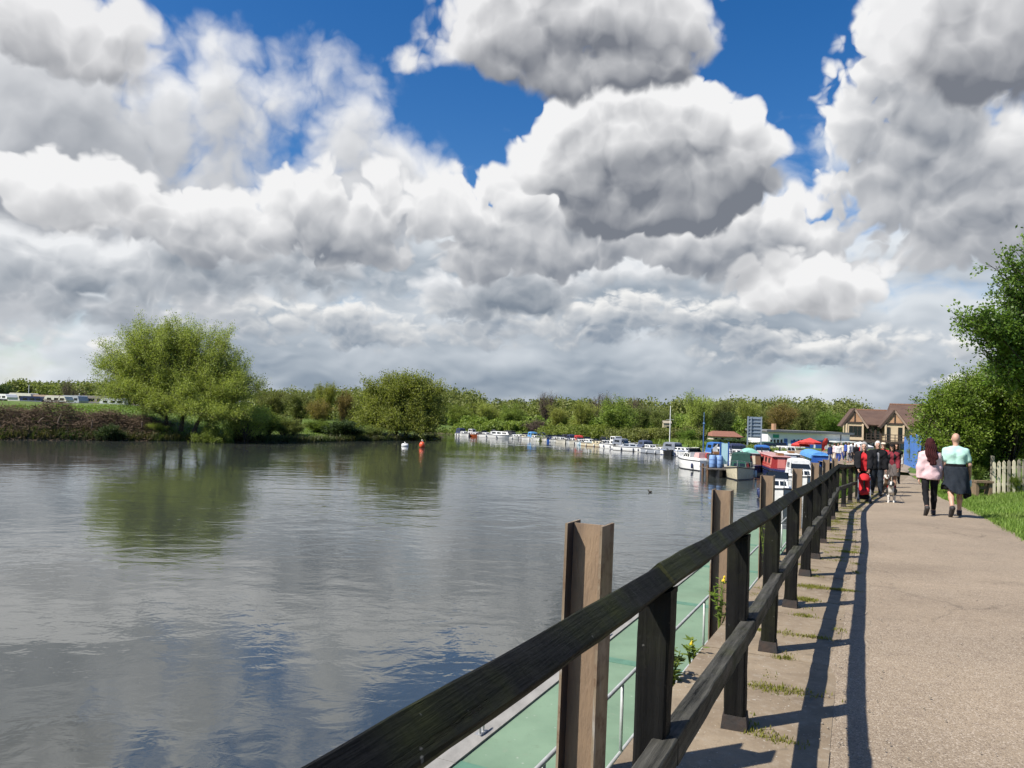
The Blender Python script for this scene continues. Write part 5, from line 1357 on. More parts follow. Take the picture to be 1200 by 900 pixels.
def gable(xl, xr, ap, y_front, dep, lab_fr):
    ax = (xl + xr) / 2; za = Z(ap[0], ap[1]); ze = eave
    mb = MB(); wbox(mb, xl + .25, xr - .25, y_front, YP + 2.18, fl1, ze); w = mb.build('gable_wall', CRM, pub, world=True)
    mb = MB(); vs = [(xl + .12, y_front, ze), (xr - .12, y_front, ze), (ax, y_front, za - .12), (xl + .12, y_front + .25, ze), (xr - .12, y_front + .25, ze), (ax, y_front + .25, za - .12)]
    mb.add(vs, [(0, 1, 2), (5, 4, 3), (1, 0, 3, 4), (2, 1, 4, 5), (0, 2, 5, 3)]); mb.build('gable_panel', BRICK, pub, world=True)
    ov = .45
    dx = ax - xl; sl = (za - ze) / dx
    for sg in (-1, 1):
        e = ax + sg * (dx + ov); q = [(e, y_front - .12, ze - ov * sl), (ax, y_front - .12, za), (ax, y_front + dep, za), (e, y_front + dep, ze - ov * sl)]
        if sg > 0: q = q[::-1]
        mb = MB(); mb.slab(q[::-1], .16); r_ = mb.build('roof', TILE, pub, world=True)
        mb = MB(); mb.bar((e, y_front - .16, ze - ov * sl - .1), (ax, y_front - .16, za - .1), .07, .26, up=(0, 0, 1)); mb.build('barge_board', P('pale_barge', (0.36, 0.25, 0.18), None, 3, .7) if sg > 0 else TIM, pub, world=True)
    mb = MB(); mb.bar((ax, y_front - .06, ze + .05), (ax, y_front - .06, za - .25), .14, .1, up=(0, 1, 0)); mb.build('king_post', TIM, pub, world=True)
    mb = MB(); mb.bar((xl, y_front - .06, ze + .02), (xr, y_front - .06, ze + .02), .1, .26); mb.build('tie_beam', TIM, pub, world=True)
    for xx in (xl + .3, xr - .3): mb = MB(); mb.bar((xx, y_front - .05, fl1), (xx, y_front - .05, ze - .12), .26, .09, up=(0, 1, 0)); mb.build('corner_post', P('cream_post', (0.66, 0.50, 0.32), None, 2, .7), pub, world=True)
def window(xa, xb, za, zb, y, n=2):
    mb = MB()
    for (a, b, c, d) in ((xa, xb, za, za + .09), (xa, xb, zb - .09, zb), (xa, xa + .09, za + .09, zb - .09), (xb - .09, xb, za + .09, zb - .09)): wbox(mb, a, b, y - .09, y - .0, c, d)
    for k in range(1, n):
        xx = xa + (xb - xa) * k / n; wbox(mb, xx - .04, xx + .04, y - .085, y - .005, za + .09, zb - .09)
    w = mb.build('window', TIM, pub, world=True)
    mb = MB(); wbox(mb, xa + .05, xb - .05, y - .05, y - .03, za + .05, zb - .05)
    g = mb.build('pane', GLASS, w); 
    for v_ in g.data.vertices: v_.co -= pub.location
    mb = MB(); wbox(mb, xa + .12, xa + (xb - xa) * .33, y - .026, y - .012, za + .1, zb - .1); g = mb.build('curtain', P('pale_curtain', (0.55, 0.54, 0.50), None, 3, .9), w)
    for v_ in g.data.vertices: v_.co -= pub.location
gable(X(990), X(1012), (1001, 479), YP - .6, 9, 0)
gable(X(1031), X(1054), (1042, 481), YP - 1.2, 9, 1)
zt = Z(1000, 499); zb_ = Z(1000, 511)
window(X(995), X(1009), zb_, zt, YP - .6, 3)
window(X(1033.5), X(1038), fl1 + .1, zt, YP - 1.2, 1); window(X(1046), X(1051), fl1 + .1, zt, YP - 1.2, 1)
for a, b in ((1013.5, 1018), (1021, 1024.5), (1026, 1030)): window(X(a), X(b), fl1 + .1, zt, YP + 2.2, 1)
for a in (1019.3, 1025.3, 1031): mb = MB(); mb.bar((X(a), YP + 2.1, fl1), (X(a), YP + 2.1, eave - .1), .22, .12, up=(0, 1, 0)); mb.build('timber_post', TIM, pub, world=True)
# roof between and behind the gables
zr1, zr2 = Z(1020, 479.5), Z(1060, 473)
for (xa, xb, zr, yb) in ((X(1003), X(1040) + .2, zr1, YP + 8), (X(1040), X(1078) + 6, zr2, YP + 8)):
    mb = MB(); mb.slab([(xa, YP + 1.6, eave - .2), (xb, YP + 1.6, eave - .2), (xb, yb, zr), (xa + .6, yb, zr)], .18); mb.build('roof', TILE, pub, world=True)
    mb = MB(); mb.slab([(xa, yb + 6, eave - .2), (xa + .6, yb, zr), (xb, yb, zr), (xb, yb + 6, eave - .2)], .18); mb.build('roof', TILE, pub, world=True)
    mb = MB(); mb.slab([(xa, yb + 6, eave - .2), (xa, YP + 1.6, eave - .2), (xa + .6, yb, zr)], .1); mb.build('hip', TILE, pub, world=True)
    mb = MB(); mb.bar((xa + .6, yb, zr + .04), (xb, yb, zr + .04), .3, .16); mb.build('ridge_tiles', P('ridge_tile', (0.30, 0.15, 0.09), None, 3, .85), pub, world=True)
# balcony
mb = MB(); wbox(mb, X(992), X(1072), YP - 3.2, YP - 1.25, fl1 - .25, fl1 - .02); mb.build('balcony_floor', TIM, pub, world=True)
for z in (fl1 + 1.0, fl1 + .55, fl1 + .15):
    mb = MB(); mb.bar((X(1012), YP - 3.1, z), (X(1071), YP - 3.1, z), .07, .09); mb.build('balcony_rail', TIM, pub, world=True)
for k in range(13):
    xx = X(1012) + (X(1071) - X(1012)) * k / 12; mb = MB(); mb.bar((xx, YP - 3.1, GP - .2), (xx, YP - 3.1, fl1 + 1.05), .1, .1, up=(0, 1, 0)); mb.build('balcony_post', TIM, pub, world=True)
for k, (a, b) in enumerate(((1004, 1011), (1014, 1019), (1023, 1029), (1036, 1041), (1045, 1050), (1058, 1064))):
    mb = MB(); wbox(mb, X(a), X(b), YP + 1.93, YP + 2.01, GP, fl1 - .5); mb.build('ground_window', GLASS, pub, world=True)

# ------------------------------------------------------------------ long white flat roofed building
YB = 108.0
wb = thing('white_building', 'long low white flat roofed boathouse with blue doors and grey roof edge', 'building', (X(950, YB), YB, GP))
xa, xb = X(900, YB), X(996, YB); zt = Z(950, 507.5, YB)
mb = MB(); wbox(mb, xa, xb, YB, YB + 9, GP - .3, zt); mb.build('wall', P('white_wall', (0.82, 0.81, 0.79), (0.74, 0.73, 0.71), .8, .8), wb, world=True)
mb = MB(); wbox(mb, xa - .3, xb + .4, YB - .5, YB + 9.5, zt + .003, zt + .22); mb.build('roof', P('grey_felt', (0.20, 0.20, 0.205), (0.15, 0.15, 0.15), 1, .9), wb, world=True)
mb = MB(); wbox(mb, xa - .32, xb + .42, YB - .56, YB - .5, zt - .05, zt + .26); mb.build('fascia', P('dark_fascia', (0.10, 0.11, 0.12), None, 1, .6), wb, world=True)
for (a, b, y0, y1, mt_, nm) in ((919, 923, 514, 527, BLUE, 'door'), (927, 941, 516, 520, BLUE, 'sign_band'), (944, 953, 516, 527, BLUE, 'door'), (956, 965, 516, 527, BLUE, 'door'), (968, 976, 516, 520, NAVY, 'sign_band'), (906, 913, 509, 513, P('green_sign', (0.03, 0.30, 0.18), None, 2, .5), 'sign')):
    mb = MB(); wbox(mb, X(a, YB), X(b, YB), YB - .06, YB - .002, Z(a, y1, YB), Z(a, y0, YB)); mb.build(nm, mt_, wb, world=True)
for a in (903, 907, 911, 915, 930, 935, 939):
    mb = MB(); wbox(mb, X(a, YB), X(a + 2.2, YB), YB - .05, YB - .002, Z(a, 520.5, YB), Z(a, 515, YB)); mb.build('window', GLASS, wb, world=True)
mb = MB(); wbox(mb, X(985, YB), X(986, YB), YB - .05, YB - .002, GP, zt - .1); mb.build('downpipe', BLACK, wb, world=True)
mb = MB(); wbox(mb, X(918, YB), X(921, YB), YB + 4, YB + 5, zt + .2, Z(919, 497, YB)); ch = mb.build('chimney', BRICK, wb, world=True)
mb = MB(); wbox(mb, X(970, YB), X(996, YB), YB - 3, YB - .6, Z(980, 518, YB), Z(980, 516.5, YB)); mb.build('canopy', C_WHITE, wb, world=True)

# ------------------------------------------------------------------ red roofed bungalow and store beyond the marina
YR = 128.0
bg_ = thing('bungalow', 'pale bungalow with a low red brown roof behind the moored boats', 'house', (X(850, YR), YR, gz_at(X(850, YR), YR)))
xa, xb = X(834, YR), X(871, YR); gb = gz_at(xa, YR)
ze = Z(850, 511.5, YR); zr = Z(850, 505.5, YR)
mb = MB(); wbox(mb, xa + .3, xb - .3, YR, YR + 5, gb - .3, ze); mb.build('wall', P('pale_wall', (0.66, 0.58, 0.48), None, 1, .85), bg_, world=True)
for sg in (0, 1):
    q = [(xa, YR - .4, ze), (xb, YR - .4, ze), (xb - .8, YR + 2.5, zr), (xa + .8, YR + 2.5, zr)] if sg == 0 else [(xa, YR + 5.4, ze), (xa + .8, YR + 2.5, zr), (xb - .8, YR + 2.5, zr), (xb, YR + 5.4, ze)]
    mb = MB(); mb.slab(q, .12); mb.build('roof', P('red_tiles', (0.26, 0.11, 0.07), (0.19, 0.085, 0.055), 3, .85), bg_, world=True)
mb = MB(); mb.slab([(xa, YR + 5.4, ze), (xa, YR - .4, ze), (xa + .8, YR + 2.5, zr)], .1); mb.build('hip', MATS['red_tiles'], bg_, world=True)
mb = MB(); mb.slab([(xb, YR - .4, ze), (xb, YR + 5.4, ze), (xb - .8, YR + 2.5, zr)], .1); mb.build('hip', MATS['red_tiles'], bg_, world=True)
for a, b in ((838, 841), (845, 848.5), (864, 868)): 
    mb = MB(); wbox(mb, X(a, YR), X(b, YR), YR - .06, YR - .002, Z(a, 517, YR), Z(a, 513.2, YR)); mb.build('window', GLASS, bg_, world=True)
p = at_y(781, 508, 126); 
sh = thing('shed', 'small yellow ochre shed among the bushes left of the tall mast', 'shed', (p[0], 126, gz_at(p[0], 126)))
sh.scale = (.55, .55, .8)
mb = MB(); mb.box((0, 0, 1.6), (2.2, 2.2, 3.4)); mb.build('wall', P('ochre_wall', (0.42, 0.36, 0.23), None, 1, .85), sh)
mb = MB(); mb.slab([(-1.3, -1.3, 3.3), (1.3, -1.3, 3.3), (1.3, 0, 3.8), (-1.3, 0, 3.8)], .08); mb.slab([(1.3, 1.3, 3.3), (-1.3, 1.3, 3.3), (-1.3, 0, 3.8), (1.3, 0, 3.8)], .08); mb.build('roof', P('shed_roof', (0.35, 0.30, 0.22), None, 1, .85), sh)
mb = MB(); mb.box((.2, -1.12, 2.3), (.8, .05, .7)); mb.build('window', GLASS, sh)

# ------------------------------------------------------------------ back of the large river signboard
YS = 92.0
p = at_y(884, 512, YS)
sg_ = thing('signboard', 'tall grey signboard seen from behind with horizontal ribs', 'sign', (p[0], YS, WATER_Z), R(-8))
zb0, zt0 = Z(884, 513, YS) - WATER_Z, Z(884, 488.5, YS) - WATER_Z; hw = 7.6 * YS / 900
mb = MB(); mb.box((0, .05, (zb0 + zt0) / 2), (2 * hw - .1, .05, zt0 - zb0)); mb.build('panel', P('grey_panel', (0.20, 0.25, 0.30), (0.16, 0.20, 0.24), 1.5, .55), sg_)
for k in range(6):
    z = zb0 + (zt0 - zb0) * (k + .5) / 6; mb = MB(); mb.box((0, -.02, z), (2 * hw - .16, .08, .10)); mb.build('rib', P('pale_rib', (0.27, 0.32, 0.37), None, 2, .45), sg_)
for k in (-1, 1): mb = MB(); mb.box((k * hw, 0, zt0 / 2 - .3), (.14, .14, zt0 + .7)); mb.build('post', P('pale_rib', (0.42, 0.46, 0.50)), sg_)
mb = MB(); mb.box((-hw * .55, -.12, (zb0 + zt0) / 2), (.10, .08, zt0 - zb0)); mb.build('stiffener', MATS['pale_rib'], sg_)

# ------------------------------------------------------------------ blue hoarding, picket fence, stump, flags, parasols
ho = thing('blue_hoarding', 'bright blue painted timber hoarding beside the path under the trees', 'fence', (26, 48, -1.4))
A_ = at_z(1056.5, 544.5, -1.98); A_ = np.array([36.4, 71.0]); B_ = np.array([25.6, 46.5])
n = 12
M_HO = P('hoarding_blue', (0.055, 0.20, 0.56), (0.045, 0.165, 0.47), 1.1, 0.55, 0.1, stretch=(1, 1, .25))
for i in range(n):
    a = A_ + (B_ - A_) * (i + .01) / n; b = A_ + (B_ - A_) * (i + .99) / n
    za, zb2 = zpath(a[1]) - .25, zpath(b[1]) - .25; hgt = 2.55 + .22 * (i % 3 == 0) + .02 * i
    mb = MB(); dv = np.array([b[1] - a[1], a[0] - b[0]]); dv = dv / np.linalg.norm(dv) * .03
    vs = [(a[0], a[1], za), (b[0], b[1], zb2), (b[0], b[1], zb2 + hgt), (a[0], a[1], za + hgt)]
    mb.add(vs + [(v[0] + dv[0], v[1] + dv[1], v[2]) for v in vs], [(0, 1, 2, 3), (7, 6, 5, 4), (1, 0, 4, 5), (2, 1, 5, 6), (3, 2, 6, 7), (0, 3, 7, 4)])
    mb.build('panel', M_HO, ho, world=True)
    if i % 2 == 0: mb = MB(); mb.bar((a[0] - dv[0], a[1] - dv[1], za), (a[0] - dv[0], a[1] - dv[1], za + hgt - .1), .09, .09, up=(0, 1, 0)); mb.build('post', M_HO, ho, world=True)
pk = thing('picket_fence', 'cream painted picket fence partly covered by weeds under the trees', 'fence', (19.5, 28.0, -.6))
A_ = np.array([17.75, 28.2]); B_ = np.array([23.5, 27.2]); L = np.linalg.norm(B_ - A_); dp = (B_ - A_) / L
M_PK = P('cream_paint', (0.66, 0.60, 0.44), (0.50, 0.45, 0.32), 4, 0.7, 0.2); M_PKD = P('bare_picket', (0.30, 0.27, 0.21), (0.22, 0.2, 0.15), 5, 0.8)
for k in range(int(L / .165)):
    q = A_ + dp * .165 * k; g = gz_at(q[0], q[1]); hh = 1.25 + .03 * math.sin(k * 3.1)
    mb = MB(); w2 = .05; e = [(-w2, 0), (w2, 0), (w2, hh - .07), (0, hh), (-w2, hh - .07)]
    vs = [(q[0] + dp[0] * a, q[1] + dp[1] * a - .02, g - .05 + b) for a, b in e]; vs2 = [(x_, y_ + .022, z_) for x_, y_, z_ in vs]
    mb.add(vs + vs2, [(0, 1, 2, 3, 4), (9, 8, 7, 6, 5)] + [((i + 1) % 5, i, 5 + i, 5 + (i + 1) % 5) for i in range(5)])
    mb.build('picket', M_PKD if k in (3, 5, 6, 9) else M_PK, pk, world=True)
for z in (.35, .95):
    mb = MB(); mb.bar((A_[0], A_[1] + .04, gz_at(*A_) + z), (B_[0], B_[1] + .04, gz_at(*B_) + z), .04, .09); mb.build('rail', M_PK, pk, world=True)
for k in range(4):
    q = A_ + (B_ - A_) * k / 3; mb = MB(); mb.box((q[0], q[1] + .1, gz_at(*q) + .65), (.1, .1, 1.5)); mb.build('post', M_PKD, pk, world=True)
p = at_z(1160, 568, gz_at(17.1, 27.5)); 
st = thing('bench', 'small weathered wooden bench seat under the hawthorn beside the picket fence', 'bench', (17.0, 27.7, gz_at(17.0, 27.7)))
M_OLD = P('old_bench_wood', (0.22, 0.15, 0.09), (0.14, 0.10, 0.06), 5, .85, .3)
for k in (-.12, .12): mb = MB(); mb.box((0, k, .52), (.62, .20, .07)); mb.build('seat_board', M_OLD, st)
for k in (-.24, .24): mb = MB(); mb.box((k, 0, .22), (.11, .32, .52)); mb.build('leg', M_OLD, st)
mb = MB(); mb.box((0, 0, .3), (.36, .06, .1)); mb.build('stretcher', M_OLD, st)
# feather flag
YF = 86.0; p = at_y(967, 536, YF)
fl_ = thing('feather_flag', 'tall red feather flag with a small white mark beside the boathouse', 'flag', (p[0], YF, GP), R(10))
zt = Z(967, 513.5, YF) - GP
mb = MB(); mb.tube([(-.45, 0, 0), (-.45, 0, zt * .6), (-.35, 0, zt * .85), (-.1, 0, zt)], [.03, .025, .02, .015], 6); mb.build('pole', BLACK, fl_)
n = 9; pr = []
for i in range(n + 1):
    u = i / n; z = zt * (.22 + .78 * u); w = .95 * math.sin(math.pi * min(1, .22 + .78 * (1 - u)) ) ** .5 * (1 - .55 * u); xl = -.45 + .35 * max(0, u - .6) / .4
    pr.append((xl, xl + w, z, .10 * math.sin(u * 5)))
vs = []; 
for (a, b, z, yy) in pr: vs += [(a, yy * .2, z), ((a + b) / 2, yy, z), (b, yy * .6, z)]
nv = len(vs); fs = []
for i in range(n):
    for j in range(2): fs.append((i * 3 + j, i * 3 + j + 1, i * 3 + j + 4, i * 3 + j + 3))
mb = MB(); mb.add(vs, fs); mb.add([(x_, y_ + .012, z_) for x_, y_, z_ in vs], [tuple(reversed(f)) for f in fs]); sail = mb.build('sail', cloth('flag_red', (0.62, 0.05, 0.035)), fl_)
mb = MB(); mb.box((.02, -.10, zt * .42), (.34, .02, .26)); mb.box((.02, -.10, zt * .52), (.16, .02, .14)); mb.build('emblem', C_WHITE, sail)
def parasol(x, y_top, Y, w, mt_, label):
    p = at_y(x, y_top, Y); g = GP
    o = thing('parasol', label, 'parasol', (p[0], Y, g), 0, 'parasols outside the boathouse')
    zt = p[2] - g; n = 8; vs = [(0, 0, zt)]
    for k in range(n): a = 2 * math.pi * k / n; vs.append((w * math.cos(a), w * math.sin(a), zt - .55))
    for k in range(n): a = 2 * math.pi * k / n; vs.append((w * math.cos(a), w * math.sin(a), zt - .78))
    fs = [(0, 1 + k, 1 + (k + 1) % n) for k in range(n)] + [(1 + k, 9 + k, 9 + (k + 1) % n, 1 + (k + 1) % n) for k in range(n)]
    mb = MB(); mb.add(vs, fs); mb.add([(x_, y_, z_ - .015) for x_, y_, z_ in vs], [tuple(reversed(f)) for f in fs]); mb.build('canopy', mt_, o)
    mb = MB(); mb.tube([(0, 0, .05), (0, 0, zt - .1)], .03, 8); mb.build('pole', WOOD, o)
    mb = MB(); mb.cyl((0, 0, .06), .35, .12, 14); mb.build('base', GREY, o)
parasol(949, 513, 98, 1.5, cloth('parasol_red', (0.66, 0.06, 0.05)), 'open red parasol before the blue doors of the boathouse')
parasol(938, 516, 100, 1.2, MATS['canvas_parasol_red'], 'smaller red parasol left of the open red one')
parasol(1008, 517.5, 92, 1.6, C_WHITE, 'white parasol in front of the pub ground storey')
# green hedge-like shrub beyond the fence, caravans on the left meadow
plant('bush', 'fresh', 991, 548, 534, 22, 33, 'low yellow green bush just beyond the bend of the fence', None, 'bush')
plant('bush', 'darkbush', 985, 530, 516, 22, 100, 'dark green clipped bush at the end of the white boathouse', None, 'bush')
plant('bush', 'darkbush', 858, 531, 513, 60, 112, 'dark hedge behind the marina jetty', None, 'bush')
def caravan(x, yb, Y, L, h, body, label, rz=0.0, name='caravan'):
    p = at_y(x, yb, Y); g = gz_at(p[0], Y)
    z0 = max(g, p[2] - .1)
    o = thing(name, label, 'caravan', (p[0], Y, g), rz, 'caravans parked on the left meadow'); o.scale = (.85, .85, .78)
    pr = [(-L / 2, .45), (L / 2, .45), (L / 2 + .1, .9), (L / 2 - .35, h - .1), (L / 2 - .6, h), (-L / 2 + .5, h), (-L / 2 + .2, h - .12), (-L / 2 - .1, 1.0)]
    mb = MB(); n = len(pr); vs = [(a, -1.05, b) for a, b in pr] + [(a, 1.05, b) for a, b in pr]
    mb.add(vs, [tuple(range(n)), tuple(reversed(range(n, 2 * n)))] + [((i + 1) % n, i, n + i, n + (i + 1) % n) for i in range(n)]); mb.build('body', body, o)
    for k in (-.28, .05, .32): mb = MB(); mb.box((k * L, -1.07, h * .62), (L * .18, .03, h * .24)); mb.build('window', GLASS, o)
    for k in (-.3, .3):
        mb = MB(); mb.cyl((k * L, -.95, .3), .3, .2, 14, 'y'); mb.build('wheel', RUBBER, o)
    mb = MB(); mb.box((0, -1.065, h * .36), (L * .96, .02, .12)); mb.build('stripe', GREY, o)
for i, (x, yb, Y, L, h, body, lab) in enumerate([(4, 468, 120, 4.6, 1.5, WHITE, 'white estate car at the far left end of the caravan row'), (28, 468.5, 132, 5.5, 2.4, OLDW, 'cream roofed caravan second from the far left'), (40, 469, 128, 4.2, 1.6, NAVY, 'dark car parked beside the cream caravan'), (57, 469.5, 131, 6.5, 2.2, gel('tan', (0.42, 0.30, 0.22)), 'long tan caravan in the middle of the row'), (69, 470.5, 122, 4.4, 1.7, OLDW, 'low bright white car in front of the tan caravan'), (88, 470, 128, 4.8, 2.0, GREY, 'grey van between white car and brown caravan'), (108, 470, 131, 7.0, 2.3, gel('mushroom', (0.34, 0.30, 0.24)), 'long brown grey caravan nearest the big willow'), (134, 473, 126, 4.5, 1.8, WHITE, 'white caravan glimpsed through the big willow'), (154, 474, 128, 5, 1.9, CREAM, 'cream caravan glimpsed under the willow crown')]):
    caravan(x, yb, Y, L, h, body, lab, R(RNG.uniform(-25, 10)))
for (x, yt, Y, lab) in ((34, 452, 135, 'thin white flagpole among the left meadow caravans'), (93, 462, 130, 'short pale pole near the brown caravan')):
    p = at_y(x, yt, Y); g = gz_at(p[0], Y); o = thing('flagpole', lab, 'pole', (p[0], Y, g))
    mb = MB(); mb.tube([(0, 0, 0), (0, 0, p[2] - g)], [.07, .045], 8); mb.build('pole', WHITE, o)
    mb = MB(); mb.ball((0, 0, p[2] - g + .05), .09, 8); mb.build('finial', WHITE, o)
# ------------------------------------------------------------------ people and dogs: smooth bodies from blended round cones
def surface_net(fn, lo, hi, res):
    lo = np.array(lo, float); n = np.ceil((np.array(hi) - lo) / res).astype(int) + 1
    xs = [lo[i] + res * np.arange(n[i]) for i in range(3)]
    B_ = 7; nb = [int(math.ceil(k / B_)) for k in n]
    cs = np.stack(np.meshgrid(*[lo[i] + res * (np.arange(nb[i]) * B_ + (B_ - 1) / 2) for i in range(3)], indexing='ij'), -1).reshape(-1, 3).astype(np.float32)
    dc = fn(cs); near = np.abs(dc) < res * B_ * .87 * 1.5 + .02
    V = np.repeat(np.repeat(np.repeat(np.where(dc < 0, -1., 1.).reshape(nb), B_, 0), B_, 1), B_, 2)
    o_ = np.stack(np.meshgrid(*[np.arange(B_)] * 3, indexing='ij'), -1).reshape(-1, 3)
    bi = np.stack(np.unravel_index(np.nonzero(near)[0], nb), -1) * B_
    gi = (bi[:, None] + o_[None]).reshape(-1, 3)
    V[tuple(gi.T)] = fn((lo + res * gi).astype(np.float32))
    V = V[:n[0], :n[1], :n[2]]
    ins = V < 0
    c = np.zeros(n - 1, int)
    for dx in (0, 1):
        for dy in (0, 1):
            for dz in (0, 1):
                c += ins[dx:n[0] - 1 + dx, dy:n[1] - 1 + dy, dz:n[2] - 1 + dz]
    act = (c > 0) & (c < 8)
    ids = -np.ones(n - 1, int); ids[act] = np.arange(act.sum())
    I = np.argwhere(act)
    acc = np.zeros((len(I), 3)); cnt = np.zeros(len(I))
    corners = [(0, 0, 0), (1, 0, 0), (0, 1, 0), (1, 1, 0), (0, 0, 1), (1, 0, 1), (0, 1, 1), (1, 1, 1)]
    for a in range(8):
        for b in range(a + 1, 8):
            if sum(x != y for x, y in zip(corners[a], corners[b])) != 1: continue
            A = I + corners[a]; B = I + corners[b]
            va = V[tuple(A.T)]; vb = V[tuple(B.T)]
            m_ = (va < 0) != (vb < 0)
            t_ = np.where(m_, va / (va - vb + 1e-12), 0)[:, None]
            acc += np.where(m_[:, None], A + (B - A) * t_, 0); cnt += m_
    P_ = lo + res * acc / cnt[:, None]
    F_ = []
    for ax in range(3):
        u, w = (ax + 1) % 3, (ax + 2) % 3
        sl = [slice(None)] * 3; s2 = [slice(None)] * 3
        sl[ax] = slice(0, n[ax] - 1); s2[ax] = slice(1, n[ax])
        e = np.argwhere(ins[tuple(sl)] != ins[tuple(s2)])
        e = e[(e[:, u] > 0) & (e[:, w] > 0) & (e[:, u] < n[u] - 1) & (e[:, w] < n[w] - 1)]
        flip = ins[tuple(e.T)]
        def cell(du, dw):
            q = e.copy(); q[:, u] -= du; q[:, w] -= dw; return ids[tuple(q.T)]
        q = np.stack([cell(1, 1), cell(0, 1), cell(0, 0), cell(1, 0)], 1)
        q[~flip] = q[~flip][:, ::-1]
        F_.append(q)
    return P_, np.concatenate(F_)
def cone(p, a, b, ra, rb):
    a = np.array(a, np.float32); b = np.array(b, np.float32); ab = b - a; L2 = float(ab @ ab) + 1e-9
    h = np.clip(((p - a) @ ab) / L2, 0, 1)
    return np.linalg.norm(p - a - h[:, None] * ab, axis=1) - (ra + (rb - ra) * h)
def ell(p, c, r):
    r = np.array(r, np.float32); q = (p - np.array(c, np.float32)); k = np.linalg.norm(q / r, axis=1); k2 = np.linalg.norm(q / (r * r), axis=1) + 1e-6
    return k * (k - 1) / k2
def smin(a, b, k):
    h = np.maximum(k - np.abs(a - b), 0) / k
    return np.minimum(a, b) - h * h * k * .25
def prims_sdf(p, prims, k=.03, grow=0.0):
    d = None
    for q in prims:
        v = (cone(p, *q[1:5]) if q[0] == 'c' else ell(p, *q[1:3])) - grow
        kk = q[-1] if (q[0] == 'c' and len(q) > 5) or (q[0] == 'e' and len(q) > 3) else k
        d = v if d is None else smin(d, v, kk)
    return d
def ang_dir(a, out=0.0):
    return np.array([math.sin(out), math.sin(a) * math.cos(out), -math.cos(a) * math.cos(out)])
class Fig:
    """Joint positions of a 1.75 m figure facing +y; angles in degrees, forward positive."""
    def __init__(s, thigh=(10, -12), shin=(0, -30), foot=(0, -35), arm=(-12, 14), fore=(5, 25), out=(8, 8), lean=2, turn=0, sex='m', wide=1.0, curl=35, hand_to=None):
        s.sex = sex; s.wide = wide; D = math.radians
        H = {}; 
        hipw = .088 if sex == 'm' else .092; shw = (.172 if sex == 'm' else .150) * wide
        H['pel'] = np.array([0, 0, .93]); ln = np.array([0, math.sin(D(lean)), math.cos(D(lean))])
        H['waist'] = H['pel'] + ln * .16; H['chest'] = H['pel'] + ln * .37; H['neck'] = H['pel'] + ln * .545; H['head'] = H['pel'] + ln * .70 + np.array([0, .015, 0])
        for i, sd in ((0, -1), (1, 1)):
            n_ = 'LR'[i]
            hip = H['pel'] + np.array([sd * hipw, 0, -.03]); kn = hip + .43 * ang_dir(D(thigh[i]), sd * .02); an = kn + .41 * ang_dir(D(shin[i]), 0)
            H['hip' + n_], H['kn' + n_], H['an' + n_] = hip, kn, an
            f = D(foot[i]); fd = np.array([sd * .12, math.cos(f), math.sin(f)])
            H['toe' + n_] = an + fd * .17 + np.array([0, 0, -.045]) ; H['heel' + n_] = an - fd * .045 + np.array([0, 0, -.045])
            sh = H['neck'] + np.array([sd * shw, 0, -.112]); el = sh + .29 * ang_dir(D(arm[i]), sd * D(out[i]))
            wr = el + .25 * ang_dir(D(fore[i]), sd * D(out[i] * .35))
            if hand_to and hand_to[i] is not None:
                wr = np.array(hand_to[i], float); m_ = (sh + wr) / 2; dd = np.linalg.norm(wr - sh); hgt = math.sqrt(max(.0004, .275 ** 2 - min(dd / 2, .27) ** 2))
                el = m_ + np.array([sd * .25, -.55, -.8]) / 1.0 * hgt
            H['sh' + n_], H['el' + n_], H['wr' + n_] = sh, el, wr
        zmin = min(H[k][2] - .035 for k in ('toeL', 'toeR', 'heelL', 'heelR'))
        for k in H: H[k] = H[k] - np.array([0, 0, zmin])
        s.J = H; s.curl = curl
    def torso(s):
        J = s.J; w = s.wide; m_ = s.sex == 'm'; o = []
        px, wx, cx = (.070, .058, .075) if m_ else (.078, .045, .062)
        for sd in (-1, 1):
            e = np.array([sd, 0, 0])
            o += [('c', J['pel'] + e * px * w, J['waist'] + e * wx * w, .105 * w, .098 * w), ('c', J['waist'] + e * wx * w, J['chest'] + e * cx * w, .098 * w, .112 * w), ('c', J['chest'] + e * cx * w, J['neck'] + e * .055 + np.array([0, -.01, -.11]), .112 * w, .070)]
            o += [('c', J['neck'] + e * .02 + np.array([0, -.012, -.045]), J['shL' if sd < 0 else 'shR'], .048, .058)]
            if not m_: o.append(('e', J['chest'] + e * .075 + np.array([0, .085, -.02]), (.062, .055, .060)))
            o.append(('e', J['pel'] + e * .07 + np.array([0, -.06, -.02]), (.085, .085, .095)))
        return o
    def arms(s, frac=1.0, grow=0.0):
        J = s.J; o = []
        for n_ in 'LR':
            o.append(('c', J['sh' + n_], J['el' + n_], .055 + grow, .042 + grow))
            if frac > .5: o.append(('c', J['el' + n_], J['wr' + n_], .043 + grow, .029 + grow * .8))
        return o
    def legs(s, grow=0.0):
        J = s.J; o = []
        for n_ in 'LR':
            o += [('c', J['hip' + n_], J['kn' + n_], .088 + grow, .056 + grow), ('c', J['kn' + n_], J['kn' + n_] * .62 + J['an' + n_] * .38 + np.array([0, -.012, 0]), .055 + grow, .054 + grow), ('c', J['kn' + n_] * .62 + J['an' + n_] * .38 + np.array([0, -.012, 0]), J['an' + n_], .054 + grow, .037 + grow)]
        return o
    def feet(s, grow=0.0):
        J = s.J; o = []
        for n_ in 'LR': o += [('c', J['an' + n_], J['heel' + n_], .038 + grow, .034 + grow), ('c', J['heel' + n_], J['toe' + n_], .036 + grow, .030 + grow), ('c', J['an' + n_], J['toe' + n_] * .6 + J['heel' + n_] * .4, .036 + grow, .034 + grow)]
        return o
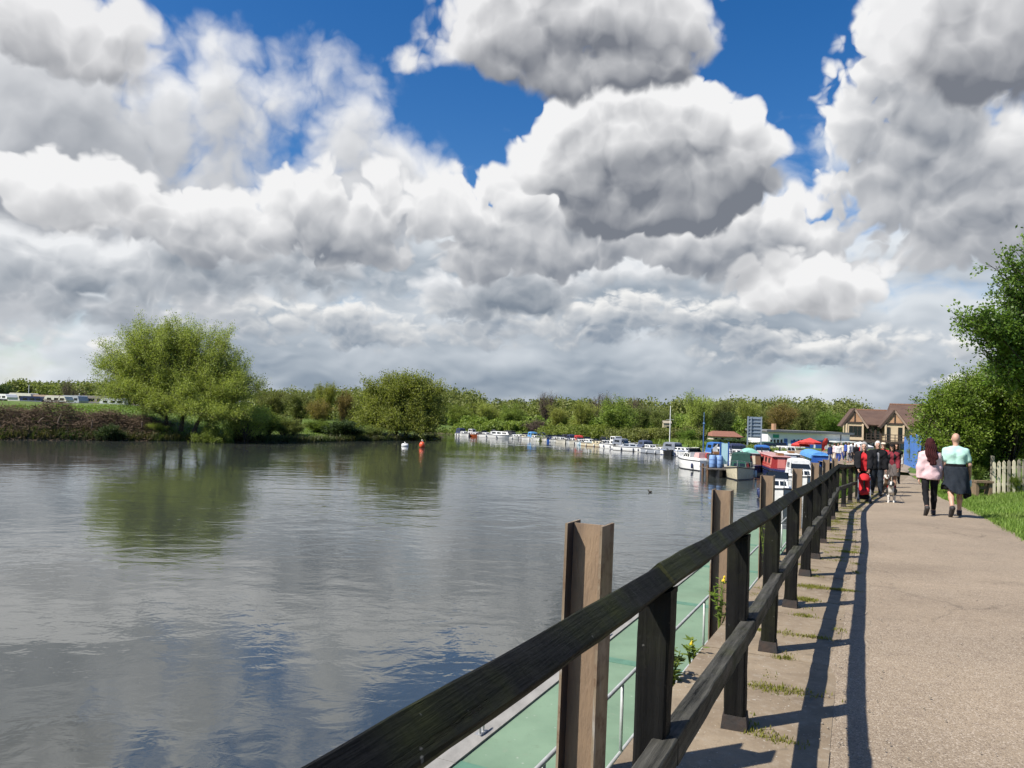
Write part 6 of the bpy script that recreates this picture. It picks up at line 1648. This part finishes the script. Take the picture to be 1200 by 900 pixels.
    def hands(s):
        J = s.J; o = []
        for i, n_ in enumerate('LR'):
            w = J['wr' + n_]; d = w - J['el' + n_]; d = d / np.linalg.norm(d)
            sd = -1 if n_ == 'L' else 1
            inn = np.array([-sd, 0, 0]); inn = inn - d * (inn @ d); inn /= np.linalg.norm(inn)          # palm faces the thigh
            fw = np.cross(inn, d) * sd; fw /= np.linalg.norm(fw)
            if fw[1] < 0: fw = -fw
            for k in (-.022, 0, .022): o.append(('c', w + d * .01 + fw * k * .6, w + d * .085 + fw * k, .017, .015, .02))
            for k, L in ((.030, .070), (.010, .080), (-.010, .075), (-.029, .058)):
                b = w + d * .092 + fw * k; c = math.radians(s.curl)
                m_ = b + (d * math.cos(c * .6) + inn * math.sin(c * .6)) * L * .5; e = m_ + (d * math.cos(c * 1.7) + inn * math.sin(c * 1.7)) * L * .5
                o += [('c', b - d * .012, m_, .0095, .0088, .006), ('c', m_, e, .0088, .0075, .006)]
            b = w + d * .03 + fw * .026; m_ = b + (d * .62 + fw * .70 + inn * .25) * .045; e = m_ + (d * .85 + fw * .25 + inn * .4) * .034
            o += [('c', b, m_, .0125, .011, .010), ('c', m_, e, .011, .0085, .006)]
        return o
    def head(s):
        J = s.J; h = J['head']
        o = [('e', h + np.array([0, -.008, .02]), (.078, .098, .105)), ('e', h + np.array([0, .022, -.045]), (.058, .070, .075)), ('c', J['neck'] + np.array([0, -.012, -.03]), h + np.array([0, -.01, -.07]), .058, .052),
             ('c', h + np.array([0, .088, .005]), h + np.array([0, .112, -.032]), .010, .014, .012), ('e', h + np.array([0, .075, -.105]), (.028, .025, .020), .02), ('c', h + np.array([-.03, .082, .022]), h + np.array([.03, .082, .022]), .012, .012, .015)]
        for sd in (-1, 1): o.append(('e', h + np.array([sd * .080, -.008, -.012]), (.010, .020, .032), .008))
        return o
def skin(name, c): return P(name, c, tuple(x * .85 for x in c), 6, 0.55)
SKIN = skin('fair_skin', (0.50, 0.29, 0.20)); SKIN2 = skin('tanned_skin', (0.40, 0.22, 0.14))
EYE = P('eye_dark', (0.02, 0.015, 0.012), None, 3, .2); LIP = P('lip', (0.36, 0.13, 0.11), None, 3, .5)
def fab(name, c, c2=None): return P('fabric_' + name, c, c2 or tuple(x * .78 for x in c), 7, .85, .35, 60, spec=.12)
def person(label, x, y, z, rz, H=1.75, fig=None, wear=(), skin_m=None, res=.011, group=None, hair=None, hair_m=None, hands=True):
    """wear: list of (part name, function(points, Fig) -> sdf, material)."""
    fig = fig or Fig(); k = H / 1.75
    o = thing('person', label, 'person', (x, y, z), rz, group); o.scale = (k, k, k)
    J = fig.J; allp = np.array(list(J.values())); lo = allp.min(0) - .22; hi = allp.max(0) + .22
    pr = fig.torso() + fig.arms() + fig.legs() + fig.feet()
    hp = fig.hands() if hands else [('c', J['wr' + n_], J['wr' + n_] + (J['wr' + n_] - J['el' + n_]) * .5, .03, .025) for n_ in 'LR']
    hd = fig.head()
    def body(p):
        d = prims_sdf(p, pr, .035); d = smin(d, prims_sdf(p, hd, .03), .02)
        return smin(d, prims_sdf(p, hp, .012), .012)
    v, f = surface_net(body, lo, hi, res)
    c = v[f].mean(1); h = J['head']; mi = np.zeros(len(f), int)
    for sd in (-1, 1): mi[(np.abs(c[:, 0] - h[0] - sd * .031) < .014) & (np.abs(c[:, 2] - h[2] - .0) < .009) & (c[:, 1] > h[1] + .055)] = 1
    mi[(np.abs(c[:, 0] - h[0]) < .024) & (np.abs(c[:, 2] - h[2] + .068) < .008) & (c[:, 1] > h[1] + .06)] = 2
    np_mesh('body', v, f, [skin_m or SKIN, EYE, LIP], o, True, mi)
    for (nm, fn, mt_) in wear:
        v, f = surface_net(lambda p: fn(p, fig), lo - .08, hi + .08, res * 1.15)
        if len(f): np_mesh(nm, v, f, mt_, o, True)
    if hair:
        v, f = surface_net(lambda p: hair(p, fig), lo - .05, hi + .05, res)
        if len(f): np_mesh('hair', v, f, hair_m, o, True)
    return o
# garments
def trunk_only(g): return [q for q in g.torso() if not (q[0] == 'e' and q[1][2] < g.J['waist'][2])]
def fold(p, s=1.0): return .0050 * s * (np.abs(np.sin(p[:, 0] * 19 + p[:, 2] * 11 + 1.5 * np.sin(p[:, 2] * 9 + p[:, 1] * 5))) - .5 + .7 * np.abs(np.sin(p[:, 2] * 17 - p[:, 0] * 13 + 2 * np.sin(p[:, 1] * 9))) - .35)
def top_short(p, g, grow=.018, hem=0.0, sleeve=.62):
    J = g.J; arms = [('c', J['sh' + n_], J['sh' + n_] * (1 - sleeve) + J['el' + n_] * sleeve, .054, .056) for n_ in 'LR']
    d = prims_sdf(p, trunk_only(g) + arms, .03, grow) + fold(p)
    d = np.maximum(d, (J['pel'][2] - .09 + hem) - p[:, 2]); return np.maximum(d, p[:, 2] - (J['neck'][2] + .025))
def top_long(p, g, grow=.026, hem=0.0, loose=.012):
    J = g.J
    d = prims_sdf(p, trunk_only(g) + [('c', g.J['pel'] + np.array([0, -.025, .0]), g.J['waist'], .125, .10), ('c', g.J['pel'] + np.array([-.07, -.02, -.07]), g.J['pel'] + np.array([.07, -.02, -.07]), .115, .115)] + g.arms(1, loose), .05, grow) + fold(p, 1.5)
    for n_ in 'LR':
        a = J['wr' + n_] - J['el' + n_]; a = a / np.linalg.norm(a); near = np.linalg.norm(p - J['wr' + n_], axis=1) < .16
        d = np.where(near, np.maximum(d, (p - (J['wr' + n_] + a * .0)) @ a), d)
    hz = J['pel'][2] - .10 + hem; arm_m = np.ones(len(p), bool)
    away = np.minimum(cone(p, J['elL'], J['wrL'], .09, .08), cone(p, J['elR'], J['wrR'], .09, .08)) > 0
    d = np.where(away, np.maximum(d, hz - p[:, 2]), d)
    return np.maximum(d, p[:, 2] - (J['neck'][2] + .035))
def trousers(p, g, grow=.014, ankle=.05, loose=0.0):
    J = g.J; pr = [q for q in g.torso() if True]
    d = prims_sdf(p, g.legs(loose) + pr, .03, grow) + fold(p, .8)
    d = np.maximum(d, p[:, 2] - (J['waist'][2] + .02))
    for n_ in 'LR':
        a = J['an' + n_] - J['kn' + n_]; a = a / np.linalg.norm(a); e = J['an' + n_] - a * ankle
        near = cone(p, J['kn' + n_], J['an' + n_], .12, .12) < 0
        d = np.where(near & ((p - e) @ a > 0), np.maximum(d, (p - e) @ a), d)
    return d
def shorts(p, g, frac=.8, grow=.028, loose=.022):
    J = g.J; pr = g.torso(); lg = [('c', J['hip' + n_], J['hip' + n_] * (1 - frac) + J['kn' + n_] * frac, .09 + loose, .072 + loose * 1.6) for n_ in 'LR']
    d = prims_sdf(p, lg + pr, .025, grow) + fold(p)
    d = np.maximum(d, p[:, 2] - (J['waist'][2] + .01))
    for n_ in 'LR':
        a = J['kn' + n_] - J['hip' + n_]; L = np.linalg.norm(a); a = a / L; e = J['hip' + n_] + a * L * frac
        near = cone(p, e, e + a * .2, .16, .16) < 0
        d = np.where(near, np.maximum(d, (p - e) @ a), d)
    return d
def shoes(p, g): return np.maximum(prims_sdf(p, g.feet(), .02, .012), np.minimum((p - g.J['anL'])[:, 2] - .035, 9) if False else np.minimum(*(np.where(np.linalg.norm(p - g.J['an' + n_], axis=1) < .30, (p - g.J['an' + n_])[:, 2] - .02, 9) for n_ in 'LR')) * 0 - 1)
def tied_jacket(p, g):
    """Dark top tied at the waist, hanging like a short wrap behind."""
    J = g.J; pel = J['pel']; t_ = np.clip((pel[2] + .12 - p[:, 2]) / .62, 0, 1)
    q = p - np.array([0, 0, 0]); r_x = .195 + .085 * t_ + .014 * np.sin(p[:, 2] * 14); r_y = .155 + .085 * t_
    cx = pel[0] + .03 * t_ * np.sin(p[:, 2] * 9); a = np.arctan2(q[:, 1] - pel[1], q[:, 0] - cx)
    k = np.sqrt(((q[:, 0] - cx) / r_x) ** 2 + ((q[:, 1] - pel[1] + .04) / r_y) ** 2)
    wav = .06 * t_ * np.sin(a * 7 + 1 + 2 * t_) + .02 * np.sin(a * 13 + p[:, 2] * 20)
    d = (np.abs(k - 1 - wav) - .07) * .16
    hem = pel[2] - .44 - .10 * np.cos(a - 0.3) - .05 * np.sin(a * 3)
    d = np.maximum(d, hem - p[:, 2]); d = np.maximum(d, p[:, 2] - (pel[2] + .11))
    return np.maximum(d, (p[:, 1] - pel[1] - .13) * .8)
def hair_short(p, g, thick=.016, back=.08):
    h = g.J['head']; d = ell(p, h + np.array([0, -.012, .026]), (.078 + thick, .098 + thick, .105 + thick)) + .003 * np.sin(p[:, 0] * 160) * np.sin(p[:, 2] * 130)
    face = (p[:, 1] - (h[1] + .045)) - np.clip((p[:, 2] - h[2] - .055) * 2.2, 0, .2)
    d = np.maximum(d, face); return np.maximum(d, (h[2] - back) - p[:, 2])
def hair_long(p, g, length=.42):
    h = g.J['head']; d = hair_short(p, g, .024, .12)
    w = .007 * np.sin(p[:, 2] * 30 + p[:, 0] * 12) + .006 * np.sin(p[:, 0] * 150 + 3 * np.sin(p[:, 2] * 18))
    for k, (ox, L, r0, r1) in enumerate(((-.045, .8, .062, .040), (.0, 1.0, .062, .045), (.05, .98, .062, .036), (.075, .7, .045, .03), (-.075, .62, .045, .03))):
        d = smin(d, cone(p, h + np.array([ox, -.075, -.02]), h + np.array([ox * 1.35 + .02, -.155, -.02 - length * L]), r0, r1) + w, .03)
    return d
def bob(p, g): 
    h = g.J['head']; d = hair_short(p, g, .026, .11)
    for sd in (-1, 1): d = smin(d, cone(p, h + np.array([sd * .075, -.01, .0]), h + np.array([sd * .08, .0, -.12]), .035, .028), .02)
    return np.maximum(d, (p[:, 1] - h[1] - .07))
def cap_hat(p, g):
    h = g.J['head']; d = np.maximum(ell(p, h + np.array([0, -.01, .04]), (.098, .115, .10)), h[2] + .045 - p[:, 2])
    return np.minimum(d, np.maximum(ell(p, h + np.array([0, .10, .055]), (.075, .085, .012)), -1))
HAIR_RED = fab('auburn_hair', (0.028, 0.009, 0.010), (0.055, 0.014, 0.015)); HAIR_GREY = fab('grey_hair', (0.36, 0.35, 0.33)); HAIR_WHITE = fab('white_hair', (0.60, 0.58, 0.54)); HAIR_DARK = fab('dark_hair', (0.03, 0.02, 0.015)); HAIR_BROWN = fab('brown_hair', (0.10, 0.06, 0.035))
F_PINK = fab('pale_pink', (0.66, 0.46, 0.46), (0.58, 0.40, 0.41)); F_MINT = fab('mint', (0.43, 0.66, 0.56), (0.38, 0.59, 0.50)); F_BLACK = fab('black', (0.008, 0.008, 0.009), (0.016, 0.016, 0.018)); F_CHAR = fab('charcoal', (0.016, 0.020, 0.027), (0.028, 0.034, 0.042)); F_RED = fab('red', (0.50, 0.03, 0.035)); F_MAROON = fab('maroon', (0.20, 0.03, 0.04)); F_TAUPE = fab('taupe', (0.13, 0.11, 0.10)); F_WHITE = fab('white', (0.70, 0.68, 0.64)); F_NAVY = fab('navy', (0.02, 0.03, 0.09)); F_BLUE = fab('blue', (0.06, 0.10, 0.34)); F_CREAM = fab('cream', (0.66, 0.56, 0.44)); F_GREY = fab('grey', (0.22, 0.22, 0.23)); SOLE = P('shoe_dark', (0.03, 0.026, 0.025), None, 8, .7); SHOE_P = P('shoe_pale', (0.40, 0.36, 0.33), None, 8, .7)
def on_ground(px, py, H=None):
    z = -.4
    for i in range(60):
        p = at_z(px, py, z); z = .5 * z + .5 * (zpath(p[1]) + .02)
    return float(p[0]), float(p[1]), zpath(p[1]) + .015
HEAD = math.atan2(-.42, .907)                                     # walking direction along the path
# strolling couple, seen from behind
x, y, z = on_ground(1089, 604)
person('woman from behind with long dark auburn hair, pale pink sweatshirt and black leggings', x, y, z, HEAD + R(4), 1.66,
       Fig(thigh=(-14, 13), shin=(-44, 6), foot=(-55, 6), arm=(-10, 6), fore=(-2, 16), out=(12, 8), sex='f', lean=1),
       [('leggings', lambda p, g: trousers(p, g, .010, .03), F_BLACK), ('sweatshirt', lambda p, g: top_long(p, g, .024, -.02, .012), F_PINK), ('shoes', shoes, SOLE)], SKIN, .010, hair=hair_long, hair_m=HAIR_RED)
x, y, z = on_ground(1119, 605.5)
man = person('bald man from behind in a mint T-shirt with a dark jacket tied round his waist', x, y, z, HEAD + R(2), 1.78,
       Fig(thigh=(-12, 12), shin=(-42, 4), foot=(-58, 4), arm=(-6, 4), fore=(6, 26), out=(10, 17), sex='m', wide=1.06, lean=1),
       [('shorts', lambda p, g: shorts(p, g, .86), F_BLACK), ('t_shirt', lambda p, g: top_short(p, g, .019), F_MINT), ('tied_jacket', tied_jacket, F_CHAR), ('shoes', shoes, SOLE)], SKIN, .010)
# the bottle the man carries
J = Fig(thigh=(-12, 12), shin=(-42, 4), foot=(-58, 4), arm=(-6, 4), fore=(6, 26), out=(10, 17), sex='m', wide=1.06, lean=1).J
hw_ = (J['wrR'] + (J['wrR'] - J['elR']) / np.linalg.norm(J['wrR'] - J['elR']) * .11) * (1.78 / 1.75)
ca, sa = math.cos(HEAD + R(2)), math.sin(HEAD + R(2))
bt = thing('bottle', 'clear plastic water bottle held by the man in mint', 'bottle', (x + hw_[0] * ca - hw_[1] * sa, y + hw_[0] * sa + hw_[1] * ca, z + hw_[2] - .16))
mb = MB(); mb.tube([(0, 0, 0), (0, 0, .01), (0, 0, .13), (0, 0, .16), (0, 0, .175)], [.025, .030, .030, .014, .012], 12); mb.build('flask', P('clear_plastic', (0.55, 0.68, 0.68), None, 5, .15), bt, True)
mb = MB(); mb.cyl((0, 0, .185), .015, .02, 10); mb.build('cap', WHITE, bt)
# group coming towards us
BACK = HEAD + math.pi
x, y, z = on_ground(1011.5, 587)
wx, wy = x, y
person('grey haired woman in an open dark coat over a red top pushing a red pushchair', x, y, z, math.atan2(x, -y), 1.63,
       Fig(thigh=(14, -10), shin=(4, -32), foot=(8, -30), sex='f', wide=1.0, hand_to=((-.15, .38, .93), (.15, .38, .93)), curl=70),
       [('trousers', lambda p, g: trousers(p, g, .016, .04), F_BLACK), ('red_top', lambda p, g: top_short(p, g, .018, -.02), F_RED), ('coat', lambda p, g: np.maximum(top_long(p, g, .042, -.20, .024), .085 - np.abs(p[:, 0]) - np.clip(.12 - p[:, 1], 0, .3)), F_BLACK), ('shoes', shoes, SOLE)], SKIN, .011, hair=bob, hair_m=HAIR_GREY)
# pushchair in front of her
rz_ = math.atan2(wx, -wy) + R(2); fx, fy = -math.sin(rz_), math.cos(rz_)
pc = thing('pushchair', 'red folding pushchair with a red hood and small black wheels', 'pushchair', (wx + fx * .66, wy + fy * .66, z), rz_); pc.scale = (.66, .95, .80)
for sg in (-1, 1):
    mb = MB(); mb.tube([(sg * .22, -.36, 1.0), (sg * .23, -.22, .86), (sg * .23, .08, .42), (sg * .22, .30, .12)], .014, 8); mb.build('frame_tube', GREY, pc)
    mb = MB(); mb.tube([(sg * .23, -.05, .60), (sg * .23, -.28, .12)], .013, 8); mb.build('frame_tube', GREY, pc)
    mb = MB(); mb.tube([(sg * .22, -.36, 1.0), (sg * .22, -.44, 1.02)], .022, 8); mb.build('handle', RUBBER, pc)
    for yy in (.32, -.29):
        for k in (-.035, .035): 
            w_ = MB(); w_.cyl((sg * .22 + k, yy, .095), .095, .035, 16, 'x'); wh = w_.build('wheel', RUBBER, pc); w_ = MB(); w_.cyl((sg * .22 + k, yy, .095), .05, .04, 12, 'x'); w_.build('hub', GREY, wh)
mb = MB(); mb.bar((-.23, .1, .40), (.23, .1, .40), .02, .02); mb.bar((-.23, -.29, .11), (.23, -.29, .11), .018, .018); mb.build('cross_bar', GREY, pc)
v, f = surface_net(lambda p: smin(smin(cone(p, (-.12, -.12, .80), (-.12, .02, .42), .08, .09), cone(p, (.12, -.12, .80), (.12, .02, .42), .08, .09), .1), cone(p, (-.1, .05, .40), (.1, .18, .38), .08, .09), .06), (-.3, -.3, .2), (.3, .4, 1.0), .014); np_mesh('seat', v, f, fab('pushchair_red', (0.52, 0.03, 0.035)), pc, True)
v, f = surface_net(lambda p: np.maximum(np.abs(ell(p, (0, -.04, .82), (.23, .24, .20))) - .012, .80 - p[:, 2]), (-.3, -.35, .7), (.3, .3, 1.1), .012); np_mesh('hood', v, f, MATS['fabric_pushchair_red'], pc, True)
v, f = surface_net(lambda p: cone(p, (-.12, -.06, .22), (.12, -.06, .22), .09, .09), (-.3, -.25, .1), (.3, .15, .36), .014); np_mesh('shopping_net', v, f, F_BLACK, pc, True)
x, y, z = on_ground(1027.5, 581)
person('white haired man in a black jacket and dark trousers walking behind the pushchair', x, y, z, BACK + R(6), 1.76,
       Fig(thigh=(12, -12), shin=(2, -36), foot=(6, -35), arm=(10, -10), fore=(24, 2), out=(9, 9), wide=1.05),
       [('trousers', lambda p, g: trousers(p, g, .020, .02, .008), F_CHAR), ('shirt', lambda p, g: top_short(p, g, .016), F_GREY), ('jacket', lambda p, g: np.maximum(top_long(p, g, .036, .0, .02), .035 - np.abs(p[:, 0]) - np.clip(.12 - p[:, 1], 0, .3)), F_BLACK), ('shoes', shoes, SOLE)], SKIN, .011, hair=lambda p, g: hair_short(p, g, .010, .04), hair_m=HAIR_WHITE)
x, y, z = on_ground(1045, 577)
person('person in dark sunhat, maroon top and taupe skirt shorts walking a small dog', x, y, z, BACK - R(6), 1.68,
       Fig(thigh=(10, -10), shin=(2, -30), foot=(4, -30), arm=(6, -6), fore=(28, 18), out=(10, 12), sex='f', lean=2),
       [('shorts', lambda p, g: shorts(p, g, .72, .034, .045), F_TAUPE), ('top', lambda p, g: top_long(p, g, .026, .02, .012), F_MAROON), ('vest', lambda p, g: np.maximum(top_short(p, g, .034, .02, .1), .05 - np.abs(p[:, 0]) - np.clip(.12 - p[:, 1], 0, .3)), F_BLACK), ('socks', lambda p, g: np.maximum(prims_sdf(p, g.legs(), .02, .010), p[:, 2] - .28), F_BLACK), ('shoes', shoes, SOLE), ('hat', cap_hat, F_BLACK)], SKIN2, .011, hair=bob, hair_m=HAIR_DARK)
dx_, dy_ = x, y
x, y, z = on_ground(1034.5, 571)
person('person in a bright red T-shirt and pale cap walking behind the group', x, y, z, BACK + R(3), 1.74,
       Fig(thigh=(10, -10), shin=(0, -30), foot=(4, -30), arm=(6, -8), fore=(20, 6)),
       [('shorts', lambda p, g: shorts(p, g, .8), F_NAVY), ('t_shirt', lambda p, g: top_short(p, g, .022), F_RED), ('shoes', shoes, SOLE), ('cap', cap_hat, F_CREAM)], SKIN, .014, hair=hair_short, hair_m=HAIR_BROWN)
x, y, z = on_ground(1050, 567)
person('person in black with pale sleeves walking at the back of the group', x, y, z, BACK - R(2), 1.72,
       Fig(thigh=(-10, 10), shin=(-30, 0), foot=(-30, 4), arm=(-8, 20), fore=(6, 60)),
       [('trousers', lambda p, g: trousers(p, g, .018, .03), F_BLACK), ('shirt', lambda p, g: top_long(p, g, .018), F_WHITE), ('vest', lambda p, g: top_short(p, g, .034, 0, .15), F_BLACK), ('shoes', shoes, SOLE)], SKIN2, .014, hair=hair_short, hair_m=HAIR_DARK)
# dogs
def dog(label, x, y, z, rz, s, m1, m2, step=1):
    o = thing('dog', label, 'dog', (x, y, z), rz); o.scale = (s, s, s)
    pr = [('c', (0, -.20, .36), (0, .16, .37), .10, .125), ('c', (0, .16, .38), (0, .27, .50), .09, .07), ('e', (0, .33, .55), (.07, .09, .07)), ('c', (0, .38, .53), (0, .47, .505), .042, .030), ('c', (0, -.27, .41), (0, -.40, .55), .026, .014)]
    for sd in (-1, 1):
        pr += [('c', (sd * .055, .34, .60), (sd * .085, .31, .54), .022, .014)]
        a = .05 * sd * step
        pr += [('c', (sd * .065, .15, .33), (sd * .065, .14 + a, .19), .052, .030), ('c', (sd * .065, .14 + a, .19), (sd * .065, .16 + a * 1.6, .03), .027, .020), ('c', (sd * .065, .16 + a * 1.6, .025), (sd * .065, .20 + a * 1.6, .022), .022, .018)]
        pr += [('c', (sd * .065, -.20, .33), (sd * .07, -.15 - a, .21), .075, .042), ('c', (sd * .07, -.15 - a, .21), (sd * .07, -.25 - a, .12), .034, .022), ('c', (sd * .07, -.25 - a, .12), (sd * .07, -.23 - a, .03), .021, .019), ('c', (sd * .07, -.23 - a, .025), (sd * .07, -.19 - a, .022), .021, .017)]
    v, f = surface_net(lambda p: prims_sdf(p, pr, .035), (-.25, -.55, -.02), (.25, .6, .75), .013)
    c = v[f].mean(1); mi = np.zeros(len(f), int); mi[(c[:, 2] < .22) | ((c[:, 1] > .12) & (c[:, 2] < .50) & (np.abs(c[:, 0]) < .07)) | (np.abs(c[:, 0]) < .022) & (c[:, 1] > .33)] = 1
    mi[(c[:, 1] > .485 - .02)] = 0
    np_mesh('body', v, f, [m1, m2], o, True, mi)
    mb = MB(); mb.tube([(.095 * math.cos(a), .21 + .02 * math.sin(a), .44 + .085 * math.sin(a)) for a in [k * math.pi / 8 for k in range(17)]], .010, 6); mb.build('collar', F_RED, o)
    return o
FUR_B = P('fur_black', (0.03, 0.027, 0.025), (0.06, 0.055, 0.05), 30, .85, .6, 90); FUR_W = P('fur_white', (0.62, 0.58, 0.52), (0.5, 0.46, 0.4), 30, .85, .6, 90); FUR_BR = P('fur_brown', (0.16, 0.09, 0.05), (0.10, 0.06, 0.035), 30, .85, .6, 90)
x, y, z = on_ground(1044.5, 589)
dog('small black and white dog trotting ahead of the person in taupe shorts', x, y, z, BACK - R(4), 1.0, FUR_B, FUR_W)
mb = MB(); ld = thing('dog_lead', 'thin dark lead running down to the black and white dog', 'dog lead', (x, y, z))
a = Vector((dx_ - x - .28, dy_ - y - .25, .82)); mb.tube([a, Vector((a.x * .5 - .05, a.y * .5, .55)), Vector((0.02, -.18, .47))], .006, 5); mb.build('strap', F_BLACK, ld)
mb = MB(); mb.tube([a + Vector((0, .03, .10)), a + Vector((0, -.03, .06)), a], .007, 5); mb.build('loop', F_BLACK, ld)
x, y, z = on_ground(1037.5, 577)
dog('slim pale dog beside the white haired man', x, y, z, BACK + R(5), 1.05, FUR_W, FUR_BR, -1)
# people by the marina, small in the picture
rp = random.Random(31)
TOPS = [F_WHITE, F_PINK, F_BLUE, F_CREAM, F_NAVY, F_WHITE, F_GREY, F_RED, F_BLACK, F_BLUE]
desc = [(972, 540, 'in a dark top left of the red flag end of the crowd', F_NAVY, F_GREY), (977.5, 542, 'in a pink top among the marina crowd', F_PINK, F_CREAM), (982, 541, 'in white shirt and blue shorts beside the pink top', F_WHITE, F_BLUE), (986, 543, 'in a cream top and blue jeans in the middle of the marina crowd', F_CREAM, F_BLUE), (990.5, 541, 'in a blue jacket in the marina crowd', F_BLUE, F_NAVY), (995, 543, 'in a white top just before the bend of the fence', F_WHITE, F_GREY), (999, 540, 'in grey at the right end of the marina crowd', F_GREY, F_BLACK), (1003, 541, 'in a dark coat below the pub gable', F_BLACK, F_BLACK), (1008, 540, 'in a red jumper below the pub balcony', F_RED, F_NAVY)]
for i, (px_, py_, d_, tp, bt_) in enumerate(desc):
    Yc = rp.uniform(66, 74); p = at_y(px_, py_, Yc)
    st_ = rp.choice([(8, -8), (-8, 8), (2, -2)])
    person('person ' + d_, p[0], Yc, GP + .03, rp.uniform(0, 6.28), rp.uniform(1.6, 1.8), Fig(thigh=st_, shin=(st_[0] - 8, st_[1] - 8), arm=(-st_[0], st_[0]), fore=(12, 20)),
           [('trousers', lambda p, g: trousers(p, g, .02, .03), bt_), ('top', lambda p, g: top_long(p, g, .03), tp)], rp.choice([SKIN, SKIN2]), .028, 'people strolling at the marina', hair=rp.choice([hair_short, bob]), hair_m=rp.choice([HAIR_BROWN, HAIR_DARK, HAIR_GREY]), hands=False)
SC.cycles.use_adaptive_sampling = True
SC.cycles.adaptive_threshold = 0.015
SC.cycles.adaptive_min_samples = 12
SC.cycles.max_bounces = 6; SC.cycles.diffuse_bounces = 2; SC.cycles.glossy_bounces = 3; SC.cycles.transmission_bounces = 3; SC.cycles.transparent_max_bounces = 8
SC.cycles.caustics_reflective = False; SC.cycles.caustics_refractive = False
SC.cycles.use_denoising = True
try:
    SC.cycles.denoiser = 'OPENIMAGEDENOISE'; SC.cycles.denoising_input_passes = 'RGB_ALBEDO_NORMAL'; SC.cycles.denoising_prefilter = 'ACCURATE'
except Exception: pass
